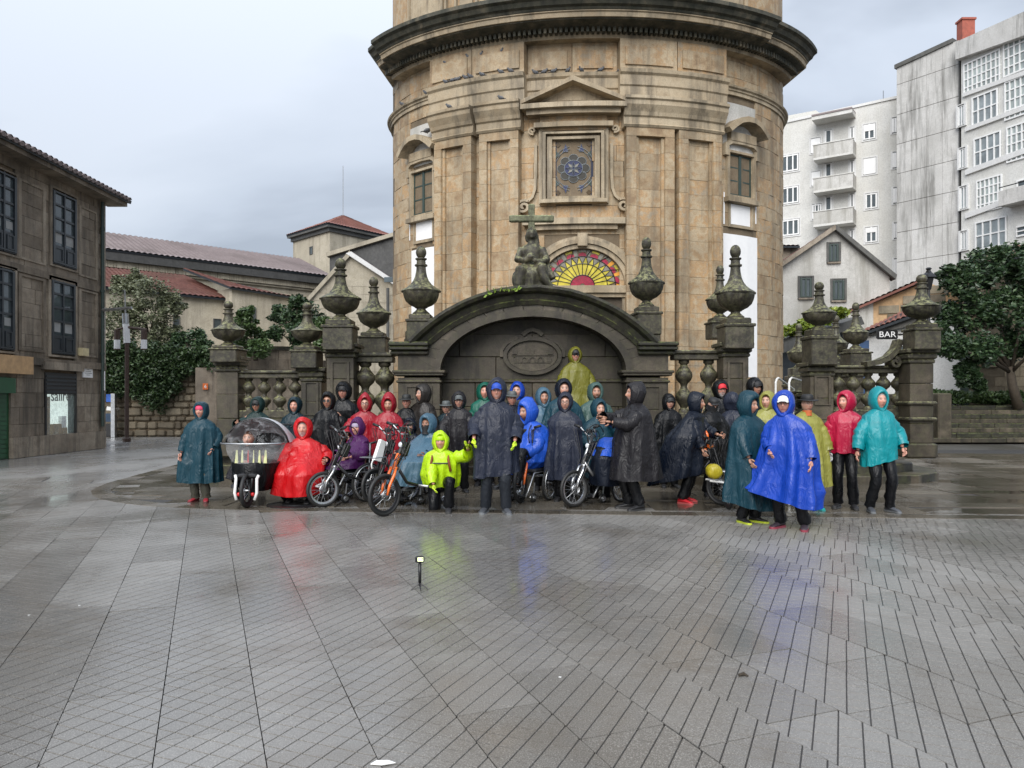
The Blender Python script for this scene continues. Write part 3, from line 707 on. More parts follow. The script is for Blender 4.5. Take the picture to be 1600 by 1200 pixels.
# ---- pigeons on the ledges
M['pigeon'] = plain('grey_feathers', (.10, .105, .115), .6, var=.5, nscale=14)
pm = MB(); pm.ell((0, 0, .1), (.062, .12, .066), 10, 7, Matrix.Rotation(R(-25), 3, 'X')); pm.ell((0, -.1, .185), (.036, .042, .04), 8, 6)
pm.tube([(0, -.06, .12), (0, -.1, .18)], [.045, .032], 8); pm.tube([(0, -.135, .185), (0, -.165, .178)], [.012, .004], 5); pm.prism([(-.03, .09, .075), (.03, .09, .075), (.04, .22, .03), (-.04, .22, .03)], (0, 0, .014))
for s_ in (-1, 1): pm.tube([(s_*.025, 0, .05), (s_*.025, 0, 0)], .007, 5); pm.ell((s_*.052, .03, .11), (.018, .1, .045), 8, 6, Matrix.Rotation(R(-25), 3, 'X'))
pig = pm.mesh('pigeon', M['pigeon'], True)
ORD = ['leftmost', 'second from the left', 'third from the left', 'fourth from the left', 'fifth from the left', 'sixth from the left', 'seventh from the left', 'rightmost']
for row, zz, o, pxs in (('on the ledge above the left church window', 11.08, .15, (633, 670, 683)), ('along the ledge over the left pilaster pair', 11.07, .48, (712, 722, 729, 741, 748, 765, 792, 806)),
    ('on the ledge above the pediment', 11.08, .18, (817, 838, 852, 866, 888, 908, 938, 968)), ('on a capital of the left pilasters', 10.29, .52, (718, 793)), ('high against the frieze over the left pilasters', 11.72, .36, (706, 742, 760, 790))):
    for k, px in enumerate(pxs):
        t = th(px); p = cpt(t, o-.05, zz)+Vector((2.58, 27, 0))
        o_ = link('pigeon', pig); o_.location = p; o_.rotation_euler = (0, 0, t+rc.choice((-1, 1))*rc.uniform(.6, 1.7)+(PI if rc.random() < .2 else 0))
        w = 'rightmost' if k == len(pxs)-1 else ORD[k]
        o_.scale = (.74,)*3; tag(o_, 'grey pigeon %s, %s' % (row, w), 'pigeon', 'pigeons on the church ledges')
t = th(676); p = cpt(t, .2, H_sl[3]+1.05)+Vector((2.58, 27, 0)); o_ = link('pigeon', pig); o_.location = p; o_.rotation_euler = (0, 0, 1.9); tag(o_, 'lone dark pigeon on the arched hood of the left church window', 'pigeon', 'pigeons on the church ledges')
# =================================================================== FOUNTAIN
# steps: three risers with a rounded right end
def step_outline(inset, z):
    x0, x1, yf, yb, r = -6.4+inset*.6, 8.62-inset, 14.1+inset, 19.5, 1.9-inset*.4
    pts = [Vector((x0, yb)), Vector((x0, yf+.8)), Vector((x0+.25, yf+.25)), Vector((x0+.8, yf))]
    x = x0+.8
    pts.append(Vector((x1-r, yf)))
    for i in range(1, 10): a = PI/2*i/9; pts.append(Vector((x1-r+r*math.sin(a), yf+r-r*math.cos(a))))
    pts.append(Vector((x1, yb)))
    return pts
STEP = empty('fountain_steps', (0, 14.1, 0), 0, 'three low worn stone steps with a rounded right end running along the fountain', 'steps')
for k in range(3):
    ins = .37*k; zb, zt = .155*k-.01, .155*(k+1); o = step_outline(ins, zt)
    rs = resample(o, .95)+[o[-1]]
    core = [(p.x, p.y, zb) for p in step_outline(ins+.03, zt)]
    c = MB().prism([Vector(p)-Vector((0, 14.1, 0)) for p in core], (0, 0, zt-zb-.012)).build('step_core', M['fount_black'], STEP)
    for a, b_ in zip(rs, rs[1:]):
        d = b_-a
        if d.length < .1: continue
        d.normalize(); n = Vector((-d.y, d.x))
        if n.dot(Vector((1, 17))-Vector(a)) < 0: n = -n
        a2, b2 = a+d*.004, b_-d*.004; dz = rc.uniform(-.004, .005)
        q = [a2, b2, b2+n*.42, a2+n*.42]; e = .02
        lo = [(p.x, p.y-14.1, zb) for p in q]
        q2 = [a2+n*e*.2, b2+n*e*.2, b2+n*.42, a2+n*.42]; mid = [(p.x, p.y-14.1, zt+dz-e) for p in q]
        top = [((p+n*e).x if i < 2 else p.x, (p+n*e).y-14.1 if i < 2 else p.y-14.1, zt+dz) for i, p in enumerate(q)]
        MB().loft([lo, mid, top], True, False, True).build('step_stone', M['fount'], STEP)
FY = 14.9; FS = F/FY
def fx(px, Y=FY): return (px-800)/F*Y
def fz(py, Y=FY): return CAMH+(HZ-py)/F*Y
FB = .46                               # top of the steps
# ---- urns
def urn_me():
    s = 1/97*1.0
    mats = M['fount2']
    ped = None
    bowl = MB(); bowl.lathe([(15, 0), (15, 2.5), (11, 5), (8, 7.5), (8, 9), (11, 10), (12, 11), (19, 14), (25.5, 19), (28.5, 25), (30, 30), (31.5, 31), (31.5, 33)], seg=40, lobes=10, amp=.07, lob_rng=(12, 30))
    bowl.v = [(a*s, b*s, c*s) for a, b, c in bowl.v]
    # lid: octagonal flaring rim rising as a concave bell, collar rings
    lid = MB(); L = [(33, 32.5), (33.5, 34), (31, 36), (25, 39), (18, 43.5), (13.5, 49), (10.5, 55), (8.8, 62), (8.2, 67), (8.2, 69), (11, 70), (11, 72), (8, 73), (7.5, 78), (10, 79.5), (10, 81), (5, 82)]
    rings = []
    for r, z in L:
        rg = []
        for k in range(32):
            t = 2*PI*k/32; w = 1+.055*math.cos(4*t)*(1 if z < 46 else .3)
            rg.append((r*w*math.cos(t)*s, r*w*math.sin(t)*s, z*s))
        rings.append(rg)
    lid.loft(rings, True, True, True)
    ball = MB(); ball.ell((0, 0, 89.5*s), (9.3*s, 9.3*s, 9.3*s), 14, 10)
    out = []
    for nm, mb in (('bowl', bowl), ('lid', lid), ('ball', ball)):
        me = mb.mesh(nm, mats, True); me.set_sharp_from_angle(angle=R(50)); out.append((nm, me))
    return out
URN = urn_me()
def urn(px, py0, py1, wpx, Y, label, pedw=None, pedy=None):
    """px centre; py0 ball top, py1 foot of the bowl; pedestal below to pedy"""
    h = (py1-py0)/F*Y/(99.3/97); z = fz(py1, Y); x = fx(px, Y)
    zp = fz(pedy, Y) if pedy else z
    o = empty('stone_urn', (x, Y, zp), rc.uniform(-.1, .1), label, 'urn', 'stone urns of the fountain')
    w = wpx/F*Y/(64/97)
    for nm, me in URN:
        c = link(nm, me, o, (0, 0, z-zp)); c.scale = (w, w, h); c.rotation_euler = (0, 0, rc.uniform(0, 6)) if nm == 'ball' else (0, 0, 0)
    if pedy:
        pw = pedw/F*Y; H = z-zp
        mb = MB(); mb.bevbox((0, 0, H*.36), (pw, pw, H*.72), .015); mb.bevbox((0, 0, H*.76), (pw*1.1, pw*1.1, H*.1), .012); mb.bevbox((0, 0, H*.9), (pw*.86, pw*.86, H*.2), .02)
        mb.build('pedestal', M['fount2'], o)
    return o
urn(357, 470, 540, 50, 14.95, 'weathered urn with ball finial on the outermost left fountain pillar', 42, 567)
urn(480, 472, 541, 48, 15.0, 'urn at the inner end of the low left balustrade', 40, 576)
urn(532, 403, 500, 60, 14.75, 'tall mossy urn on the big pillar left of the fountain arch', 46, 548)
urn(584, 432, 520, 50, 16.4, 'dark fluted urn between the tall left urn and the fountain arch', 42, 553)
urn(658, 384, 492, 57, 15.3, 'pale lichened urn on the left shoulder of the fountain arch', 40, 534)
urn(1010, 370, 480, 53, 15.3, 'moss topped urn on the right shoulder of the fountain arch', 38, 524)
urn(1149, 382, 498, 58, 14.75, 'tall urn with moss covered lid on the pillar right of the fountain arch', 45, 546)
urn(1125, 414, 497, 42, 17.6, 'smaller urn half hidden behind the tall urn to the right of the arch', 36, 530)
urn(1280, 440, 515, 50, 15.2, 'urn at the inner end of the low right balustrade', 40, 571)
urn(1440, 428, 506, 56, 14.7, 'large urn on the outermost right fountain pillar beside the tree', 40, 547)
urn(1337, 472, 545, 38, 18.5, 'slim pale urn standing behind the low right balustrade', 34, 573)
urn(1306, 492, 560, 36, 20, 'dark urn behind the low right balustrade, left of the slim pale one', 32, 590)
urn(1248, 505, 575, 34, 20, 'small dark urn beside the church corner behind the handrails', 32, 640)
# ---- masonry helpers in the fountain's frame
def course_blocks(x0, x1, y0, y1, z0, z1, hh, ll, rng, org=(0, 0, 0)):
    out = []; z = z0; k = 0
    n = max(1, round((z1-z0)/hh)); h = (z1-z0)/n
    for i in range(n):
        m_ = max(1, round((x1-x0)/ll)); w = (x1-x0)/m_; off = 0 if (i % 2 == 0 or m_ == 1) else w/2
        xs = [x0]+[x0+off+w*j for j in range(0 if off else 1, m_)]+[x1]
        for a, b_ in zip(xs, xs[1:]):
            if b_-a < .05: continue
            mb = MB(); d = rng.uniform(-.008, .008); e = .01
            mb.bevbox(((a+b_)/2-org[0], (y0+d+y1)/2-org[1], z+h/2-org[2]), (b_-a-.006, y1-y0-d, h-.006), e)
            out.append((mb.v, mb.f))
        z += h
    return out
def pillar(px0, px1, pytop, Y, label, zb=FB-.02, panel=None, bands=()):
    x0, x1 = fx(px0, Y), fx(px1, Y); w = x1-x0; zt = fz(pytop, Y)
    o = empty('stone_pillar', ((x0+x1)/2, Y+w/2, zb), 0, label, 'pillar', 'stone pillars of the fountain')
    H = zt-zb
    for vs, fs in course_blocks(-w/2, w/2, -w/2, w/2, .28, H-.28, .42, 9, rc): MB().add(vs, fs).build('stone_block', M['fount'], o)
    mb = MB(); mb.bevbox((0, 0, .14), (w+.12, w+.12, .28), .03); mb.build('base', M['fount'], o)
    mb = MB(); mb.bevbox((0, 0, H-.24), (w+.05, w+.05, .08), .02); mb.bevbox((0, 0, H-.14), (w+.11, w+.11, .12), .03); mb.bevbox((0, 0, H-.04), (w+.17, w+.17, .08), .015)
    mb.build('cap', M['fount2'], o)
    if panel:
        za, zc = fz(panel[1], Y)-zb, fz(panel[0], Y)-zb; f = lambda a, b_, d: Vector((a, -w/2-d, b_))
        mould(MB(), rect(-w*.3, w*.3, za, zc), .05, -.01, .035, f, True).build('panel_frame', M['fount'], o)
    for bz in bands:
        z = fz(bz, Y)-zb; MB().bevbox((0, 0, z), (w+.1, w+.1, .07), .02).build('band', M['fount2'], o)
    return o
pillar(338, 372, 556, 14.95, 'outermost left pillar of the fountain balustrade', panel=None, bands=(578,))
pillar(470, 503, 574, 15.0, 'short panelled pillar at the inner end of the low left balustrade', panel=(598, 648))
pillar(510, 553, 536, 14.75, 'tall panelled pillar left of the fountain arch', panel=(566, 640))
pillar(1130, 1170, 535, 14.75, 'tall panelled pillar right of the fountain arch', panel=(566, 640))
pillar(1266, 1303, 566, 15.2, 'panelled pillar at the inner end of the low right balustrade', panel=(588, 632))
pillar(1422, 1459, 545, 14.7, 'outermost right pillar with a weathered band halfway, beside the big steps', bands=(630, 655))
pillar(1325, 1350, 571, 18.5, 'pillar behind the low right balustrade under the slim pale urn', zb=.3)
pillar(1294, 1318, 588, 20, 'dark pillar behind the low right balustrade, left of the one under the slim urn', zb=.3)
pillar(1236, 1260, 600, 20, 'mossy pillar close to the church corner behind the handrails', zb=0)
# ---- balustrades
def bal_me(h, r):
    p = [(.62, 0), (.62, .05), (.4, .09), (.5, .13), (.95, .24), (1, .31), (.85, .38), (.45, .45), (.36, .5), (.45, .55), (.85, .62), (1, .69), (.95, .76), (.5, .87), (.4, .91), (.62, .95), (.62, 1)]
    me = MB().lathe([(a*r, b*h) for a, b in p], seg=16).mesh('baluster', M['fount2'], True); me.set_sharp_from_angle(angle=R(50)); return me
def balustrade(pxa, pxb, rail0, rail1, bot, Y, label, n, zb=FB-.02, depth=.34, r=.13, Y2=None):
    x0, x1 = fx(pxa, Y), fx(pxb, Y if Y2 is None else Y2); zr1, zr0, zl = fz(rail0, Y), fz(rail1, Y), fz(bot, Y)
    Y2 = Y if Y2 is None else Y2; L = math.hypot(x1-x0, Y2-Y)
    o = empty('balustrade', (x0, Y+depth/2, zb), math.atan2(Y2-Y, x1-x0), label, 'balustrade', 'balustrades of the fountain')
    mb = MB(); h = zr1-zr0
    mb.bevbox((L/2, 0, zr0+h*.3-zb), (L, depth, h*.6), .015); mb.bevbox((L/2, 0, zr0+h*.8-zb), (L, depth+.09, h*.4), .02); mb.build('rail', M['fount2'], o)
    MB().bevbox((L/2, 0, zl-.08-zb), (L, depth, .16), .02).build('plinth', M['fount2'], o)
    me = bal_me(zr0-zl, r)
    for k in range(n): link('baluster', me, o, (L*(k+.5)/n, 0, zl-zb))
    for vs, fs in course_blocks(0, L, -depth/2, depth/2, 0, zl-.16-zb, .36, .8, rc): MB().add(vs, fs).build('stone_block', M['fount'], o)
    return o
balustrade(372, 470, 579, 591, 641, 15.0, 'low left balustrade with four stout balusters behind the trike', 4)
balustrade(553, 614, 551, 566, 650, 15.05, 'high balustrade of bulbous balusters just left of the fountain arch', 2, r=.2)
balustrade(1052, 1130, 547, 562, 645, 15.05, 'high balustrade just right of the fountain arch with the gold church showing through', 2, r=.17)
balustrade(1303, 1422, 571, 583, 640, 15.15, 'low right balustrade with mossy rail behind the people in red and teal jackets', 5, r=.14)
balustrade(1262, 1236, 610, 620, 660, 16.3, 'short mossy side balustrade climbing beside the handrails', 2, zb=.3, Y2=19.8, r=.12)
vol = empty('stone_scroll', (fx(1402), FY+.2, fz(571)), 0, 'small carved scroll leaning against the outermost right pillar on the balustrade rail', 'scroll')
f = lambda a, b_, d: Vector((a, -d, b_))
mould(MB(), [(-.55, .03), (-.3, .07), (-.1, .16), (.05, .32), (.12, .5)], .1, -.14, .14, f).build('scroll', M['fount2'], vol)
mould(MB(), spiral(-.0, .06, .1, .02, 1.3, 1.5, -1), .05, -.15, .15, f).build('curl', M['fount2'], vol)
for a, b_ in (((1212, 650, 15.6), (1240, 612, 17.0)), ((1233, 650, 15.4), (1264, 603, 16.8))):
    p0 = P(a[0], 598, a[2]); p0b = Vector((p0.x, p0.y, .46)); p1 = P(b_[0], b_[1]-4, b_[2]); up_ = Vector((0, 0, .1))
    hr = empty('handrail', p0b, 0, 'bent white tube handrail beside the church corner, %s of the pair' % ('lower left' if a[0] == 1212 else 'taller right'), 'handrail')
    p2 = p1+Vector((.6, .9, -.1)) if False else p1
    MB().tube([Vector((0, 0, 0)), p0-p0b, p0-p0b+Vector((.02, .0, .07)), p0-p0b+Vector((.09, .1, .10)), p2-p0b, p2-p0b+Vector((.05, .1, -.06))], .022, 8).build('rail_tube', M['whitep'], hr)
    MB().tube([p2-p0b, Vector((p2.x-p0b.x, p2.y-p0b.y, 0))], .02, 8).build('rail_post', M['whitep'], hr)
# ---- the arched wall
CX = fx(833); WF = empty('wall_fountain', (CX, FY, FB-.02), 0, 'dark arched stone fountain wall with an oval relief under a mossy curved cornice', 'fountain')
zb0 = FB-.02
def lz(z): return z-zb0
XI, ZS, RI = 1.80, fz(580), 1.06
zc0 = fz(452); ze = fz(536); hc = 2.36; rise = zc0-ze; RR = (hc*hc+rise*rise)/(2*rise); zcen = zc0-RR
def extr(x): return zcen+math.sqrt(max(0, RR*RR-x*x))
for vs, fs in course_blocks(-2.3, 2.3, .55, .9, 0, lz(fz(597))-.0, .42, 1.25, rc): MB().add(vs, fs).build('stone_block', M['fount'], WF)
for vs, fs in course_blocks(-2.2, 2.2, .57, .9, lz(fz(592)), lz(fz(592))+.92, .46, 1.5, rc): MB().add(vs, fs).build('stone_block', M['fount'], WF)
MB().bevbox((0, .7, lz(fz(594.5))), (4.4, .36, .07), .02).build('string_course', M['fount'], WF)
MB().prism([(2.2*math.cos(a), .6, lz(fz(592))+.9+(.75)*math.sin(a)) for a in [PI*i/16 for i in range(17)]], (0, .3, 0)).build('back_wall_top', M['fount'], WF)
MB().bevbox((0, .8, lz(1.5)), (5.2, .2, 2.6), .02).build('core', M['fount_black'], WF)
N = 17
for k in range(N):                       # voussoirs
    a0, a1 = PI*k/N+.0025, PI*(k+1)/N-.0025; q = []
    for a in (a0, (a0+a1)/2, a1): q.append((XI*math.cos(a), ZS+RI*math.sin(a)))
    for a in (a1, (a0+a1)/2, a0): x = hc*math.cos(a); q.append((x, extr(x)-.2))
    MB().prism([(x, rc.uniform(-.004, .004) if False else 0, lz(z)) for x, z in q], (0, .56, 0)).build('voussoir', M['fount'], WF)
f = lambda a, b_, d: Vector((a, -d, b_))
ell_pts = [(XI*1.0*math.cos(a)+.06*math.cos(a), lz(ZS+(RI+.06)*math.sin(a))) for a in [PI*i/30 for i in range(31)]]
mould(MB(), ell_pts, .13, -.02, .06, f).build('archivolt', M['fount'], WF)
for s_ in (-1, 1):
    xa, xb = XI+.0, 2.62
    q = [(xa, ZS), (hc, ze-.2), (xb, ze-.2), (xb, ZS)]
    MB().prism([(s_*x, .004, lz(z)) for x, z in q], (0, .54, 0)).build('spandrel', M['fount'], WF)
    for vs, fs in course_blocks(min(s_*xa, s_*xb), max(s_*xa, s_*xb), 0, .55, .3, lz(ZS)-.12, .5, 1.2, rc): MB().add(vs, fs).build('stone_block', M['fount'], WF)
    MB().bevbox((s_*(xa+xb)/2, .25, .15), (xb-xa+.12, .64, .3), .03).build('base', M['fount'], WF)
    mb = MB(); mb.bevbox((s_*(xa+xb)/2-.0, .24, lz(ZS)-.06), (xb-xa+.14, .6, .06), .015); mb.bevbox((s_*(xa+xb)/2, .24, lz(ZS)-.01), (xb-xa+.2, .66, .06), .015); mb.bevbox((s_*(xa+xb)/2, .25, lz(ZS)-.2), (xb-xa+.06, .58, .05), .015)
    mb.build('impost', M['fount'], WF)
    x0_, x1_ = sorted((s_*(xa+.18), s_*(xb-.16)))
    mould(MB(), rect(x0_, x1_, lz(fz(690)), lz(fz(604))), .06, -.01, .03, f, True).build('panel_frame', M['fount'], WF)
# curved cornice with ragged mossy edge, and its level ends
xs = [-hc+2*hc*i/40 for i in range(41)]
prof = [(.0, -.30), (.04, -.30), (.08, -.22), (.06, -.2), (.1, -.1), (.22, -.06), (.26, 0), (.26, .05), (-.62, .09), (-.62, -.3)]
rings = []
for x in xs:
    nx, nz = x/RR, math.sqrt(1-(x/RR)**2); j = .012*mnoise.noise(Vector((x*5, 0, 0)))
    rings.append([Vector((x+nx*h, -d, lz(extr(x))+nz*(h+j))) for d, h in prof])
MB().loft(rings, True, True, True).build('arch_cornice', M['fount_black'], WF)
for s_ in (-1, 1):
    x0_, x1_ = sorted((s_*(hc-.32), s_*2.74)); zt = lz(fz(535)); mb = MB()
    for dd, zz, hh in ((.24, zt-.04, .08), (.2, zt-.12, .08), (.1, zt-.2, .08)): mb.bevbox(((x0_+x1_)/2, .3-dd/2, zz), (x1_-x0_+dd*.3, .6+dd, hh-.002), .02)
    mb.build('level_cornice', M['fount_black'], WF)
    MB().bevbox((s_*2.3, .42, zt+.1), (.42, .42, .3), .02).build('shoulder_block', M['fount2'], WF)
# oval relief with the bridge
mz = lz(fz(556, FY+.5)); f = lambda a, b_, d: Vector((a, .575-d, b_))
med = MB().prism([f(.50*math.cos(2*PI*k/36), mz+.30*math.sin(2*PI*k/36), -.01) for k in range(36)], (0, -.045, 0)).build('medallion', M['fount'], WF)
mb = MB(); mould(mb, circ(0, mz, 1, 40), .01, 0, .01, f, True); mb = MB()
mould(mb, [(.55*math.cos(a), mz+.345*math.sin(a)) for a in [2*PI*i/40 for i in range(40)]], .075, -.01, .11, f, True); mb.build('oval_frame', M['fount'], med)
mb = MB()
for s_ in (-1, 1): mould(mb, [(s_*x, z) for x, z in [(.62, mz-.02), (.62, mz+.12), (.52, mz+.26), (.3, mz+.38)]], .07, -.01, .07, f)
mould(mb, [(-.2, mz+.42), (-.1, mz+.5), (0, mz+.53), (.1, mz+.5), (.2, mz+.42)], .08, -.01, .08, f)
mb.build('scroll_crest', M['fount'], med)
mb = MB(); mould(mb, [(-.42, mz+.02), (.42, mz+.02)], .025, .03, .06, f); mould(mb, [(-.36, mz-.13), (.36, mz-.13)], .02, .03, .05, f)
for cx in (-.16, .0, .16): mould(mb, [(cx-.055, mz-.13), (cx-.055, mz-.07), (cx-.035, mz-.035), (cx, mz-.02), (cx+.035, mz-.035), (cx+.055, mz-.07), (cx+.055, mz-.13)], .022, .03, .06, f)
for cx in (-.36, .36): fbox(mb, f, cx-.05, cx+.05, mz+.02, mz+.16, .03, .06); mb.ell(f(cx, mz-.02, .04), (.018, .02, .018), 8, 6)
fbox(mb, f, -.03, .03, mz+.03, mz+.13, .03, .06); fbox(mb, f, .3, .38, mz-.12, mz-.03, .03, .055)
mb.build('bridge_relief', M['fount'], med)
# spout mask
kz = lz(fz(615, FY+.5)); mb = MB(); mb.ell((-.41, .56, kz), (.15, .1, .19), 12, 8); mb.ell((-.41, .46, kz-.02), (.035, .05, .06), 8, 6); mb.ell((-.46, .475, kz+.05), (.03, .03, .02), 8, 6); mb.ell((-.36, .475, kz+.05), (.03, .03, .02), 8, 6); mb.ell((-.41, .47, kz-.1), (.05, .03, .025), 8, 6)
mb.build('spout_mask', M['fount2'], WF, True)
MB().lathe([(.9, 0), (1.0, .05), (1.05, .3), (1.2, .36), (1.2, .46), (1.05, .46), (1.0, .3)], (0, .35, 0), 32).build('basin', M['fount'], WF)
# ferns on the crown of the cornice
M['fern'] = leafmat('fern_leaf', (.09, .16, .02), (.16, .24, .03), (.22, .3, .05))
fern = empty('fern', (CX-.6, FY-.2, extr(-.6)-.0), 0, 'bright green fern growing from the crown of the arch cornice', 'fern'); mb = MB()
for k in range(26):
    bx, a, L = rc.uniform(-.28, .32), rc.uniform(-2.6, -.5), rc.uniform(.08, .18); dz = rc.uniform(-.06, .12)
    p = Vector((bx, -.06, extr(-.6+bx)-extr(-.6)-.02)); d = Vector((math.cos(a)*L*.8, -rc.uniform(.02, .1), dz)); n = Vector((0, .02, .03))
    mb.add([p, p+d*.5+n, p+d, p+d*.5-n], [(0, 1, 2, 3)])
mb.build('frond', M['fern'], fern, fix=False)
# ---- statue
ST = empty('statue', (fx(831, 15.2), 15.2, zc0+.02), 0, 'dark weathered seated statue before a mossy stone cross on top of the arch', 'statue')
fz_ = ST.location.z
def remeshed(mb, name, mat, parent, vox, loc=None, sub=0):
    me0 = mb.mesh('tmp', mat); o = bpy.data.objects.new('tmp', me0); COL.objects.link(o)
    m1 = o.modifiers.new('r', 'REMESH'); m1.mode = 'VOXEL'; m1.voxel_size = vox
    m2 = o.modifiers.new('s', 'SMOOTH'); m2.factor = .5; m2.iterations = 2
    dg = bpy.context.evaluated_depsgraph_get(); me = bpy.data.meshes.new_from_object(o.evaluated_get(dg)); bpy.data.objects.remove(o)
    me.name = name; me.materials.clear(); me.materials.append(mat); me.polygons.foreach_set('use_smooth', [True]*len(me.polygons))
    return link(name, me, parent, loc)
mb = MB()
def robe(zs, n=28, seed=0):
    L = []
    for z, a, b_, cx, cy, fo in zs:
        rg = []
        for k in range(n):
            t = 2*PI*k/n; w = 1+fo*math.sin(7*t+z*3+seed)+fo*.6*math.sin(11*t-z*5)
            rg.append(Vector((cx+a*w*math.cos(t), cy+b_*w*math.sin(t), z)))
        L.append(rg)
    return L
mb.loft(robe([(0, .36, .3, 0, -.02, .07), (.12, .35, .3, 0, -.02, .09), (.3, .32, .31, 0, -.03, .07), (.42, .28, .27, 0, 0, .05), (.52, .19, .17, 0, .05, .02), (.65, .18, .15, 0, .05, .01), (.8, .21, .14, 0, .05, .01), (.88, .19, .12, 0, .05, 0), (.93, .09, .08, 0, .04, 0), (.98, .05, .05, 0, .03, 0)]), True, True, True)
mb.tube([(0, .03, .9), (0, .02, 1.05)], .055, 10); mb.ell((0, .0, 1.12), (.085, .1, .125), 14, 10); mb.ell((0, .05, 1.13), (.115, .11, .14), 14, 10); mb.tube([(.09, .07, 1.1), (.11, .07, .95), (.12, .08, .82)], [.05, .05, .03], 8); mb.tube([(-.09, .07, 1.1), (-.1, .07, .97)], [.05, .03], 8)
mb.ell((0, -.095, 1.105), (.016, .025, .03), 8, 6); mb.ell((0, -.08, 1.04), (.04, .03, .025), 8, 6)
mb.tube([(-.2, .04, .84), (-.28, -.02, .6), (-.12, -.2, .56), (-.02, -.24, .6)], [.075, .08, .06, .045], 10); mb.tube([(.2, .04, .84), (.29, -.02, .6), (.14, -.2, .52), (.02, -.24, .56)], [.075, .085, .06, .045], 10)
mb.ell((-.03, -.22, .62), (.1, .08, .05), 10, 6); mb.ell((-.02, -.2, .68), (.075, .06, .03), 10, 6)
mb.tube([(.12, -.05, .42), (.2, -.3, .38), (.24, -.3, .18), (.36, -.3, .02)], [.11, .12, .09, .06], 10); mb.tube([(-.12, -.05, .4), (-.22, -.28, .36), (-.26, -.26, .05)], [.12, .12, .1], 10); mb.ell((-.3, -.1, .2), (.1, .12, .18), 10, 8); mb.tube([(.3, .05, .62), (.34, .0, .4), (.42, -.05, .22)], [.03, .06, .07], 8)
mb.bevbox((0, 0, -.03), (.86, .66, .1), .02)
remeshed(mb, 'figure', M['fount2'], ST, .022)
CR = MB(); hz = fz(318, 15.4)-fz_; az = fz(341, 15.4)-fz_
CR.bevbox((0, .28, hz/2), (.13, .13, hz), .02); crs = CR.build('cross_post', M['lichen'], ST)
MB().bevbox((0, .26, az), (.9, .13, .13), .02).build('cross_arm', M['lichen'], ST)
# =================================================================== BUILDINGS AROUND
class Plane:
    """a vertical wall plane through two ground points; maps picture columns to places on it while building"""
    def __init__(s, A, B):
        s.A, s.B = Vector(A), Vector(B); s.e = (s.B-s.A).normalized(); s.n = Vector((s.e.y, -s.e.x))
        if s.n.dot(-s.A) < 0: s.n = -s.n
    def u(s, px):
        k = (px-800)/F; d = s.B-s.A; t = (k*s.A.y-s.A.x)/(d.x-k*d.y); return t*d.length
    def pt(s, u_, z, d=0): p = s.A+s.e*u_+s.n*d; return Vector((p.x, p.y, z))
    def z(s, px, py): p = s.pt(s.u(px), 0); return CAMH+(HZ-py)*p.y/F
    def uz(s, px, py): return (s.u(px), s.z(px, py))
    def f(s, org=(0, 0, 0)):
        o = Vector(org); return lambda a, b_, d: s.pt(a, b_, d)-o
def building(name, loc, label, cat='building', group=None): return empty(name, loc, 0, label, cat, group)
def wallpoly(pl, pts, depth, o, name, mat, d=0):
    q = [pl.pt(a, b_, d)-o.location for a, b_ in pts]; n = pl.n*-depth
    return MB().prism(q, (n.x, n.y, 0)).build(name, mat, o)
def tiles(A, B, C, D, o, mat, pitch=.25, amp=.045, rows=6, name='roof', thick=.12, fascia=None):
    """barrel tiles: A-B eave, D-C ridge (A under D)"""
    A, B, C, D = (Vector(q)-o.location for q in (A, B, C, D))
    L = (B-A).length; n = max(4, min(420, int(L/pitch))); nrm = (B-A).cross(D-A).normalized()
    if nrm.z < 0: nrm = -nrm
    mb = MB(); rings = []
    for r in range(rows*2+1):
        k = r//2; t = (k+(1 if r % 2 else 0))/rows if r % 2 == 0 else (k+.98)/rows
        t = min(1, k/rows if r % 2 == 0 else (k+1)/rows); lift = .02 if r % 2 == 0 else 0.0
        row = []
        for i in range(n*4+1):
            s = i/(n*4); p = A.lerp(B, s).lerp(D.lerp(C, s), t)
            row.append(p+nrm*(amp*abs(math.sin(PI*i/4))+lift))
        rings.append(row)
    mb.loft(rings, False)
    top = mb.build(name, mat, o, True, fix=False); top['kind'] = 'stuff'
    MB().loft([[A-nrm*.01, B-nrm*.01, B-nrm*thick, A-nrm*thick], [D-nrm*.01, C-nrm*.01, C-nrm*thick, D-nrm*thick]], True, True, True).build('roof_deck', fascia or M['wood_dark'], o)
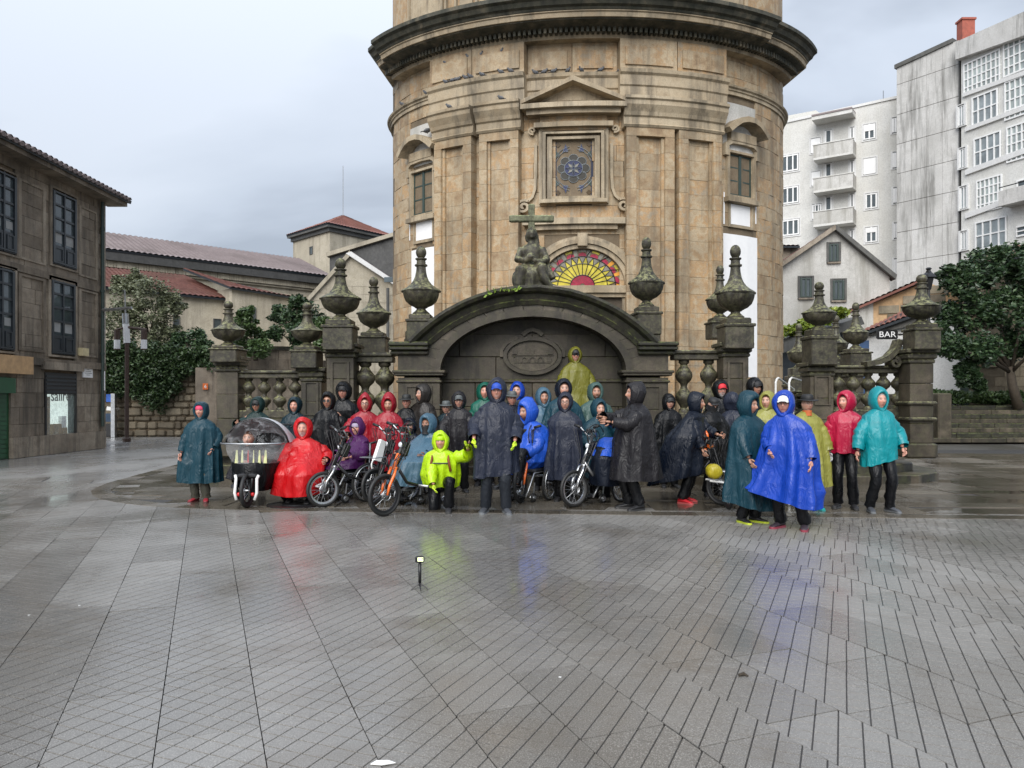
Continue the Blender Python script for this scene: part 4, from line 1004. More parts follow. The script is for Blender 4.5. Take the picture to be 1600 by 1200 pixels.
def window(pl, o, x0, x1, y0, y1, frame, gl, cols=2, rows=3, fw=.06, depth=.06, surround=None, sill=None, name='window', mull=.035, solid=0):
    """picture rectangle -> a window with surround, frame, panes and glazing bars set in the wall"""
    if isinstance(x0, float) and x1 is None: raise ValueError
    ua, ub = sorted((pl.u(x0), pl.u(x1))); xm = (x0+x1)/2; za, zc = pl.z(xm, y1), pl.z(xm, y0)
    f = pl.f(o.location)
    w = fbox(MB(), f, ua, ub, za, zc, -.08, .008).build(name, gl, o)
    mb = MB(); mould(mb, rect(ua+fw/2, ub-fw/2, za+fw/2, zc-fw/2), fw, 0, depth, f, True)
    for c in range(1, cols): x = ua+(ub-ua)*c/cols; fbox(mb, f, x-mull/2, x+mull/2, za, zc, 0, depth*.8)
    zs = za+(zc-za)*solid
    for r in range(1, rows): z = zs+(zc-zs)*r/rows; fbox(mb, f, ua, ub, z-mull/2, z+mull/2, 0, depth*.7)
    if solid:
        fbox(mb, f, ua, ub, za, zs, 0, depth*.6)
        for c in range(cols): a = ua+(ub-ua)*c/cols; b_ = ua+(ub-ua)*(c+1)/cols; mould(mb, rect(a+.12, b_-.12, za+.1, zs-.08), .05, 0, depth*.95, f, True)
    mb.build('window_frame', frame, w)
    if surround: mould(MB(), rect(ua-.06, ub+.06, za-.06, zc+.06), .12, -.01, surround[1], f, True).build('window_surround', surround[0], w)
    if sill: fbox(MB(), f, ua-.08, ub+.08, za-.1, za-.02, -.01, .12).build('window_sill', sill, w)
    return w
# ---- the old stone house on the left
HL = building('stone_house', (-13.25, 18, 0), 'old grey stone house with dark French windows, shop window and tiled eaves on the left', 'house')
pl = Plane((-13.25, 14), (-13.25, 24.9)); f = pl.f(HL.location); o = HL.location
_sw = (pl.u(69), pl.u(119), pl.z(94, 689), pl.z(94, 583)); _gt = (pl.u(-40), pl.u(17), 0, pl.z(0, 590))
for a, b_, c, d in ((0, _gt[0], 0, 8.2), (_gt[1], _sw[0], 0, 8.2), (_sw[1], 10.9, 0, 8.2), (_gt[0], _gt[1], _gt[3], 8.2), (_sw[0], _sw[1], 0, _sw[2]), (_sw[0], _sw[1], _sw[3], 8.2)): fbox(MB(), f, a, b_, c, d, -4, -.05).build('wall_core', M['joint'], HL)
def U(px): return pl.u(px)
op = []
wins = [(80, 117, 303, 416), (78, 115, 440, 554), (-16, 23, 268, 392), (-18, 20, 418, 546)]
for a, b_, c, d in wins: op.append((U(a), U(b_), pl.z((a+b_)/2, d), pl.z((a+b_)/2, c)))
shopw = (U(69), U(119), pl.z(94, 689), pl.z(94, 583)); op.append(shopw)
gate = (U(-40), U(17), 0, pl.z(0, 590)); op.append(gate)
items = []; z = .55; rr = random.Random(21)
fb = MB(); 
while z < 8.15:
    h = min(rr.choice((.34, .4, .46)), 8.2-z); t = 0
    while t < 10.9:
        dt = rr.uniform(.5, 1.15); segs = [(t, min(10.88, t+dt))]
        for h0, h1, z0, z1 in op:
            if z+h > z0+.04 and z < z1-.04:
                ns = []
                for s0, s1 in segs:
                    if s1 <= h0 or s0 >= h1: ns.append((s0, s1)); continue
                    if s0 < h0: ns.append((s0, h0))
                    if s1 > h1: ns.append((h1, s1))
                segs = ns
        for s0, s1 in segs:
            if s1-s0 < .06: continue
            mb = MB(); d = rr.uniform(-.012, .012)
            fbox(mb, f, s0+.005, s1-.005, z+.005, z+h-.004, -.1, d); items.append((mb.v, mb.f))
        t += dt
    z += h
pieces('stone_block', items, M['oldwall'], HL)
fbox(MB(), f, U(17), 10.98, 0, .55, -.05, .07).build('plinth', M['oldwall'], HL)
for py, d in ((565, .1), (427, .05)): zz = pl.z(60, py); fbox(MB(), f, U(17) if py > 500 else 0, 10.95, zz-.1, zz+.1, -.02, d).build('string_course', M['oldwall'], HL)
fbox(MB(), f, U(157), 10.97, .55, 8.1, -.02, .06).build('corner_pilaster', M['oldwall'], HL)
for a, b_ in ((U(30), U(68)), (U(124), U(150))):
    for y0, y1 in ((300, 415), (440, 550)):
        zA, zB = pl.z(75, y1), pl.z(75, y0); mould(MB(), rect(a, b_, zA, zB), .14, -.01, .035, f, True).build('wall_frame', M['oldwall'], HL)
for k, (a, b_, c, d) in enumerate(wins): window(pl, HL, a, b_, c, d, M['wood_dark'], M['glass'], 2, 4, .1, .07, (M['oldwall'], .05), None, 'french_window', .06, .26)
# white lace behind the lower panes
for k, (a, b_, c, d) in enumerate(wins):
    ua, ub = sorted((U(a), U(b_))); za = pl.z((a+b_)/2, d); zc = pl.z((a+b_)/2, c); H = zc-za
    for i in (0, 1):
        m_ = (ub-ua)/2; fbox(MB(), f, ua+i*m_+.12, ua+(i+1)*m_-.1, za+H*.3, za+H*(.44 if k < 2 else .4), .009, .012).build('lace_curtain', M['curtain'], HL)
# shop window
ua, ub, za, zc = shopw
M['shop_in'] = plain('shop_interior', (.52, .60, .57), .6, var=.1, emit=((.60, .70, .66), .42))
sw = fbox(MB(), f, ua, ub, za, zc, -.24, -.2).build('shop_window', M['shop_in'], HL)
M['clear'] = clear_film('shop_glass', (.5, .6, .58), .12, .03)
mb = MB(); mould(mb, rect(ua+.05, ub-.05, za+.05, zc-.05),   .1, -.2, .03, f, True); fbox(mb, f, ua, ub, zc-.62, zc, -.1, .02)
mb.build('window_frame', M['black'], sw)
for k in range(5): fbox(MB(), f, ua+.05, ub-.05, zc-.58+k*.11, zc-.52+k*.11, .02, .04).build('shutter_slat', M['wood_dark'], sw)
fbox(MB(), f, ua+.1, ub-.1, za+.1, zc-.62, -.03, -.022).build('pane', M['clear'], sw)
M['wood'] = plain('pale_wood', (.30, .20, .11), .6); M['card'] = plain('cardboard', (.38, .27, .16), .7)
fbox(MB(), f, ua+.12, ua+.38, za+.1, za+1.3, -.19, -.06).build('display_cabinet', M['wood'], sw)
fbox(MB(), f, ua+.5, ua+.95, za+.1, za+.5, -.19, -.06).build('display_box', M['card'], sw); fbox(MB(), f, ua+1.0, ua+1.25, za+.1, za+.38, -.19, -.06).build('display_box', M['card'], sw); fbox(MB(), f, ua+1.0, ua+1.22, za+.385, za+.72, -.19, -.08).build('display_box', M['whitepanel'], sw)
def text(body, name, size, mat, parent, M4, ext=.004, align='CENTER'):
    cu = bpy.data.curves.new(name, 'FONT'); cu.body = body; cu.size = size; cu.extrude = ext; cu.align_x = align; cu.align_y = 'CENTER'; cu.resolution_u = 3
    t = bpy.data.objects.new('tmp', cu); COL.objects.link(t); dg = bpy.context.evaluated_depsgraph_get()
    me = bpy.data.meshes.new_from_object(t.evaluated_get(dg)); bpy.data.objects.remove(t)
    me.name = name; me.materials.clear(); me.materials.append(mat); me.transform(M4); me.update()
    return link(name, me, parent)
def facing(pl, u_, z, d, org, sx=1.0):
    """text matrix: x along the wall as read by a viewer in front of it, z up"""
    n = Vector((pl.n.x, pl.n.y, 0)); xax = Vector((-n.y, n.x, 0)); 
    p = pl.pt(u_, z, d)-Vector(org)
    return Matrix(((xax.x*sx, 0, n.x, p.x), (xax.y*sx, 0, n.y, p.y), (0, 1, 0, p.z), (0, 0, 0, 1)))
M['letters'] = plain('grey_letters', (.12, .13, .13), .5)
text('salire', 'lettering', .46, M['letters'], sw, facing(pl, (ua+ub)/2, pl.z(94, 619), .0, o))
fbox(MB(), f, ua-.2, ub+.2, zc+.08, zc+.3, -.02, .14).build('stone_lintel', M['oldwall'], HL)
# green shutter and fascia board
ua, ub, za, zc = gate
gs = fbox(MB(), f, ua, ub, 0, zc, -.1, -.06).build('roller_shutter', M['green_paint'], HL)
for k in range(22): fbox(MB(), f, ua, ub-.12, .05+k*.12, .145+k*.12, -.06, -.035).build('slat', M['green_paint'], gs)
fbox(MB(), f, ua, ub+.02, zc-.4, zc, -.05, .12).build('shutter_box', M['green_paint'], gs)
M['board'] = plain('bare_sign_board', (.45, .29, .15), .6, var=.2)
fbox(MB(), f, U(-40), U(41), pl.z(20, 584), pl.z(20, 556), -.02, .2).build('sign_board', M['board'], HL)
# small things on the wall
fbox(MB(), f, U(121), U(131), pl.z(126, 556), pl.z(126, 544), .0, .16).build('alarm_box', plain('yellowed_plastic', (.55, .47, .28), .5), HL)
pq = fbox(MB(), f, U(128), U(142.5), pl.z(135, 590), pl.z(135, 573), .0, .05).build('plaque', M['whitepanel'], HL)
for k, w in enumerate((.06, .16, .2, .1)): fbox(MB(), f, (U(128)+U(142.5))/2-w, (U(128)+U(142.5))/2+w, pl.z(135, 578)-k*.055, pl.z(135, 578)-k*.055+.015, .05, .054).build('plaque_line', M['letters'], pq)
u_ = U(154.5); p0 = pl.pt(u_, 0, .12)-o
MB().tube([p0+Vector((0, 0, .7)), p0+Vector((0, 0, 7.9))], .055, 8).build('drainpipe', M['frame_green'], HL)
for zz in (1.2, 3.0, 5, 7): MB().tube([p0+Vector((0, 0, zz)), p0+Vector((0, 0, zz+.08))], .075, 8).build('pipe_clip', M['frame_green'], HL)
fbox(MB(), f, u_-.03, u_+.03, pl.z(154, 610), pl.z(154, 580), .18, .185).build('sticker_strip', M['whitepanel'], HL)
# eaves
E0, E1 = (-12.65, 12.5, 8.18), (-12.65, 25.6, 8.18)
tiles(E0, E1, (-17.5, 25.6, 9.6), (-17.5, 12.5, 9.6), HL, M['tile_old'], .24, .06, 14, fascia=M['wood_dark'])
for k in range(54): y = 12.6+k*.24; MB().tube([Vector((-12.98, y, 8.24))-o, Vector((-12.6, y, 8.15))-o], .1, 8, flat=.6).build('eave_tile', M['tile_old'], HL)
MB().bx(-13.4+13.25, -12.75+13.25, -5.4, 7.5, 7.95, 8.08).build('eave_board', M['oldwall'], HL)
# ---- street lamp, wall bracket, totem
YL = 28.6; LP = empty('street_lamp', G(198, 690), 0, 'brown street lamp with slanted white head and two small hanging lanterns', 'street lamp'); q = LP.location
def L3(px, py, Y=YL): return P(px, py, Y)-q
MB().tube([Vector((0, 0, 0)), L3(198.5, 535)], .075, 10).build('post', M['rust'], LP)
MB().lathe([(.14, 0), (.14, .12), (.09, .16)], seg=12).build('base', M['rust'], LP)
M['lamp_white'] = plain('frosted_lamp_glass', (.80, .81, .82), .25, var=.03)
MB().tube([L3(198.5, 536), L3(196.5, 506)], [.13, .13], 4).build('lamp_head', M['lamp_white'], LP)
MB().tube([L3(196.5, 506), L3(196, 490)], [.115, .115], 10).build('lamp_cap', M['alu'], LP)
MB().tube([L3(196, 490), L3(194.8, 453)], .028, 6).build('mast', M['alu'], LP)
MB().tube([L3(183, 515), L3(198, 511), L3(229, 515)], .05, 6).build('cross_arm', M['rust'], LP)
for x in (183, 225):
    MB().tube([L3(x, 515), L3(x, 531)], .11, 8).build('lantern_cap', M['rust'], LP); MB().tube([L3(x, 531), L3(x, 545)], .11, 10).build('lantern', M['lamp_white'], LP)
    MB().tube([L3(x, 545), L3(x, 546.5)], .115, 10).build('lantern_base', M['rust'], LP)
BR = empty('wall_bracket', (-13.1, 24.6, zat(482, 24.6)), 0, 'grey metal arm sticking out from the corner of the old stone house', 'bracket'); 
MB().tube([Vector((0, 0, -.05)), P(206, 481, 24.6)-BR.location], .05, 6).build('arm', M['alu'], BR); MB().tube([Vector((.02, .1, .05)), Vector((.02, .1, -1.75))], .03, 6).build('conduit', M['alu'], BR)
TT = empty('information_totem', G(179, 683), 0, 'slim grey information totem with blue panels behind the corner of the stone house', 'totem'); q2 = TT.location; yT = q2.y
def T3(px, py): return P(px+6, py, yT)-q2
a, b_ = T3(169, 683), T3(175, 615); MB().bx(a.x, b_.x, -.1, .1, 0, b_.z).build('post', M['alu'], TT)
M['blue_p'] = plain('blue_panel', (.02, .10, .42), .4); M['navy_p'] = plain('navy_panel', (.015, .04, .08), .35)
for x0, x1, y0, y1, mm, nm in ((161, 169, 616, 628, 'blue_p', 'blue_panel'), (160, 169, 646, 659, 'navy_p', 'dark_panel'), (160, 169, 662, 682, 'black', 'map_panel')):
    a, b_ = T3(x0, y1), T3(x1, y0); MB().bx(a.x, b_.x, -.06, .06, a.z, b_.z).build(nm, M[mm], TT)
MB().prism([T3(160, 641), T3(172, 642), T3(176, 638), T3(161, 635)], (0, .3, 0)).build('white_hood', M['whitep'], TT)
# ---- ivy covered rubble wall
pw = Plane((-24, 32.6), (-12.2, 32.6)); RW = building('rubble_wall', (-17, 32.6, 0), 'rough rubble stone wall topped by hanging ivy behind the street lamp', 'wall'); f = pw.f(RW.location)
fbox(MB(), f, 0, 11.8, 0, 3.6, -.6, -.05).build('wall_core', M['joint'], RW)
items = []; z = 0; rr = random.Random(5)
while z < 2.75:
    h = rr.uniform(.2, .36); t = pw.u(160)
    while t < pw.u(322):
        w = rr.uniform(.28, .75) if z < 1.4 else rr.uniform(.2, .45); mb = MB(); hh = h*rr.uniform(.8, 1.0); c = pw.pt(t+w/2, z+h/2, -.06+rr.uniform(0, .05))-RW.location
        mb.bevbox(c, (w-.025, .2, hh-.02), min(.05, hh*.22), Matrix.Rotation(rr.uniform(-.05, .05), 3, 'Y')); items.append((mb.v, mb.f)); t += w
    z += h
pieces('rubble_stone', items, M['rubble'], RW)
# ---- foliage helper
def leaves(n, centers, size, rng, drop=0, flat=.5, names=None):
    """leaf clumps: centers = list of (pos, radius vec); numpy built"""
    V = np.zeros((n*4, 3)); 
    for i in range(n):
        c, r = centers[rng.randrange(len(centers))]
        while True:
            d = Vector((rng.uniform(-1, 1), rng.uniform(-1, 1), rng.uniform(-1, 1)))
            if d.length <= 1: break
        d = d*(.55+.45*rng.random())/max(.35, d.length)*d.length**.35 if d.length > 0 else d
        p = Vector((c[0]+d.x*r[0], c[1]+d.y*r[1], c[2]+d.z*r[2]))
        s = size*rng.uniform(.6, 1.25)
        a = Vector((rng.gauss(0, 1), rng.gauss(0, 1), rng.gauss(0, .5)-drop)).normalized()
        b_ = a.cross(Vector((rng.gauss(0, 1), rng.gauss(0, 1), rng.gauss(0, 1)))).normalized()*s*.32
        a = a*s*.6; n_ = a.cross(b_).normalized()*s*.08
        V[4*i] = p-a; V[4*i+1] = p+b_+n_; V[4*i+2] = p+a; V[4*i+3] = p-b_+n_
    return V
def leafmesh(name, V, mat, parent, stuff=True):
    n = len(V)//4; me = bpy.data.meshes.new(name)
    me.from_pydata(V.tolist(), [], [(4*i, 4*i+1, 4*i+2, 4*i+3) for i in range(n)]); me.materials.append(mat)
    o = link(name, me, parent)
    if stuff: o['kind'] = 'stuff'
    return o
M['ivy'] = leafmat('ivy_leaf', (.014, .03, .012), (.034, .066, .022), (.08, .125, .045))
M['leaf_dark'] = leafmat('dark_tree_leaf', (.014, .032, .014), (.030, .062, .024), (.065, .105, .04))
M['leaf_mid'] = leafmat('green_leaf', (.03, .06, .018), (.055, .10, .03), (.10, .15, .05))
M['leaf_olive'] = leafmat('olive_leaf', (.075, .09, .045), (.115, .13, .07), (.16, .175, .105))
M['vine'] = leafmat('vine_leaf', (.10, .15, .02), (.20, .27, .03), (.33, .38, .06))
IV = empty('ivy', (-17, 32.2, 1.5), 0, 'thick dark ivy hanging over the rubble wall beside the street lamp', 'ivy'); cs = []; rr = random.Random(9)
for px in range(150, 336, 5):
    top = 556-10*math.sin((px-150)/40)+rr.uniform(-12, 6); bot = 620+14*math.sin(px/17)+rr.uniform(-12, 10) - (25 if px > 275 else 0)-(20 if px > 300 else 0)
    y = top
    while y < bot: p = P(px, y, 32.3)-IV.location; cs.append((p+Vector((0, rr.uniform(-.2, .3), 0)), (.3, .35, .3))); y += 9
leafmesh('foliage', leaves(24000, cs, .13, rr, .4), M['ivy'], IV)
cs2 = [(P(px, rr.uniform(545, 575), 32.4)-IV.location, (.35, .4, .25)) for px in range(215, 330, 9)]
leafmesh('light_foliage', leaves(2600, cs2, .18, rr), M['leaf_mid'], IV)
def tree(label, trunk, crown_px, Y, mat, n, size, seed, limbs=7, cat='tree', name='tree', trunk_r=.12, clump=.5, drop=0, lean=0, dy=1.0, bark=None):
    """crown_px: list of (px,py,rpx) lobes"""
    rng = random.Random(seed); base = Vector(trunk); o = empty(name, base, 0, label, cat, 'trees and bushes')
    lobes = [(P(px, py, Y+rng.uniform(-dy, dy)*.5)-base, r/F*Y) for px, py, r in crown_px]
    cs = []
    for c, r in lobes:
        for k in range(max(3, int(9*(r/clump)**1.4)) if False else 9):
            d = Vector((rng.gauss(0, 1), rng.gauss(0, 1), rng.gauss(0, 1))).normalized()*r*rng.uniform(.45, .95)
            cc = r*rng.uniform(.24, .42); cs.append((c+d, (cc*1.15, cc*1.15, cc*.75)))
    cen = sum((c for c, r in lobes), Vector())/len(lobes)
    mb = MB(); fork = Vector((cen.x*.35, cen.y*.35, min(max(.5, cen.z*.45), cen.z))); mb.tube([Vector((0, 0, -.1)), fork*.5+Vector((rng.uniform(-.1, .1), 0, 0)), fork], [trunk_r*1.25, trunk_r, trunk_r*.8], 8)
    mb.build('trunk', bark or M['bark'], o, True)
    for k in range(limbs):
        c, r = lobes[k % len(lobes)]; e = c+Vector((rng.uniform(-.5, .5), rng.uniform(-.5, .5), rng.uniform(-.2, .5)))*r; m_ = fork.lerp(e, .5)+Vector((rng.uniform(-.15, .15), rng.uniform(-.15, .15), .1))*r
        MB().tube([fork*.85, m_, e], [trunk_r*.5, trunk_r*.3, trunk_r*.09], 6).build('limb', bark or M['bark'], o, True)
    V = np.concatenate([leaves(int(n*.62), cs, size, rng, drop), leaves(int(n*.38), [(c, (r*.95, r*.95, r*.9)) for c, r in lobes], size, rng, drop)])
    leafmesh('crown', V, mat, o)
    return o
tree('pale olive green tree rising behind the ivy wall in front of the long tiled roof', P(238, 560, 38), [(200, 470, 34), (240, 460, 36), (262, 485, 26), (185, 505, 28), (225, 510, 34), (255, 520, 24), (190, 445, 20), (215, 440, 18)], 38, M['leaf_olive'], 13000, .14, 4, 9)
tree('dark bush between the pale olive tree and the outer left urn', P(295, 560, 37), [(280, 535, 16), (305, 528, 20), (318, 540, 14)], 37, M['leaf_dark'], 3500, .17, 6, 4, 'bush', 'bush', .06)
tree('small round green tree directly right of the outermost left urn', P(400, 560, 30), [(380, 510, 22), (395, 530, 28), (408, 545, 20), (375, 545, 20), (385, 490, 14)], 30, M['leaf_mid'], 6000, .13, 8, 6, trunk_r=.08)
tree('dark feathery tree between the low left balustrade urns and the gabled stone house', P(462, 570, 31), [(455, 500, 26), (480, 490, 26), (440, 490, 18), (470, 525, 26), (500, 510, 20), (465, 472, 16), (430, 520, 14)], 31, M['leaf_dark'], 8500, .13, 12, 9, trunk_r=.1)
tree('light green bush showing between the tall left urn and the smaller left urn', P(512, 560, 30), [(505, 505, 14), (512, 525, 14), (500, 540, 12)], 30, M['leaf_mid'], 2200, .13, 14, 4, 'bush', 'bush', .05)
GP = building('gate_post', P(322, 682, 32.3)*1, 'grey plastered gate post with a small orange number sign beside the ivy wall', 'post'); GP.location.z = 0
a, b_ = xat(308, 32.2), xat(342, 32.2); MB().bevbox(((a+b_)/2-GP.location.x, -.05, 1.45), (b_-a, .5, 2.9), .02).build('post', M['oldwall'], GP)
M['osign'] = plain('orange_sign', (.62, .14, .03), .5); c = P(321, 604, 31.93)-GP.location
MB().bevbox(c, (.22, .04, .26), .008).build('sign', M['osign'], GP)
gl = Plane((-14, 31.90), (-12, 31.90)); text('6', 'number', .2, M['whitepanel'], GP, facing(gl, xat(321, 31.9)+14, zat(604, 31.9), 0, GP.location))
# upper retaining wall left
pr = Plane((xat(338, 31), 31), (xat(505, 32), 32)); RT = building('garden_wall', (-10, 31, 0), 'plain grey garden wall behind the low left balustrade', 'wall'); f = pr.f(RT.location)
for vs, fs in [(m_.v, m_.f) for m_ in [fbox(MB(), f, i*.8+.004+(.4 if r % 2 else 0), i*.8+.796+(.4 if r % 2 else 0), r*.4+.004, r*.4+.396, -.3, rr.uniform(-.01, .01)) for r in range(9) for i in range(5)]]: MB().add(vs, fs).build('stone_block', M['oldwall'], RT)
fbox(MB(), f, 0, 4.4, 3.6, 3.75, -.4, .08).build('coping', M['fount2'], RT)
# ---- convent church with the long roof
pn = Plane((xat(150, 47), 47), (xat(520, 58), 58)); CV = building('convent', (-18, 50, 0), 'long pale stone convent church with weathered tile roof, far behind on the left', 'church'); o = CV.location
ua, ub = pn.u(120), pn.u(514); za, zb_ = pn.z(165, 392), pn.z(165, 392)
f = pn.f(o)
fbox(MB(), f, ua, ub, 0, za-.1, -9, 0).build('wall', M['convent'], CV)
ev = za; n3 = Vector((pn.n.x, pn.n.y, 0))
rz_ = pn.z(165, 366)+.0
tiles(pn.pt(ua, ev, .7), pn.pt(ub, ev, .7), pn.pt(ub, ev+2.0, -4.5), pn.pt(ua, ev+2.0, -4.5), CV, M['tile_old'], .34, .07, 12)
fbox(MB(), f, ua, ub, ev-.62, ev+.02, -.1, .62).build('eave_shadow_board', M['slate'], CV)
n = 105
for k in range(n): x = ua+(ub-ua)*(k+.5)/n; fbox(MB(), f, x-.11, x+.11, ev-1.0, ev-.63, -.05, .34).build('corbel', M['convent'], CV)
fbox(MB(), f, ua, ub, ev-1.14, ev-1.03, -.02, .2).build('string_course', M['convent'], CV)
# lower aisles
pa = Plane((xat(150, 42), 42), (xat(372, 46.5), 46.5)); f = pa.f(o); u0, u1 = pa.u(130), pa.u(366); zE = pa.z(260, 457)
fbox(MB(), f, u0, u1-.3, 0, zE, -5, 0).build('aisle_wall', M['convent'], CV)
tiles(pa.pt(u0, zE, .35), pa.pt(u1, zE-.15, .35), pa.pt(u1-1.8, zE+1.7, -4.2), pa.pt(u0, zE+1.75, -4.2), CV, M['tile_moss'], .3, .06, 8)
for x, y0, y1 in ((321+0, 0, 0),): pass
for x0, x1, y0, y1 in ((270, 281, 493, 520), (333, 346, 498, 520)):
    window(pa, CV, x0, x1, y0, y1, M['slate'], M['glass'], 1, 1, .06, .05)
pb = Plane((xat(338, 44.5), 44.5), (xat(480, 48.5), 48.5)); f = pb.f(o); u0, u1 = pb.u(362), pb.u(480); zE = pb.z(400, 454)
fbox(MB(), f, u0, u1, 0, zE, -4, 0).build('chapel_wall', M['convent'], CV)
tiles(pb.pt(u0-.2, zE, .3), pb.pt(u1, zE-.25, .3), pb.pt(u1-.8, zE+.4, -4), pb.pt(u0-1.3, zE+1.5, -4), CV, M['tile_moss'], .3, .06, 8)
window(pb, CV, 394, 400, 480, 508, M['slate'], M['glass'], 1, 1, .05, .05)
# tower
TW = building('bell_tower', (-15, 62, 0), 'square stone tower with low red hipped roof and thin mast behind the convent', 'tower'); o = TW.location
c0 = Vector((xat(515, 60), 60)); cl = Vector((xat(458, 64), 64)); cr_ = Vector((xat(613, 65), 65)); zt = zat(362, 60)
p1 = Plane(cl, c0); p2 = Plane(c0, cr_)
back = [cl, c0, cr_, cl+(cr_-c0)]
MB().prism([Vector((q.x, q.y, 0))-o for q in back], (0, 0, zt)).build('wall', M['convent'], TW)
def outset(q, k): m_ = sum(back, Vector((0, 0)))/4; return m_+(q-m_)*k
for k, (zz, sc, hh) in enumerate(((zt+.002, 1.05, .3), (zt+.305, 1.12, .25))): MB().prism([Vector((outset(q, sc).x, outset(q, sc).y, zz))-o for q in back], (0, 0, hh)).build('cornice', M['slate'], TW)
m_ = sum(back, Vector((0, 0)))/4; ap = Vector((m_.x, m_.y, zt+2.3))
for i in range(4):
    a, b_ = outset(back[i], 1.14), outset(back[(i+1) % 4], 1.14)
    A, B = Vector((a.x, a.y, zt+.56)), Vector((b_.x, b_.y, zt+.56)); tiles(A, B, ap+(B-A)*.02, ap-(B-A)*.02, TW, M['tile'], .3, .05, 6)
MB().tube([ap-o, ap-o+Vector((0, 0, 4.2))], .035, 5).build('mast', M['alu'], TW)
window(p1, TW, 484, 489, 385, 398, M['slate'], M['glass'], 1, 1, .1, .05)
# slate gable and stone gabled house in front of it
SG_ = building('slate_gable', (-12, 54, 0), 'dark slate clad gable between the tower and the round church', 'house'); o = SG_.location
pg = Plane((xat(500, 54), 54), (xat(640, 54), 54)); f = pg.f(o)
wallpoly(pg, [pg.uz(515, 400), pg.uz(640, 362), pg.uz(640, 700), pg.uz(515, 700)], 3, SG_, 'wall', M['slate'])
wallpoly(pg, [pg.uz(512, 402), pg.uz(640, 363), pg.uz(640, 357), pg.uz(510, 396)], .6, SG_, 'verge', M['convent'], .3)
GH = building('gabled_house', (-11, 44, 0), 'stone gabled house with bright red roof and white verge left of the round church', 'house'); o = GH.location
pg = Plane((xat(480, 44), 44), (xat(640, 45.5), 45.5)); f = pg.f(o)
wallpoly(pg, [pg.uz(480, 700), pg.uz(480, 470), pg.uz(546, 398), pg.uz(640, 462), pg.uz(640, 700)], 6, GH, 'wall', M['convent'])
for r in range(12):
    for i in range(13):
        u0 = pg.u(482)+i*.62+(.31 if r % 2 else 0); z0 = 3.2+r*.45; zt_ = min(pg.z(480, 470)+(u0+.3-pg.u(480))*1.05, pg.z(546, 398)-(u0+.3-pg.u(546))*.72)
        if z0+.45 < zt_-.1 and u0+.6 < pg.u(640): fbox(MB(), f, u0+.008, u0+.612, z0+.008, z0+.442, -.01, rr.uniform(.01, .03)).build('stone_block', M['convent'], GH)
wallpoly(pg, [pg.uz(540, 397), pg.uz(548, 394), pg.uz(640, 455), pg.uz(640, 462)], .35, GH, 'white_verge', M['plaster_clean'], .25)
wallpoly(pg, [pg.uz(478, 476), pg.uz(478, 468), pg.uz(546, 392), pg.uz(548, 399)], .35, GH, 'stone_verge', M['convent'], .22)
rA, rB = pg.uz(548, 395), pg.uz(642, 457); A = pg.pt(rB[0], rB[1]+.05, .1); B = pg.pt(rB[0], rB[1]+.05, -6); C = pg.pt(rA[0], rA[1]+.05, -6); D = pg.pt(rA[0], rA[1]+.05, .1)
tiles(A, B, C, D, GH, M['tile'], .3, .05, 10)
A2 = pg.pt(rA[0], rA[1], -.1); 
sl = P(577, 418, 46)-o
MB().bevbox(P(607, 437, 43.5)-o, (.5, .05, .3), .02).build('skylight', M['glass'], GH)
MB().tube([P(606, 690, 44.6)-o, P(606, 450, 44.6)-o], .09, 8).build('drainpipe', M['slate'], GH)
# =================================================================== RIGHT SIDE
# flats, oblique pale facade
FA = building('apartment_block', (22, 52, 0), 'pale rendered apartment block with small balconies right of the round church', 'building'); o = FA.location
pf = Plane((xat(1190, 55), 55), (xat(1402, 50), 50)); f = pf.f(o)
wallpoly(pf, [pf.uz(1190, 700), pf.uz(1190, 200), pf.uz(1402, 153), pf.uz(1402, 700)], 6, FA, 'wall', M['apt'])
wallpoly(pf, [pf.uz(1195, 210), pf.uz(1195, 178), pf.uz(1268, 164), pf.uz(1292, 180), pf.uz(1292, 205)], 5, FA, 'roof_room', M['apt'], -1.2)
wallpoly(pf, [pf.uz(1190, 201), pf.uz(1190, 197), pf.uz(1402, 150), pf.uz(1402, 154)], .5, FA, 'parapet', M['plaster_clean'], .08)
for x0, x1, y0, y1, c, shut in ((1221, 1248, 242, 268, 3, 0), (1222, 1248, 292, 318, 3, 0), (1222, 1249, 343, 368, 3, 0), (1349, 1368, 194, 218, 2, .45), (1349, 1369, 247, 272, 1, 1), (1352, 1371, 302, 326, 2, 0), (1352, 1371, 355, 379, 2, .35), (1267, 1282, 216, 239, 1, 1), (1268, 1282, 268, 290, 1, 1), (1269, 1284, 319, 342, 3, 0), (1394, 1401, 184, 208, 1, 0), (1395, 1401, 238, 263, 1, 0), (1396, 1402, 293, 318, 1, 0), (1397, 1402, 348, 373, 1, 0), (1397, 1403, 404, 430, 1, 0)):
    w = window(pf, FA, x0, x1, y0, y1, M['white_frame'], M['glass'], c, 1, .12, .06, (M['plaster_clean'], .04), None, mull=.09)
    if shut:
        ua, ub = sorted((pf.u(x0), pf.u(x1))); xm = (x0+x1)/2; za, zc = pf.z(xm, y1), pf.z(xm, y0)
        fbox(MB(), f, ua+.06, ub-.06, zc-(zc-za)*shut, zc-.05, .01, .07).build('roller_blind', M['white_frame'], w)
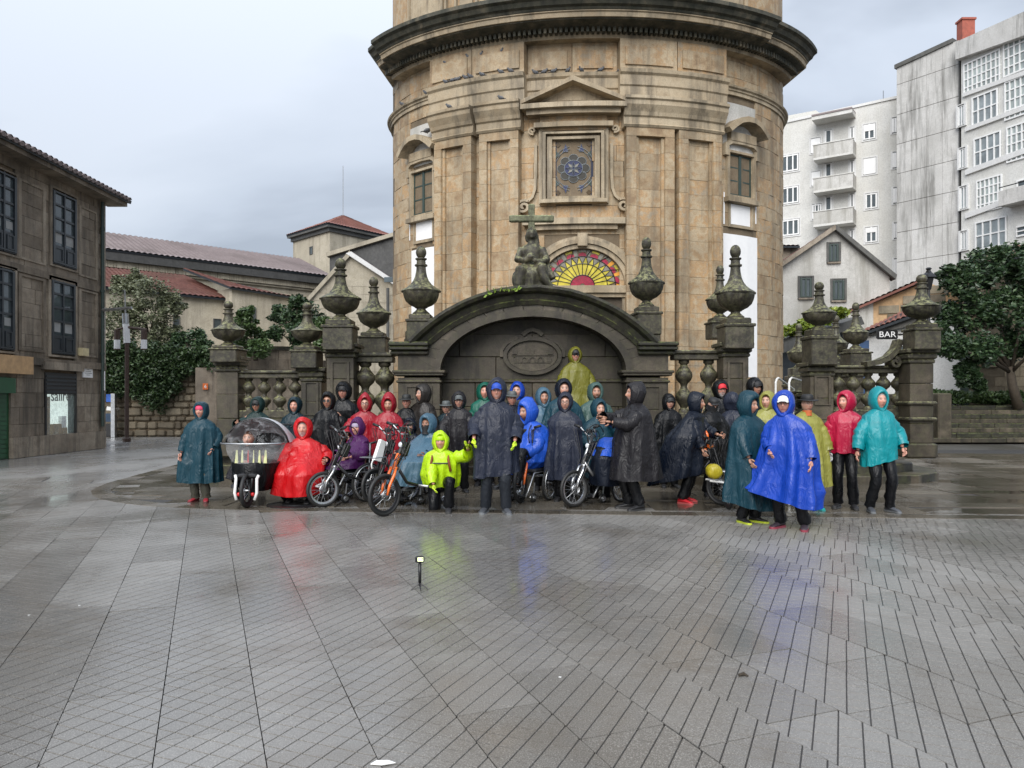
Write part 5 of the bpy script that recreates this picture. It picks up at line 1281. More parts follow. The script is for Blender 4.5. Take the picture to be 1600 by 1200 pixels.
for k, (yt, yb) in enumerate(((229, 252), (281, 303), (333, 356), (389, 402))):
    u0, u1 = pf.u(1277), pf.u(1338); xm = 1307; za, zc = pf.z(xm, yb), pf.z(xm, yt)
    for x0, x1, y0, y1 in ((1289, 1300, yt-26, yt+2), (1328, 1335, yt-30, yt-6)):
        w = window(pf, FA, x0, x1, y0, y1, M['white_frame'], M['glass'] if x0 < 1300 or True else None, 1, 1, .1, .05, (M['plaster_clean'], .03), None, 'balcony_door')
    b_ = fbox(MB(), f, u0, u1, za, za+.15, -.02, 1.1).build('balcony', M['apt'], FA)
    mb = MB(); fbox(mb, f, u0, u1, za+.15, zc, 1.0, 1.1); fbox(mb, f, u0, u0+.1, za+.15, zc, 0, 1.0); fbox(mb, f, u1-.1, u1, za+.15, zc, 0, 1.0); mb.build('balcony_wall', M['plaster'], b_)
    fbox(MB(), f, u0-.05, u1+.05, zc, zc+.06, .95, 1.14).build('balcony_cap', M['apt'], b_)
u0, u1 = pf.u(1275), pf.u(1337); zc = pf.z(1307, 190); fbox(MB(), f, u0, u1, zc, zc+.25, 0, 1.2).build('canopy', M['apt'], FA); fbox(MB(), f, u0, u1, zc+.25, zc+.36, 0, 1.25).build('canopy_tiles', M['tile_old'], FA)
p = pf.pt(pf.u(1376), pf.z(1376, 160), -1)-o; MB().tube([p, p+Vector((0, 0, 1.1))], .03, 5).build('antenna', M['alu'], FA); MB().tube([p+Vector((-.4, 0, .15)), p+Vector((.2, 0, .3))], .03, 5).build('antenna_arm', M['alu'], FA)
p = pf.pt(pf.u(1292), pf.z(1292, 182), -1)-o; MB().tube([p+Vector((0, 0, -.5)), p+Vector((0, 0, .55))], .14, 8).build('flue', M['plaster_clean'], FA)
# blank streaked panel wall + glazed gallery front
FB_ = building('concrete_block', (26, 46, 0), 'tall block with streaked blank concrete side and glazed galleries at the upper right', 'building'); o = FB_.location
ps = Plane((xat(1401, 48), 48), (xat(1498, 45), 45)); f = ps.f(o)
wallpoly(ps, [ps.uz(1401, 700), ps.uz(1401, 106), ps.uz(1489, 66), ps.uz(1498, 72), ps.uz(1498, 700)], 6, FB_, 'wall', M['joint'], -.05)
uw = ps.u(1498)-ps.u(1401); edges = [0]+[x for x in (0.0,)][1:]
ztop0, zt1 = ps.z(1401, 106), ps.z(1489, 66)
rowz = [ps.z(1401, y) for y in (133, 180, 226, 272, 318, 364, 410, 456, 520, 700)]
up = ps.u(1401)
for r in range(len(rowz)):
    for c in range(1):
        z1 = rowz[r-1] if r else None; z0 = rowz[r]
        for i in range(4):
            a, b_ = up+uw*i/4, up+uw*(i+1)/4
            if r == 0:
                zA = min(ztop0+(zt1-ztop0)*min(1, (a-up)/(uw*.9)), zt1); zB = min(ztop0+(zt1-ztop0)*min(1, (b_-up)/(uw*.9)), zt1)
                q = [(a+.006, z0+.02), (b_-.006, z0+.02), (b_-.006, zB), (a+.006, zA)]
            else: q = [(a+.006, z0+.02), (b_-.006, z0+.02), (b_-.006, z1-.01), (a+.006, z1-.01)]
            wallpoly(ps, q, .05, FB_, 'concrete_panel', M['panelwall'], rr.uniform(0, .006))
wallpoly(ps, [(up-.1, ztop0-.05), (up+uw*.92, zt1-.02), (up+uw*.92, zt1+.22), (up-.1, ztop0+.2)], .6, FB_, 'coping', M['slate'], .1)
p = ps.pt(ps.u(1500), 0, .05)-o; MB().tube([p, p+Vector((0, 0, ps.z(1500, 75)))], .06, 6).build('drainpipe', M['slate'], FB_)
pc = Plane((xat(1499, 44.8), 44.8), (xat(1680, 38.8), 38.8)); f = pc.f(o)
wallpoly(pc, [pc.uz(1502, 700), pc.uz(1502, 74), pc.uz(1680, 2), pc.uz(1680, 700)], 5, FB_, 'gallery_wall', M['apt'])
wallpoly(pc, [pc.uz(1500, 95), pc.uz(1500, 68), pc.uz(1680, -12), pc.uz(1680, 32)], 1.0, FB_, 'parapet', M['panelwall'], .4)
M['screen'] = glass('gallery_glass', (.30, .34, .33), .12)
for x0, x1, y0, y1, c, r, g in ((1506, 1564, 88, 140, 8, 4, 'screen'), (1568, 1640, 48, 108, 8, 4, 'screen'), (1519, 1560, 145, 192, 4, 2, 'glass_pale'), (1570, 1640, 115, 178, 8, 4, 'screen'), (1522, 1565, 210, 256, 4, 2, 'glass_pale'), (1573, 1640, 188, 246, 8, 4, 'screen'), (1526, 1567, 277, 330, 6, 4, 'screen'), (1524, 1574, 342, 388, 4, 2, 'glass_pale'), (1589, 1640, 275, 310, 3, 2, 'glass'), (1588, 1640, 348, 366, 3, 2, 'glass')):
    window(pc, FB_, x0, x1, y0, y1, M['white_frame'], M[g], c, r, .1, .08, None, None, mull=.07)
for x0, x1, y0, y1 in ((1498, 1508, 165, 196), (1500, 1510, 232, 262), (1501, 1512, 292, 326), (1502, 1512, 362, 390)):
    window(pc, FB_, x0, x1, y0, y1, M['white_frame'], M['glass_pale'], 2, 1, .08, .06, (M['plaster_clean'], .1), None, mull=.06)
for ya, yb, xa in ((196, 204, 1510), (262, 272, 1510), (330, 340, 1510), (142, 150, 1506)):
    wallpoly(pc, [pc.uz(xa, yb+2), pc.uz(xa, ya+4), pc.uz(1680, ya-60), pc.uz(1680, yb-60)], .3, FB_, 'floor_band', M['plaster_clean'], .12)
u0, u1 = pc.u(1578), pc.u(1680); za = pc.z(1590, 322); b_ = fbox(MB(), f, u0, u1, za, za+.8, .02, .9).build('balcony', M['panelwall'], FB_)
MB().tube([f(u0, za+1.0, .85), f(u1, za+1.0, .85)], .03, 5).build('balcony_rail', M['black'], b_)
M['brickred'] = plain('red_brick', (.32, .085, .055), .7, var=.2); cpos = P(1509, 64, 46.5)-o
MB().bx(cpos.x-.38, cpos.x+.38, cpos.y-.3, cpos.y+.3, cpos.z-1.2, cpos.z+1.15).build('chimney', M['brickred'], FB_); MB().bx(cpos.x-.44, cpos.x+.44, cpos.y-.36, cpos.y+.36, cpos.z+1.152, cpos.z+1.27).build('chimney_cap', M['brickred'], FB_)
# gable house
GB = building('white_gabled_house', (20, 38, 0), 'stained white gabled house with three dark windows and old tiled roof', 'house'); o = GB.location
pg = Plane((xat(1180, 38.5), 38.5), (xat(1400, 37.5), 37.5)); f = pg.f(o)
wallpoly(pg, [pg.uz(1180, 700), pg.uz(1180, 445), pg.uz(1303, 360), pg.uz(1390, 428), pg.uz(1390, 700)], 7, GB, 'wall', M['plaster'])
for x0, x1, y0, y1 in ((1295, 1310, 381, 409), (1250, 1268, 434, 465), (1301, 1319, 438, 469)): window(pg, GB, x0, x1, y0, y1, M['frame_green'], M['glass'], 2, 1, .1, .06, (M['slate'], .05), M['oldwall'], mull=.08)
wallpoly(pg, [pg.uz(1180, 446), pg.uz(1180, 438), pg.uz(1303, 353), pg.uz(1303, 361)], .7, GB, 'verge', M['oldwall'], .35); wallpoly(pg, [pg.uz(1303.2, 361), pg.uz(1303.2, 353), pg.uz(1398, 431), pg.uz(1396, 438)], .7, GB, 'verge', M['slate'], .35)
r0, r1, r2_ = pg.uz(1180, 438), pg.uz(1303, 355), pg.uz(1398, 432)
tiles(pg.pt(r0[0], r0[1]+.02, .3), pg.pt(r0[0], r0[1]+.02, -7), pg.pt(r1[0], r1[1], -7), pg.pt(r1[0], r1[1], .3), GB, M['tile'], .3, .05, 9)
tiles(pg.pt(r2_[0], r2_[1]+.02, -7), pg.pt(r2_[0], r2_[1]+.02, .3), pg.pt(r1[0], r1[1], .3), pg.pt(r1[0], r1[1], -7), GB, M['tile_old'], .3, .05, 9)
bh = P(1226, 383, 44)-o; HB_ = building('red_roofed_house', (16, 44, 0), 'sliver of a house with dark red roof between the round church and white gable', 'house'); o = HB_.location
ph = Plane((xat(1200, 46), 46), (xat(1262, 46), 46)); wallpoly(ph, [ph.uz(1200, 700), ph.uz(1200, 386), ph.uz(1250, 386), ph.uz(1250, 700)], 4, HB_, 'wall', M['oldwall'])
tiles(ph.pt(ph.u(1196), ph.z(1200, 386), .4), ph.pt(ph.u(1246), ph.z(1200, 386), .4), ph.pt(ph.u(1250), ph.z(1200, 374), -2.5), ph.pt(ph.u(1196), ph.z(1200, 374), -2.5), HB_, M['tile'], .25, .05, 6)
# terrace, steps up to it
TZ = 1.32; TY = 31.2
MB().prism([(13.5, TY, 0), (60, TY, 0), (60, 60, 0), (13.5, 60, 0)], (0, 0, TZ)).build('terrace', M['earth'])['kind'] = 'structure'
SR = empty('stone_stairs', (xat(1535, 28), 28, 0), 0, 'broad dark mossy stone stairs rising to the terrace at the right', 'stairs'); o = SR.location
ns = 8
for k in range(ns):
    y0 = 28.0+k*.4; z1 = TZ*(k+1)/ns; L = 0; x = 14.3
    while x < 21.6:
        w = rr.uniform(.9, 1.5); MB().bevbox((x+w/2-o.x, y0+.24-o.y, z1-.085+rr.uniform(-.006, .006)), (w-.012, .5, .17), .015).build('step_stone', M['fount_black' if k % 2 else 'fount'], SR); x += w
    MB().bx(14.3-o.x, 22-o.x, y0+.05-o.y, TY-.01-o.y, z1-TZ/ns+.001, z1-.02).build('step_core', M['fount_black'], SR)
SWL = building('stone_parapet', (xat(1462, 29), 29, 0), 'low dark stone parapet beside the broad stairs', 'wall'); MB().bevbox((-.2, 1, .9), (.5, 4, 1.8), .04).build('wall', M['fount'], SWL)
GRASS = []; rg = random.Random(31)
V = leaves(7000, [(P(rg.uniform(1462, 1640), 618+rg.uniform(-4, 10), rg.uniform(31.4, 33.4)), (.5, .4, .16)) for _ in range(90)], .16, rg, -.8)
gobj = leafmesh('grass', V, M['leaf_mid'], None); gobj['kind'] = 'stuff'
# white bar house
BH = building('bar_house', (17.5, 34, 0), 'low whitewashed bar with red tiled roofs and a brown stone upper wall', 'house'); o = BH.location
pb_ = Plane((xat(1325, 35.5), 35.5), (xat(1502, 33.6), 33.6)); f = pb_.f(o)
wallpoly(pb_, [pb_.uz(1325, 700), pb_.uz(1325, 540), pb_.uz(1432, 495), pb_.uz(1500, 500), pb_.uz(1500, 700)], 4, BH, 'wall', M['plaster_clean'])
wallpoly(pb_, [pb_.uz(1338, 530), pb_.uz(1338, 522), pb_.uz(1440, 488), pb_.uz(1440, 505)], .4, BH, 'eave_board', M['slate'], .25)
tiles(pb_.pt(*pb_.uz(1335, 526), .5), pb_.pt(*pb_.uz(1440, 488), .5), pb_.pt(*pb_.uz(1440, 470), -1.2), pb_.pt(*pb_.uz(1345, 515), -1.2), BH, M['tile'], .22, .05, 5)
window(pb_, BH, 1399, 1420, 531, 557, M['white_frame'], M['glass'], 3, 3, .07, .06, (M['plaster_clean'], .05), None, mull=.06)
fbox(MB(), f, pb_.u(1343), pb_.u(1358), 1.4, pb_.z(1350, 532), -.02, .03).build('blue_door', plain('blue_door_paint', (.03, .09, .22), .4), BH)
pu = Plane((xat(1290, 38.6), 38.6), (xat(1460, 36.4), 36.4)); f2 = pu.f(o)
wallpoly(pu, [pu.uz(1300, 700), pu.uz(1300, 500), pu.uz(1447, 440), pu.uz(1500, 460), pu.uz(1500, 700)], 3, BH, 'upper_wall', M['board'], -.06)
for r in range(8):
    u_ = pu.u(1300)+(.3 if r % 2 else 0); z0 = pu.z(1370, 545)+r*.42
    while u_ < pu.u(1470):
        w = rr.uniform(.6, 1.3)
        lim = min(pu.z(1300, 500)+(u_-pu.u(1300))/(pu.u(1447)-pu.u(1300))*(pu.z(1447, 440)-pu.z(1300, 500)), pu.z(1447, 440))
        if z0+.42 < lim-.15 and rr.random() < .85: fbox(MB(), f2, u_+.03, u_+w-.03, z0+.025, z0+.40, -.1, rr.uniform(-.02, .02)).build('stone_block', M['rubble'], BH)
        u_ += w
tiles(pu.pt(*pu.uz(1300, 498), .4), pu.pt(*pu.uz(1448, 434), .4), pu.pt(*pu.uz(1448, 431), -2.5), pu.pt(*pu.uz(1300, 478), -2.5), BH, M['tile'], .26, .05, 7, fascia=M['tile'])
BS = building('bar_sign', (xat(1386, 33.8), 33.8, zat(523, 33.8)), 'black scalloped hanging sign reading BAR on the white wall', 'sign'); o = BS.location
sgn = [(-.42, -.2), (.42, -.2), (.47, -.12), (.45, 0), (.47, .12), (.42, .2), (.2, .22), (0, .24), (-.2, .22), (-.42, .2), (-.47, .12), (-.45, 0), (-.47, -.12), (-.2, -.24), (.1, -.24)]
sgn = [(a, b_) for a, b_ in sgn[:13]]+[(-.42, -.2)][:0]
MB().prism([(a, -.03, b_) for a, b_ in sgn], (0, .06, 0)).build('board', M['black'], BS)
for dx in (-.012, 0, .012): pass
text('BAR', 'lettering', .36, M['whitepanel'], BS, Matrix(((1.15, 0, 0, 0), (0, 0, -1, -.04), (0, 1, 0, 0), (0, 0, 0, 1))), .006)
MB().tube([(.4, .0, .02), (.75, .0, .02), (.78, .5, .02)], .03, 6).build('bracket', M['black'], BS)
# stone house far right with red roof behind the tree
SH = building('brown_stone_house', (25, 34, 0), 'brown stone house with red tiled roof behind the big tree', 'house'); o = SH.location
psr = Plane((xat(1500, 34.2), 34.2), (xat(1700, 31.8), 31.8)); f = psr.f(o)
wallpoly(psr, [psr.uz(1500, 700), psr.uz(1500, 430), psr.uz(1700, 385), psr.uz(1700, 700)], 6, SH, 'wall', M['joint'], -.03)
for r in range(16):
    u_ = psr.u(1514)+(.25 if r % 2 else 0); z0 = 1.3+r*.42
    while u_ < psr.u(1690):
        w = rr.uniform(.5, 1.1)
        if not (psr.u(1540)-w < u_ < psr.u(1558) and psr.z(1548, 572)-.4 < z0 < psr.z(1548, 535)): fbox(MB(), f, u_+.008, u_+w-.008, z0+.008, z0+.412, -.1, rr.uniform(-.01, .015)).build('stone_block', M['rubble'], SH)
        u_ += w
window(psr, SH, 1541, 1558, 536, 570, M['frame_green'], M['glass'], 2, 1, .1, .05, (M['rubble'], .06), M['rubble'])
fbox(MB(), f, psr.u(1500), psr.u(1514), 1.3, psr.z(1506, 545), -.02, .03).build('green_door', M['frame_green'], SH)
tiles(psr.pt(*psr.uz(1468, 432), .8), psr.pt(*psr.uz(1700, 378), .8), psr.pt(*psr.uz(1700, 330), -3.5), psr.pt(*psr.uz(1500, 395), -3.5), SH, M['tile'], .28, .06, 10)
# vine roof beside the church
VN = building('vine_roof', (15.5, 28, 0), 'dark timber lean-to beside the round church overgrown with yellow green vine', 'shed'); o = VN.location
pv = Plane((xat(1214, 30), 30), (xat(1345, 32), 32)); f = pv.f(o)
wallpoly(pv, [pv.uz(1212, 700), pv.uz(1212, 545), pv.uz(1320, 505), pv.uz(1340, 520), pv.uz(1340, 700)], 2.5, VN, 'wall', M['wood_dark'])
wallpoly(pv, [pv.uz(1210, 552), pv.uz(1210, 538), pv.uz(1330, 496), pv.uz(1335, 508)], 2.2, VN, 'roof', M['slate'], .5)
wallpoly(pv, [pv.uz(1316, 640), pv.uz(1316, 535), pv.uz(1330, 532), pv.uz(1330, 640)], .2, VN, 'white_post', M['plaster_clean'], .15)
VV = empty('vine', pv.pt(pv.u(1270), 4.2, .4), 0, 'yellow green climbing vine spread over the dark lean-to roof', 'vine')
cs = [(P(1218+k*3.6, 532-k*1.42-rg.uniform(0, 14), 30.2+rg.uniform(-.3, .8))-VV.location, (.35, .3, .16)) for k in range(28)]
leafmesh('foliage', leaves(3200, cs, .2, rg), M['vine'], VV)
# black lantern and the big tree on the right
LN = empty('lantern_post', (xat(1451, 24), 24, 0), 0, 'black wrought iron lantern post behind the large urn on the right', 'street lamp'); zt = zat(440, 24)
MB().tube([(0, 0, 0), (0, 0, zt-.2)], [.07, .045], 8).build('post', M['black'], LN); MB().lathe([(.08, -.25), (.16, .1), (.26, .12), (.2, .2), (.1, .28), (.06, .36), (.1, .40), (.05, .44)], (0, 0, zt), 6).build('lantern', M['black'], LN)
tree('big dark green leafy tree standing on the terrace by the stairs at the right edge', (xat(1592, 30.5), 30.5, TZ), [(1500, 440, 34), (1540, 415, 38), (1585, 405, 36), (1630, 420, 40), (1480, 490, 26), (1520, 490, 42), (1570, 480, 46), (1625, 490, 46), (1490, 540, 26), (1535, 545, 34), (1580, 540, 30), (1640, 550, 36), (1510, 580, 22), (1470, 520, 16), (1528, 600, 14), (1600, 440, 40)], 30, M['leaf_dark'], 34000, .17, 17, 12, trunk_r=.17, dy=2.4)
# =================================================================== PEOPLE
def skinmat():
    m, nt, b = newmat('skin'); a = nd(nt, 'ShaderNodeVertexColor'); a.layer_name = 'Col'
    n = tnoise(nt, nd(nt, 'ShaderNodeTexCoord').outputs['Object'], 40, 3)
    c = mixc(nt, mth(nt, 'MULTIPLY', n, .25), a.outputs[0], (.35, .12, .08))
    lk(nt, c, b.inputs['Base Color']); b.inputs['Roughness'].default_value = .48; b.inputs['Subsurface Weight'].default_value = .06; b.inputs['Subsurface Radius'].default_value = (.02, .008, .005)
    return m
M['skin'] = skinmat()
CLOTH = {}
def cloth(name, col, rough=.3, coat=.25):
    if name not in CLOTH: CLOTH[name] = nylon(name+'_rain_cloth', col, rough, coat)
    return CLOTH[name]
NY = dict(navy=(.005, .008, .016), black=(.004, .0045, .0055), charcoal=(.015, .014, .016), slate=(.017, .021, .036), teal=(.007, .038, .056), teal_d=(.004, .018, .026), green=(.005, .09, .06), greenblack=(.008, .026, .024),
          red=(.48, .004, .007), crimson=(.26, .003, .012), crimson_j=(.38, .006, .04), purple=(.06, .010, .075), neon=(.42, .66, .005), olive=(.13, .125, .012), khaki=(.24, .235, .045), blue=(.004, .045, .36), bluel=(.015, .085, .50), aqua=(.0, .22, .25), brown=(.022, .019, .017), steel=(.05, .11, .16), sage=(.05, .095, .085), trouser=(.005, .0055, .007), trouser_g=(.022, .026, .033), trouser_o=(.07, .07, .055))
def CL(n): return cloth(n, NY[n])
PM = {}
def pmat(n, col, rough=.5):
    if n not in PM: PM[n] = plain(n, col, rough)
    return PM[n]
def ik(a, c, l1, l2, pole):
    a, c, pole = Vector(a), Vector(c), Vector(pole); d = c-a; L = min(d.length, (l1+l2)*.999); dn = d.normalized()
    x = (l1*l1-l2*l2+L*L)/(2*L); h = math.sqrt(max(0, l1*l1-x*x)); p = pole-dn*pole.dot(dn)
    if p.length < 1e-5: p = Vector((0, -1, 0))
    return a+dn*x+p.normalized()*h, a+dn*L
def head_mesh(kind, tone, hair, beard, smile):
    """head centred at the origin, facing -Y; returns verts, faces, colours"""
    NU, NV = 40, 34; vs = []; cs = []; fs = []
    g = lambda x, y, s: math.exp(-((x/s[0])**2+(y/s[1])**2))
    for i in range(NV+1):
        v = i/NV; ph = PI*v
        for j in range(NU):
            t = 2*PI*j/NU; t = t-.55*math.sin(t)   # denser at the front (t=0)
            dx, dy, dz = math.sin(ph)*math.sin(t), -math.sin(ph)*math.cos(t), math.cos(ph)
            z = .122*dz if dz > 0 else .118*dz
            jaw = 1-.30*max(0, min(1, (-z-.015)/.1))**1.3
            x = .077*dx*jaw; y = .098*dy*(1-.12*max(0, -z/.118)) if dy < 0 else .1*dy*(1-.35*max(0, -z/.118))
            fr = max(0, -dy); ox = oy = 0
            if dy < 0:
                n = .024*g(x, z+.008, (.013, .026))+.010*g(x, z+.022, (.02, .012)); oy -= n
                oy += .011*(g(x-.031, z-.022, (.02, .013))+g(x+.031, z-.022, (.02, .013)))
                oy -= .005*(g(x-.03, z-.043, (.028, .009))+g(x+.03, z-.043, (.028, .009)))
                oy -= .006*g(x, z+.058, (.024, .013)); oy -= .007*g(x, z+.1, (.02, .014)); oy -= .004*(g(x-.042, z+.018, (.018, .018))+g(x+.042, z+.018, (.018, .018)))
            ex = g(y-.012, z-.005, (.018, .03))*(.014 if abs(dx) > .5 else 0)
            vs.append(Vector((x+math.copysign(ex, dx), y+oy, z)))
            c = [tone[k] for k in range(3)]
            def mixin(c, q, w): return [c[k]*(1-w)+q[k]*w for k in range(3)]
            if dy < -.15:
                c = mixin(c, (tone[0]*.95, tone[1]*.62, tone[2]*.55), .5*min(1, g(x-.04, z+.02, (.025, .025))+g(x+.04, z+.02, (.025, .025))))
                w = min(1, 1.3*g(x, z+.06, (.026, .009))); c = mixin(c, (.36, .10, .085), w)
                if smile: c = mixin(c, (.72, .68, .62), min(1, 1.3*g(x, z+.058, (.02, .005))))
                for s in (-1, 1):
                    c = mixin(c, (.55, .52, .5), min(1, 1.2*g(x-s*.031, z-.02, (.015, .007)))); c = mixin(c, (.02, .015, .012), min(1, 1.5*g(x-s*.031, z-.02, (.0075, .0085)))); c = mixin(c, hair, .75*min(1, 1.4*g(x-s*.032, z-.044, (.02, .005))))
                if beard:
                    w = max(0, min(1, (-z-.035)/.02))*(1-.9*min(1, 1.2*g(x, z+.058, (.022, .008)))); w = max(w, .8*g(x, z+.04, (.03, .008))); c = mixin(c, beard, w*.92)
            hl = z-.072+max(0, dy)*.5
            if dy > -.75 and hl > -.02 and dz > -.45: c = mixin(c, hair, max(0, min(1, (hl+.02)/.03)))
            cs.append(c)
    for i in range(NV):
        for j in range(NU):
            k = (j+1) % NU; fs.append((i*NU+j, i*NU+k, (i+1)*NU+k, (i+1)*NU+j))
    return vs, fs, cs
def skin_eval(chains, name='tmp', sub=1):
    """chains: list of (points, radii, extra edges); one Skin surface over all of them"""
    vs, es, rs, roots = [], [], [], []
    for pts, rad, edges in chains:
        b = len(vs); vs += [tuple(p) for p in pts]; rs += list(rad); es += [(a+b, c+b) for a, c in edges]; roots.append(b)
    me = bpy.data.meshes.new(name); me.from_pydata(vs, es, []); o = bpy.data.objects.new(name, me); COL.objects.link(o)
    o.modifiers.new('skin', 'SKIN').use_smooth_shade = True
    for i, sv in enumerate(me.skin_vertices[0].data):
        r = rs[i]; sv.radius = r if hasattr(r, '__len__') else (r, r)
        if i in roots: sv.use_root = True
    if sub: o.modifiers.new('sub', 'SUBSURF').levels = sub
    dg = bpy.context.evaluated_depsgraph_get(); m2 = bpy.data.meshes.new_from_object(o.evaluated_get(dg))
    bpy.data.objects.remove(o); return m2
def seq(n): return [(i, i+1) for i in range(n-1)]
def hand_chains(wr, el, s, side, curl=.6, palm_n=None):
    d = (wr-el).normalized(); n = Vector(palm_n) if palm_n is not None else Vector((-side*.8, -.3, 0)); n = (n-d*n.dot(d)).normalized(); w = d.cross(n).normalized()
    if w.y > 0: w = -w                     # thumb side points forward
    C = []; pm = wr+d*.05*s
    C.append(([wr, pm, wr+d*.085*s], [.024*s, (.036*s, .017*s), (.036*s, .014*s)], seq(3)))
    for k, (off, L) in enumerate(((.03, .068), (.010, .078), (-.010, .072), (-.029, .056))):
        b = wr+d*.075*s+w*off*s; m = wr+d*(.09+L*.45)*s+w*off*1.15*s+n*L*.25*curl*s; t = m+(d*(1-curl*.75)+n*curl).normalized()*L*.55*s
        C.append(([b, m, t], [.0105*s, .0095*s, .0075*s], seq(3)))
    b = wr+d*.03*s+w*.026*s; m = b+(d*.55+w*.75+n*.2)*.036*s; t = m+(d*.85+w*.15+n*.45)*.034*s
    C.append(([b, m, t], [.013*s, .011*s, .008*s], seq(3)))
    return C
def xyz_rot(yaw, pitch=0, roll=0): return Matrix.Rotation(yaw, 3, 'Z') @ Matrix.Rotation(pitch, 3, 'X') @ Matrix.Rotation(roll, 3, 'Y')
def crease(p, sd, s=1.0):
    q = Vector((p[0]*2.5*s+sd, p[1]*2.5*s, p[2]*1.5*s-sd)); w = mnoise.noise(q*.7+Vector((9, 2, 4))); q += Vector((w, w*.5, -w))*.8
    a = mnoise.noise(q); b = mnoise.noise(q*2.3+Vector((3, 1, 7)))
    return (1-2.6*abs(a)**.8)*.8+(.5-abs(b))*.35
def drape(prof, seed, fold=.03, nf=9, hem=.0, hemdir=0, M_=92, N=52, gather=None, wind=0, windx=0, cre=.014):
    """garment shell: prof rows (z, half width, half depth, cx, cy), top to bottom"""
    rng = random.Random(seed); P_ = [tuple(r)+(0,)*(5-len(r)) for r in prof]
    ks = [(nf+rng.choice((-2, -1, 0, 1, 3)), rng.uniform(0, 6.28), rng.uniform(.5, 1.0), rng.uniform(-1.2, 1.2)) for _ in range(3)]
    ks += [(rng.choice((2, 3)), rng.uniform(0, 6.28), .7, 0)]
    lens = [0]
    for a, b in zip(P_, P_[1:]): lens.append(lens[-1]+math.hypot(a[0]-b[0], a[1]-b[1])+1e-4)
    T = lens[-1]; rings = []
    for i in range(N+1):
        t = i/N; l = t*T; k = 0
        while k < len(lens)-2 and l > lens[k+1]: k += 1
        w = (l-lens[k])/(lens[k+1]-lens[k]); w2 = w*w*(3-2*w)*.35+w*.65
        z, a, b, cx, cy = (P_[k][q]+(P_[k+1][q]-P_[k][q])*w2 for q in range(5))
        A = fold*1.6*max(0, min(1, (t-.14)/.7))**.9; rg = []
        for j in range(M_):
            th_ = 2*PI*j/M_; c, s = math.cos(th_), math.sin(th_); e = 2/2.35
            x = a*math.copysign(abs(c)**e, c); y = b*math.copysign(abs(s)**e, s)
            f_ = 0
            for n_, ph, wt, dr in ks[:3]:
                q = math.sin(n_*th_+ph+dr*t*2); f_ += wt*(abs(q)**.7*math.copysign(1, q))*.5
            f_ += ks[3][2]*math.sin(ks[3][0]*th_+ks[3][1])*.35
            f_ = max(f_, -.38); d = Vector((c, s*1.0, 0)); p = Vector((cx+x, cy+y, z))+d*(A*f_)
            p += d*(crease(p, seed*1.37)*cre*1.7+crease(p*1.9, seed*.7)*cre*.45)*min(1, t*5)
            if hem: p.z += hem*max(0, (t-.55)/.45)**1.5*math.cos(th_-hemdir)
            p.z += .02*f_*A/max(fold, .001)*max(0, t-.7)*1.5
            p.x += windx*max(0, t-.35)**1.6*(.5+.5*c*(1 if windx > 0 else -1))
            p.y += wind*max(0, t-.4)**1.6
            rg.append(p)
        rings.append(rg)
    mb = MB(); mb.loft(rings, True); return mb
def sleeve(mb, a, e, w, r0, r1, r2, seed, bag=.0):
    pts = []; rad = []; n = 14
    for i in range(n+1):
        t = i/n
        if t < .5: p = a.lerp(e, t*2); r = (r0+(r1-r0)*t*2)*min(1, .5+t*2.6)
        else: p = e.lerp(w, t*2-1); r = r1+(r2-r1)*(t*2-1)
        # round the elbow
        if .3 < t < .7: m = a.lerp(e, .6).lerp(e.lerp(w, .4), (t-.3)/.4); p = p.lerp(m, .35*math.sin((t-.3)/.4*PI))
        p = p+Vector((0, 0, -bag*math.sin(t*PI))); pts.append(p); rad.append(r*(1+.07*math.sin(i*2.1+seed)+.05*math.sin(i*3.7+seed*2)))
    s0 = len(mb.v); mb.tube(pts, rad, 14, False)
    for i in range(s0, len(mb.v)):
        v = Vector(mb.v[i]); k = (i-s0)//14; c = pts[k]; d = (v-c)
        if d.length > 1e-5: v = v+d.normalized()*crease(v*1.9, seed)*.02; mb.v[i] = tuple(v)
def hood_mb(seed, peak=.0, point=.0, brim=0, loose=1.0, face=1.0, drape_=.0):
    rng = random.Random(seed); NF, NS = 36, 16; rings = []
    S_ = [(-.14, .060, .088, -.040), (-.06, .068, .100, -.078), (0, .074, .110, -.084), (.06, .086, .124, -.076), (.2, .106, .144, -.046), (.38, .120, .158, .0), (.55, .126, .162, .045), (.7, .120, .154, .085), (.84, .098, .126, .118), (.94, .058, .078, .138), (1, .004, .006, .144)]
    for q, (s, rx, rz, y) in enumerate(S_):
        rg = []; k = loose if s > 0 else 1; kf = face
        for j in range(NF):
            a = 2*PI*j/NF; c, sn = math.cos(a), math.sin(a)
            x = rx*k*kf*c; z = rz*k*kf*sn+.004
            yy = y
            if sn > 0: z += point*sn**3*max(0, math.sin(PI*min(1, max(0, (s+.05)/1.1)))); yy -= peak*sn**4*max(0, 1-abs(s)*2.2)
            if sn < 0: z -= (.035+drape_)*(-sn)**2*(1-.55*max(0, s)); x *= 1-.12*sn*sn
            if s > .55 and sn < -.1: yy -= .03*(-sn)
            p = Vector((x, yy, z)); d = Vector((c, .2, sn)); p += d*crease(p*2.4, seed)*.013*(1 if s > .02 else .3)
            rg.append(p)
        rings.append(rg)
    mb = MB(); mb.loft(rings, True, False, True); return mb
def xf(mb, R3, loc, sc=1.0): mb.v = [tuple(R3 @ (Vector(v)*sc)+loc) for v in mb.v]; return mb
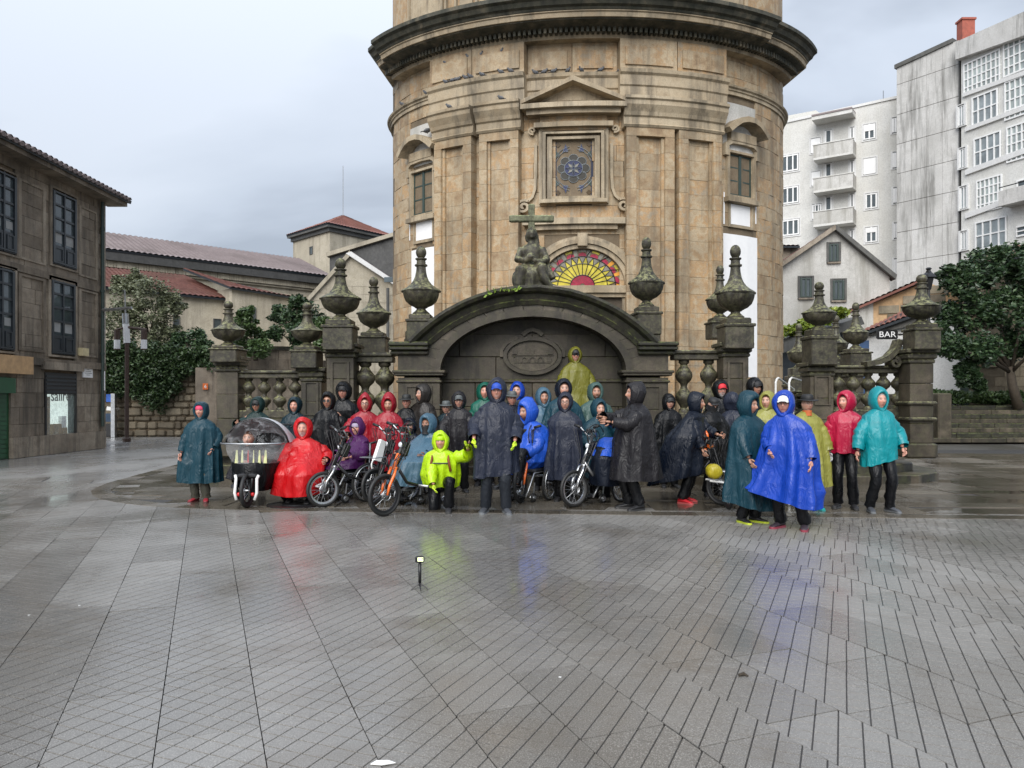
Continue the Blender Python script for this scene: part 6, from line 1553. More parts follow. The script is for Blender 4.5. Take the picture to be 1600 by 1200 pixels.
def shoe_mb(toe_dir, an, s, L=.27):
    d = Vector((toe_dir[0], toe_dir[1], 0)).normalized(); w = Vector((-d.y, d.x, 0)); up = MB(); so = MB()
    sec = [(-.07, .034, .075), (-.05, .04, .095), (0, .042, .10), (.05, .043, .085), (.1, .046, .066), (.15, .046, .052), (.185, .036, .04), (.2, .014, .022)]
    for mb, zlo, f in ((up, .022, 1), (so, 0, 1.06)):
        rings = []
        for y, hw, h in sec:
            c = Vector((an.x, an.y, an.z-.085*s))+d*y*s*f; rg = []
            hh = h if mb is up else .026
            for k in range(10):
                a = 2*PI*k/10; x = hw*f*math.cos(a)*(1-.25*max(0, math.sin(a))); z = zlo+(hh-zlo)*(.5+.5*math.sin(a)) if mb is up else (.026 if math.sin(a) > 0 else 0)
                rg.append(c+w*x*s+Vector((0, 0, z*s)))
            rings.append(rg)
        mb.loft(rings, True, True, True)
    return up, so
TONES = dict(fair=(.58, .35, .26), pink=(.60, .31, .23), tan=(.44, .245, .165), brown=(.26, .125, .07))
HAIRS = dict(brown=(.05, .03, .018), grey=(.30, .29, .28), black=(.012, .010, .009), white=(.6, .59, .57))
FS_ = 4
def person(label, px, py, Y, yaw=0, pose='stand', coat='navy', kind='poncho', hem=.62, width=1.0, depth=1.0, z0=0, hands=None, feet=None, head_yaw=None, head_pitch=0, hood='hood', hoodcol=None, cap=None, hat=None, glasses=False, tone='fair', hair='brown', beard=None, smile=False, trousers='trouser', shoes=((.02, .02, .022), (.03, .03, .03)), gloves=None, prof=None, seed=None, fold=.03, nf=9, hemv=0, hemdir=0, wind=0, windx=0, lean=(0, 0), peak=.012, point=0, scale=None, joints=None, extra=None, headband=None, mask=None, sleeve_r=(.098, .092, .064), legs=True, loose=1.0, group='rain clad group in front of the fountain', cre=.014):
    """px,py: head centre in the picture; Y: distance; yaw: 0 looks at the camera, + towards the right of the picture"""
    seed = seed if seed is not None else int(px*7+py) % 997
    hw_ = P(px, py, Y); J = dict(pel=(0, .0, .93), chest=(0, 0, 1.28), neck=(0, .01, 1.47), head=(0, -.02, 1.60), fl=(.10, 0, 0), fr=(-.10, .03, 0), kl=(0, -1, 0), kr=(0, -1, 0), hl=(.29, -.05, .86), hr=(-.29, -.05, .86))
    if pose == 'sit': J.update(pel=(0, .1, .52), chest=(0, .13, .86), neck=(0, .1, 1.05), head=(0, .06, 1.18), fl=(.12, -.42, .14), fr=(-.12, -.42, .14), hl=(.22, -.25, .7), hr=(-.22, -.25, .7), kl=(.1, -.3, 1), kr=(-.1, -.3, 1))
    if pose == 'kneel': J.update(pel=(0, .08, .42), chest=(0, .0, .74), neck=(0, -.05, .93), head=(0, -.09, 1.06), fl=(.16, -.24, 0), fr=(-.12, .32, .03), kl=(.15, -1, .7), kr=(-.1, -1, -.4), hl=(.25, -.3, .5), hr=(-.24, -.3, .42))
    if joints: J.update(joints)
    if lean != (0, 0):
        for k, f_ in (('pel', .25), ('chest', .7), ('neck', 1), ('head', 1.1)): q = J[k]; J[k] = (q[0]+lean[0]*f_, q[1]+lean[1]*f_, q[2])
    if hands: J['hl'], J['hr'] = hands
    if feet: J['fl'], J['fr'] = feet
    s = scale or (hw_.z-z0)/J['head'][2]
    J = {k: Vector(v)*(1 if k in ('kl', 'kr') else s) for k, v in J.items()}
    Rz = Matrix.Rotation(yaw, 3, 'Z'); off = Rz @ Vector((J['head'].x, J['head'].y, 0))
    root = empty('person', (hw_.x-off.x, hw_.y-off.y, z0), yaw, label, 'person', group)
    dz = hw_.z-z0-J['head'].z
    if abs(dz) > .001:
        root.location.z += dz
    tone_ = TONES[tone]; hair_ = HAIRS[hair]; beard_ = HAIRS[beard] if beard else None
    ax = Vector((1, 0, 0)); nk, ch, pe, hd = J['neck'], J['chest'], J['pel'], J['head']
    spine = (nk-pe).normalized(); sl, sr = nk+Vector((.17, 0, 0))*s-spine*.07*s, nk+Vector((-.17, 0, 0))*s-spine*.07*s
    hipl, hipr = pe+Vector((.09, 0, -.03))*s, pe+Vector((-.09, 0, -.03))*s
    al, ar = J['fl']+Vector((0, 0, .085))*s, J['fr']+Vector((0, 0, .085))*s
    knl, al = ik(hipl, al, .43*s, .43*s, J['kl']); knr, ar = ik(hipr, ar, .43*s, .43*s, J['kr'])
    ell_, wl = ik(sl, J['hl'], .29*s, .26*s, (.5, .6, -.5)); elr, wr = ik(sr, J['hr'], .29*s, .26*s, (-.5, .6, -.5))
    hyaw = head_yaw if head_yaw is not None else 0; Rh = xyz_rot(hyaw, head_pitch)
    hb = hd+Rh @ Vector((0, .03, -.06))*s
    pts = [pe, pe.lerp(ch, .55), ch, nk, hb, hipl, knl, al, al+Vector((0, -.06, -.04))*s, hipr, knr, ar, ar+Vector((0, -.06, -.04))*s, sl, ell_, wl, sr, elr, wr]
    rad = [.13, .125, .135, .062, .05, .085, .055, .036, .022, .085, .055, .036, .022, .045, .038, .026, .045, .038, .026]
    E = [(0, 1), (1, 2), (2, 3), (3, 4), (0, 5), (5, 6), (6, 7), (7, 8), (0, 9), (9, 10), (10, 11), (11, 12), (2, 13), (13, 14), (14, 15), (2, 16), (16, 17), (17, 18)]
    chains = [(pts, [r*s for r in rad], E)]
    hc = hand_chains(wl, ell_, s, 1)+hand_chains(wr, elr, s, -1)
    if not gloves: chains += hc
    bm_ = skin_eval(chains); n0 = len(bm_.vertices)
    hv, hf, hcol = head_mesh('', tone_, hair_, beard_, smile)
    vs = [v.co.copy() for v in bm_.vertices]+[hd+Rh @ (v*s) for v in hv]; fs = [tuple(p.vertices) for p in bm_.polygons]+[tuple(i+n0 for i in f_) for f_ in hf]
    bpy.data.meshes.remove(bm_)
    me = bpy.data.meshes.new('body'); me.from_pydata([tuple(v) for v in vs], [], fs); me.materials.append(M['skin'])
    at = me.color_attributes.new('Col', 'FLOAT_COLOR', 'POINT'); hcl = tuple(c*.92 for c in tone_)
    at.data.foreach_set('color', [q for c in ([hcl]*n0+hcol) for q in (c[0], c[1], c[2], 1)])
    me.polygons.foreach_set('use_smooth', [True]*len(fs)); me.update(); link('body', me, root)
    if gloves:
        gm = skin_eval(hc); gm.materials.append(gloves); gm.polygons.foreach_set('use_smooth', [True]*len(gm.polygons)); link('gloves', gm, root)
    # trousers and shoes
    if legs:
        mb = MB()
        for h_, k_, a_ in ((hipl, knl, al), (hipr, knr, ar)):
            n = 12; pp = []; rr_ = []
            for i in range(n+1):
                t = i/n; p = h_.lerp(k_, t*2) if t < .5 else k_.lerp(a_, t*2-1); pp.append(p); r = .098+(.074-.098)*t*2 if t < .5 else .074+(.072-.074)*(t*2-1); rr_.append(r*s*(1+.05*math.sin(i*2.3+seed)+(.06*math.sin(i*4.1+seed) if i > 8 else 0)))
            s0 = len(mb.v); mb.tube(pp, rr_, 14, False)
            for i in range(s0, len(mb.v)):
                v = Vector(mb.v[i]); d = v-pp[(i-s0)//14]; mb.v[i] = tuple(v+d.normalized()*crease(v*2.2, seed+3)*.012) if d.length > 1e-6 else tuple(v)
        mb.ell(pe+Vector((0, 0, -.02))*s, (.165*s, .125*s, .14*s), 14, 8)
        mb.build('trousers', CL(trousers), root, True)
        for a_, ft in ((al, J['fl']), (ar, J['fr'])):
            td = (.25*(1 if ft.x > 0 else -1), -1) if pose == 'stand' else (0, -1)
            u_, so_ = shoe_mb(td, a_, s); sh = u_.build('shoe', pmat('shoe_%d_%d_%d' % tuple(int(c*99) for c in shoes[0]), shoes[0], .45), root, True); so_.build('sole', pmat('sole_%d_%d_%d' % tuple(int(c*99) for c in shoes[1]), shoes[1], .6), sh)
    # garment
    cm = CL(coat)
    if prof is None:
        top = [(nk.z/s+(.055 if hood else .03), .062, .065, nk.x/s, nk.y/s), (nk.z/s+.015, .085, .082, nk.x/s, nk.y/s), (nk.z/s-.04, .165, .105, nk.x/s, nk.y/s+.005), (nk.z/s-.085, .222, .122, nk.x/s, nk.y/s+.005)]
        if pose == 'stand':
            if kind == 'poncho': body_ = [(1.31, .265, .155), (1.08, .30*width, .18*depth), (.85, .325*width, .205*depth), (hem, .355*width, .25*depth)]
            elif kind == 'coat': body_ = [(1.30, .245, .155), (1.08, .255*width, .16*depth), (.85, .265*width, .17*depth), (hem, .28*width, .185*depth)]
            else: body_ = [(1.30, .228, .15), (1.08, .222*width, .158*depth), (.95, .22*width, .155*depth), (hem, .222*width, .155*depth)]
            def ctr(z):
                t = max(0, min(1, (z-.2)/1.27)); return (pe.x+(nk.x-pe.x)*max(0, (z*s-pe.z)/(nk.z-pe.z)))/s, (pe.y+(nk.y-pe.y)*max(0, (z*s-pe.z)/(nk.z-pe.z)))/s
            body_ = [(z, a*1.0, b, *ctr(z)) for z, a, b in body_]
        elif pose == 'sit': body_ = [(.9, .25*width, .18*depth, 0, .08), (.72, .28*width, .29*depth, 0, -.04), (.6, .30*width, .37*depth, 0, -.15), (hem, .31*width, .40*depth, 0, -.19)]
        else: body_ = [(.75, .25*width, .19*depth, 0, -.03), (.58, .29*width, .31*depth, 0, -.08), (.44, .30*width, .40*depth, 0, -.12), (.30, .31*width, .40*depth, 0, -.11), (hem, .33*width, .40*depth, 0, -.09)]
        prof = top+body_
    g = drape([tuple(q*s for q in r) for r in prof], seed, fold*s, nf, hemv*s, hemdir, wind=wind*s, windx=windx*s, cre=cre*s)
    if sleeve_r: 
        sleeve(g, sl+Vector((-.045, 0, -.05))*s, ell_, wl.lerp(ell_, .08), sleeve_r[0]*s, sleeve_r[1]*s, sleeve_r[2]*s, seed+1); sleeve(g, sr+Vector((.045, 0, -.05))*s, elr, wr.lerp(elr, .08), sleeve_r[0]*s, sleeve_r[1]*s, sleeve_r[2]*s, seed+2)
    g.build({'poncho': 'poncho', 'coat': 'raincoat', 'jacket': 'jacket'}[kind], cm, root, True, fix=False)
    # head wear
    if hood == 'hood':
        hm = hood_mb(seed, peak, point, loose=loose); xf(hm, Rh, hd+Rh @ Vector((0, .012, .008))*s, s*1.06)
        hm.build('hood', CL(hoodcol or coat), root, True, fix=False)
    if headband:
        mb = MB(); rings = []
        for z, k in ((.035, 1.05), (.05, 1.06), (.085, 1.03), (.105, .9)):
            rings.append([Rh @ (Vector((.08*k*math.sin(2*PI*i/20)*(1 if z < .09 else .8), -.1*k*math.cos(2*PI*i/20)*(1 if z < .09 else .85), z))*s)+hd for i in range(20)])
        mb.loft(rings, True, False, True).build('headband', headband, root, True)
    if cap:
        mb = MB(); rings = []
        for z, k in ((.048, 1.07), (.075, 1.07), (.1, .95), (.122, .66), (.132, .2)): rings.append([Rh @ (Vector((.082*k*math.sin(2*PI*i/20), -.104*k*math.cos(2*PI*i/20), z))*s)+hd for i in range(20)])
        mb.loft(rings, True, False, True)
        L = []
        for t, y in ((0, -.085), (.5, -.135), (1, -.168)):
            L.append([Rh @ (Vector((x*.075*(1-.25*t*t), y+.022*x*x*(1+t), .052-.012*t-.018*x*x+dz_))*s)+hd for x, dz_ in [(-1+2*i/8, 0) for i in range(9)]+[(1-2*i/8, .007) for i in range(9)]])
        mb.loft(L, True, True, True).build('cap', cap, root, True)
    if hat:
        mb = MB(); rings = []
        for r1, z in ((1.0, .065), (1.06, .08), (1.0, .115), (.93, .145), (.6, .158), (.1, .16)): rings.append([Rh @ (Vector((.086*r1*math.sin(2*PI*i/24), -.108*r1*math.cos(2*PI*i/24), z))*s)+hd for i in range(24)])
        mb.loft(rings, True, False, True)
        rings = []
        for r1, z in ((.95, .076), (1.35, .072), (1.72, .066), (1.74, .058), (1.35, .062), (.95, .068)): rings.append([Rh @ (Vector((.09*r1*math.sin(2*PI*i/24), -.112*r1*math.cos(2*PI*i/24), z+.012*math.cos(2*2*PI*i/24)*(r1-.9)*(-1)))*s)+hd for i in range(24)])
        mb.loft(rings, True).build('hat', hat, root, True)
    if glasses:
        mb = MB()
        for sg in (-1, 1): mb.torus((0, 0, 0), .0, .0, 'y', 3, 3) if False else None
        gm_ = MB()
        for sg in (-1, 1):
            q = MB(); q.torus((sg*.032, -.112, .018), .021, .003, 'y', 14, 5); q.tube([(sg*.053, -.108, .02), (sg*.08, -.03, .02)], .003, 5); gm_.add(q.v, q.f)
            if glasses == 'dark': gm_.add([Vector((sg*.032+.021*math.cos(2*PI*k/12), -.112, .018+.019*math.sin(2*PI*k/12))) for k in range(12)], [tuple(range(12))])
        gm_.tube([(-.012, -.116, .02), (.012, -.116, .02)], .003, 5); xf(gm_, Rh, hd, s).build('glasses', M['black'], root)
    if mask:
        mb = MB(); rings = []
        for z, k in (((-.0, 1.1), (-.04, 1.12), (-.09, .95), (-.15, 1.0)) if hood or cap else ((-.088, .80), (-.1, .86), (-.125, .8), (-.17, .9))): rings.append([Rh @ (Vector((.078*k*math.sin(2*PI*i/18), -.105*k*math.cos(2*PI*i/18), z))*s)+hd for i in range(18)])
        mb.loft(rings, True).build('neck_gaiter', mask, root, True)
    if extra: extra(root, s, J, Rh)
    root['_s'] = s
    del root['_s']
    return root
# -------- who stands where: head centre (px,py) in the picture, distance, look
GL_neon = pmat('neon_glove', (.55, .75, .03), .6); GL_black = pmat('black_glove', (.015, .015, .016), .6); GL_grey = pmat('grey_glove', (.35, .35, .36), .6)
K = {k: pmat('hat_'+k, c, .6) for k, c in dict(blue=(.012, .06, .38), white=(.75, .75, .74), black=(.012, .012, .013), grey=(.09, .10, .10), pink=(.62, .05, .12), maroon=(.13, .02, .04), red=(.5, .02, .03), dark=(.02, .022, .022), olive=(.045, .05, .045), lilac=(.35, .3, .4)).items()}
RED_SH = ((.55, .02, .03), (.6, .12, .12)); TEAL_SH = ((.0, .35, .35), (.02, .3, .3)); PCH_SH = ((.62, .22, .14), (.6, .3, .2)); BW_SH = ((.02, .02, .022), (.55, .65, .05)); GR_SH = ((.06, .065, .075), (.16, .17, .18)); PUR_SH = ((.04, .03, .04), (.22, .03, .05))
def A(label, *a, **k): return person(label, *a, **k)
# --- left wing
A('woman in long dark blue poncho with pink headband at the far left of the group', 313, 643, 11.7, .05, coat='teal', hem=.35, width=.98, headband=K['pink'], smile=True, hands=((.25, -.1, .95), (-.30, -.12, .86)), trousers='trouser_o', shoes=((.25, .02, .03), (.1, .03, .03)), fold=.035, hoodcol='teal', tone='pink')
A('man in dark green rain jacket and cap standing behind the hooded trike', 401, 634, 13.4, 0, coat='greenblack', kind='coat', hem=.7, cap=K['dark'], hands=((.24, -.4, 1.13), (-.24, -.42, 1.28)), z0=.0, glasses='dark', tone='tan')
A('smiling woman in dark teal jacket left of the crouching man in red', 460, 635, 13.0, .0, coat='teal_d', kind='coat', hem=.6, smile=True, tone='pink', hands=((.2, -.1, .9), (-.24, -.1, .88)))
A('person in black hooded jacket and glasses behind the crouching man in red', 512, 628, 12.8, 0, coat='black', kind='coat', hem=.5, width=1.2, tone='tan', glasses='dark', hands=((.28, -.1, .95), (-.28, -.1, .95)), peak=.03)
A('tall man in black hooded jacket standing behind the black jacketed person with glasses', 536, 613, 13.7, 0, coat='black', kind='coat', hem=.6, cap=K['black'], tone='pink', peak=.02)
A('woman with glasses in crimson poncho with pointed hood, left one of two', 570, 632, 12.8, .15, coat='crimson', hem=.55, width=.92, point=.035, glasses=True, tone='fair', hands=((.2, -.2, 1.0), (-.3, -.25, 1.05)))
A('woman looking down in crimson poncho, right one of the two pointed red hoods', 607, 633, 12.5, .0, coat='crimson', hem=.45, width=1.0, point=.04, tone='tan', head_pitch=.12, hair='black')
A('person in dark wide brimmed hat behind the two crimson ponchos', 635, 629, 13.9, 0, coat='black', kind='coat', hood=None, hat=K['dark'], tone='pink', smile=True)
A('tall man in brown black hooded coat turned to the left beside the fountain pier', 659, 617, 13.9, -.5, coat='brown', kind='coat', hem=.5, width=1.15, head_yaw=-.35, tone='tan', peak=.03, loose=1.08, hair='grey')
A('short person in grey brimmed hat and dark blue jacket peeking between two dark coats', 697, 638, 14.0, 0, coat='teal_d', kind='coat', hood=None, hat=K['grey'], tone='fair')
A('woman with glasses and white visor in dark grey jacket behind the neon jacket', 717, 627, 12.9, .05, coat='charcoal', kind='jacket', hem=.72, width=1.1, glasses=True, cap=K['grey'], hands=((.22, -.3, .98), (-.26, -.2, .95)), tone='fair')
A('man in bright green hooded jacket behind the tall central man', 757, 613, 13.9, .1, coat='green', kind='jacket', hem=.7, tone='pink', hair='brown', width=1.05)
A('person under grey brimmed hat right behind the shoulder of the tall central man', 800, 624, 14.0, .2, coat='navy', kind='coat', hood=None, hat=K['grey'], tone='pink')
A('person in bright blue rain hood half hidden behind the tall central man', 808, 612, 14.4, -.2, coat='navy', kind='coat', hoodcol='blue', tone='fair')
# --- centre
def strap(root, s, J, Rh):
    ch = J['chest']
    for sg in (-1, 1): MB().tube([Vector((sg*.11, .02, .94))*s+Vector((0, ch.y-.0, 0)), Vector((sg*.125, -.2, .80))*s+Vector((0, ch.y*.5, 0)), Vector((sg*.16, -.21, .62))*s], .02*s, 6, flat=2.2).build('backpack_strap', pmat('orange_black_strap', (.20, .05, .012), .6), root, True)
    MB().tube([Vector((-.14, -.215, .745))*s, Vector((.14, -.215, .745))*s], .011*s, 6).build('chest_strap', M['black'], root)
    MB().bevbox(Vector((0, .24, .75))*s, (.3*s, .2*s, .42*s), .06*s).build('backpack', M['black'], root)
A('man in neon yellow jacket kneeling with a backpack and holding out one arm', 688, 691, 10.75, .06, 'kneel', coat='neon', kind='jacket', prof=[(.985, .065, .07, 0, -.05), (.95, .09, .085, 0, -.05), (.89, .20, .12, 0, -.035), (.84, .25, .15, 0, -.02), (.72, .275, .19, 0, -.0), (.56, .285, .21, 0, .03), (.43, .27, .21, 0, .05), (.36, .25, .2, 0, .06)], hands=((.42, -.34, 1.0), (-.08, -.42, .36)), feet=((.13, -.2, .0), (-.06, .36, .03)), gloves=GL_neon, smile=True, tone='pink', headband=CL('neon'), fold=.016, nf=11, sleeve_r=(.092, .088, .055), extra=strap, cre=.017, shoes=((.03, .03, .034), (.05, .05, .05)), peak=.0)
A('big man in dark slate raincoat with blue cap standing upright in the centre', 776, 612, 10.55, 0, coat='slate', kind='coat', hem=.50, width=1.02, depth=1.2, cap=K['blue'], trousers='trouser_g', hands=((.24, -.2, .95), (-.29, -.22, .98)), gloves=GL_neon, tone='pink', hair='grey', smile=True, feet=((.12, -.03, 0), (-.15, .04, 0)), shoes=GR_SH, fold=.022, hemv=.05, hemdir=0, peak=.0, loose=1.06, sleeve_r=(.1, .1, .075))
A('rider in bright blue poncho leaning left on the orange handbike', 822, 645, 11.9, -.7, 'sit', coat='bluel', hem=.38, width=1.15, depth=.85, head_yaw=-.1, head_pitch=.1, beard='brown', tone='tan', peak=.03, point=.03, lean=(0, -.12), prof=[(1.11, .065, .07, 0, -.02), (1.07, .09, .085, 0, -.01), (1.0, .19, .14, 0, .03), (.86, .26, .24, 0, .1), (.66, .30, .30, 0, .06), (.5, .27, .27, 0, -.0), (.32, .13, .14, -.1, -.1)], hands=((.12, -.3, .62), (-.14, -.3, .62)), fold=.02, z0=.05, loose=1.05)
A('man in teal poncho with open face looking down right of the blue poncho', 850, 622, 13.3, .1, coat='steel', hem=.6, width=1.0, tone='tan', smile=True, loose=1.06, hair='black')
A('person in dark navy hood standing directly behind the charcoal poncho with glasses', 881, 609, 13.0, .1, coat='teal', hem=.6, hoodcol='navy', width=1.15, tone='fair')
A('woman with glasses in long charcoal poncho left of the front handbike wheel', 883, 630, 11.8, -.1, coat='slate', hem=.36, width=.86, glasses=True, tone='fair', hands=((.16, .02, .9), (-.16, .02, .9)), sleeve_r=None, fold=.034, nf=8, hair='brown')
A('smiling man in olive poncho and black cap raised on the fountain basin', 899, 556, 14.55, .05, coat='olive', hem=.62, width=1.0, cap=K['black'], glasses='dark', smile=True, z0=.82, hands=((.33, -.12, .93), (-.30, -.12, .9)), hoodcol='olive', tone='pink', fold=.03)
A('laughing bearded man in grey green poncho behind the teal hooded woman', 931, 614, 13.2, .1, coat='sage', hem=.6, width=1.15, beard='brown', smile=True, tone='tan')
A('woman in dark teal hooded poncho tilting her head beside the big man in charcoal', 937, 640, 12.3, .2, coat='teal', hem=.5, width=1.05, tone='fair', smile=True, hands=((.12, -.16, 1.42), (-.24, -.2, 1.0)), hair='brown', lean=(0, 0), z0=-.0, scale=.97)
A('big man in charcoal raincoat seen in profile facing left', 990, 616, 10.9, -1.25, coat='charcoal', hem=.42, width=.95, depth=1.38, beard='grey', tone='tan', hands=((.12, -.42, 1.22), (-.1, -.45, 1.28)), feet=((.1, .02, 0), (-.12, -.02, 0)), shoes=((.02, .02, .022), (.02, .02, .02)), fold=.024, loose=1.02, head_yaw=-.1, sleeve_r=(.11, .1, .07))
# --- right wing
A('person in black hood and dark cap behind the leaning navy poncho', 1046, 630, 13.6, .1, coat='black', kind='coat', cap=K['dark'], tone='fair', width=1.1)
A('person in long navy poncho and red shoes bending towards the orange handbike', 1090, 630, 11.5, .95, coat='navy', hem=.36, width=1.3, depth=1.7, lean=(0, -.22), hands=((.14, -.56, 1.10), (-.16, -.42, .84)), tone='tan', shoes=RED_SH, head_yaw=.1, head_pitch=.1, fold=.045, windx=0, wind=.3, hemv=-.12, hemdir=PI/2, peak=.03, feet=((.13, .02, 0), (-.14, -.06, 0)))
A('person in black cap and jacket looking down beside the navy poncho', 1114, 632, 12.4, .15, coat='black', kind='coat', hood=None, cap=K['black'], head_pitch=.3, tone='fair', hem=.5, mask=pmat('black_scarf', (.015, .015, .017), .7))
A('person with red cap under black hood at the back right of the arch', 1127, 610, 13.8, 0, coat='black', kind='coat', cap=K['red'], tone='pink', beard='white')
A('person in plain navy hood turned away next to the teal poncho', 1145, 630, 12.9, 2.6, coat='slate', hem=.5, tone='fair', loose=1.1)
A('person in black cap seen above the teal poncho, standing at the back', 1181, 607, 13.9, .2, coat='black', kind='coat', cap=K['black'], hoodcol='black', tone='tan', peak=-.01)
A('man in dark teal poncho in front turned to the blue poncho', 1172, 634, 9.7, .55, coat='teal', hem=.24, width=1.0, depth=1.0, hands=((.2, -.15, .9), (-.22, -.2, .9)), tone='tan', head_yaw=.15, head_pitch=.12, loose=1.14, peak=.035, fold=.05, nf=7, hemv=.08, hemdir=2.4, shoes=BW_SH, cre=.02, feet=((.11, 0, 0), (-.09, .05, 0)))
A('person in yellow olive hood half hidden between the teal and blue ponchos', 1198, 628, 12.2, -.3, coat='khaki', hem=.55, shoes=PCH_SH, tone='fair', head_yaw=-.3)
A('man in royal blue poncho billowing to the left with white cap visor', 1224, 632, 9.25, -.7, coat='blue', hem=.40, width=.96, depth=1.1, cap=K['white'], glasses=True, tone='pink', hands=((.28, -.12, .9), (-.2, -.22, 1.0)), lean=(-.07, -.05), fold=.042, nf=7, windx=-.6, cre=.022, shoes=PUR_SH, head_yaw=.3, hemv=.14, hemdir=PI, feet=((.16, .04, 0), (-.15, .02, 0)), loose=1.04)
A('person in yellow olive poncho and black brimmed hat behind the royal blue poncho', 1261, 632, 10.9, .1, coat='khaki', hem=.36, width=.95, hood=None, hat=K['black'], tone='fair', shoes=TEAL_SH, gloves=GL_grey, hands=((.30, -.1, .88), (-.3, -.1, .88)), fold=.022, feet=((.13, 0, 0), (-.12, 0, 0)), mask=pmat('orange_scarf', (.5, .12, .03), .7))
A('woman in crimson rain jacket with white edged hood looking left', 1320, 629, 11.0, -.45, coat='crimson_j', kind='jacket', hem=.84, width=.95, head_yaw=-.5, tone='pink', feet=((.12, 0, 0), (-.1, .04, 0)), fold=.012, hair='brown', hands=((.24, -.14, .92), (-.22, -.16, .92)))
A('person in turquoise rain jacket at the right end with hands in pockets', 1375, 626, 10.65, .05, coat='aqua', kind='jacket', hem=.72, width=1.04, depth=1.2, tone='pink', hair='grey', hands=((.29, -.1, .93), (-.36, -.06, .84)), feet=((.15, 0, 0), (-.13, .02, 0)), fold=.014, hemv=.07, hemdir=0, shoes=GR_SH, sleeve_r=(.1, .1, .075), point=.02)
# --- crouching and seated
A('white bearded man in bright red poncho crouching beside the handbike', 473, 671, 11.7, .12, 'kneel', coat='red', hem=.17, width=1.08, depth=1.05, beard='white', tone='pink', hair='grey', hands=((.36, -.32, .62), (.0, -.4, .47)), feet=((.1, -.22, 0), (-.18, -.05, 0)), joints=dict(kr=(-.2, -1, .6), pel=(0, .14, .38)), fold=.055, nf=5, cre=.026, hemv=.05, hemdir=1.2, peak=.03, sleeve_r=(.105, .105, .07))
A('smiling woman in purple poncho and lilac beanie seated in a wheelchair', 557, 670, 11.9, -.75, 'sit', coat='purple', hem=.5, headband=K['lilac'], smile=True, tone='pink', feet=((.09, -.62, .22), (-.09, -.62, .22)), head_yaw=.55, shoes=((.4, .4, .4), (.5, .5, .5)), point=.03, z0=.08, width=.95, depth=.85, sleeve_r=(.09, .1, .08))
A('person with maroon beanie and glasses seated behind the handbikes', 640, 667, 12.6, -.1, 'sit', coat='navy', headband=K['maroon'], glasses=True, tone='fair', z0=.1, hem=.45)
A('seated rider in steel blue poncho with dark masked face', 667, 664, 11.7, -.55, 'sit', coat='steel', hem=.22, width=1.12, depth=1.1, head_yaw=.2, mask=GL_black, tone='brown', peak=.04, z0=.1, loose=1.1, fold=.045, feet=((.12, -.5, .16), (-.12, -.5, .16)))
A('pale passenger with blonde fringe sitting inside the hooded trike', 388, 686, 11.62, .1, 'sit', coat='charcoal', hem=.62, hood=None, smile=True, tone='fair', hair='brown', z0=-.08, width=.7, depth=.6, scale=1.0, feet=((.08, -.3, .5), (-.08, -.3, .5)), hands=((.1, -.12, .8), (-.1, -.12, .8)), sleeve_r=None)
# =================================================================== HANDBIKES, WHEELCHAIRS, TRIKE
M['rim'] = plain('silver_rim', (.60, .61, .62), .22, metal=.85); M['spoke'] = plain('steel_spoke', (.35, .36, .37), .3, metal=.9); M['fabric'] = plain('black_fabric', (.012, .013, .016), .6, bump=.4)
M['cable'] = plain('black_cable', (.010, .010, .011), .45); M['lens'] = plain('headlamp_lens', (.7, .72, .75), .1, spec=.8); M['redlens'] = plain('red_reflector', (.5, .01, .01), .2)
def wheel(parent, c, r, rim=None, tw=.026, camber=0, nsp=18, disc=False, name='wheel'):
    """a wheel in the local YZ plane: tyre with rim, hub and spokes below it"""
    c = Vector(c); rot = Matrix.Rotation(camber, 3, 'Y'); ref = MB()
    def T(mb): mb.v = [tuple(rot @ Vector(v)+c) for v in mb.v]; return mb
    mb = MB(); mb.torus((0, 0, 0), r-tw, tw, 'x', 36, 8)
    w = T(mb).build('tyre' if name == 'tyre' else 'wheel', M['rubber'], parent, True)
    mb = MB(); ro, ri = r-tw*1.85, r-tw*1.85-.028
    L = []
    for i in range(36):
        a = 2*PI*i/36; e = Vector((0, math.cos(a), math.sin(a))); L.append([e*ro+Vector((.014, 0, 0)), e*ro-Vector((.014, 0, 0)), e*ri-Vector((.009, 0, 0)), e*ri+Vector((.009, 0, 0))])
    L.append(L[0]); mb.loft(L, True); T(mb).build('rim', rim or M['rim'], w)
    mb = MB(); mb.tube([(-.045, 0, 0), (-.02, 0, 0), (.02, 0, 0), (.045, 0, 0)], [.03, .018, .018, .03], 10)
    T(mb).build('hub', M['alu'], w)
    for i in range(nsp):
        a = 2*PI*i/nsp; b_ = a+.25*(1 if i % 2 else -1); sx_ = .035 if i % 2 else -.035
        s_ = MB(); s_.tube([Vector((sx_, .02*math.cos(b_), .02*math.sin(b_))), Vector((0, ri*math.cos(a), ri*math.sin(a)))], .0025, 4); T(s_).build('spoke', M['spoke'], w)
    if disc:
        mb = MB(); mb.torus((.04, 0, 0), .07, .006, 'x', 24, 4); T(mb).build('brake_disc', M['alu'], w)
        mb = MB(); mb.bevbox((.05, .06, .05), (.03, .06, .05), .008); T(mb).build('brake_caliper', M['black'], w)
    return w
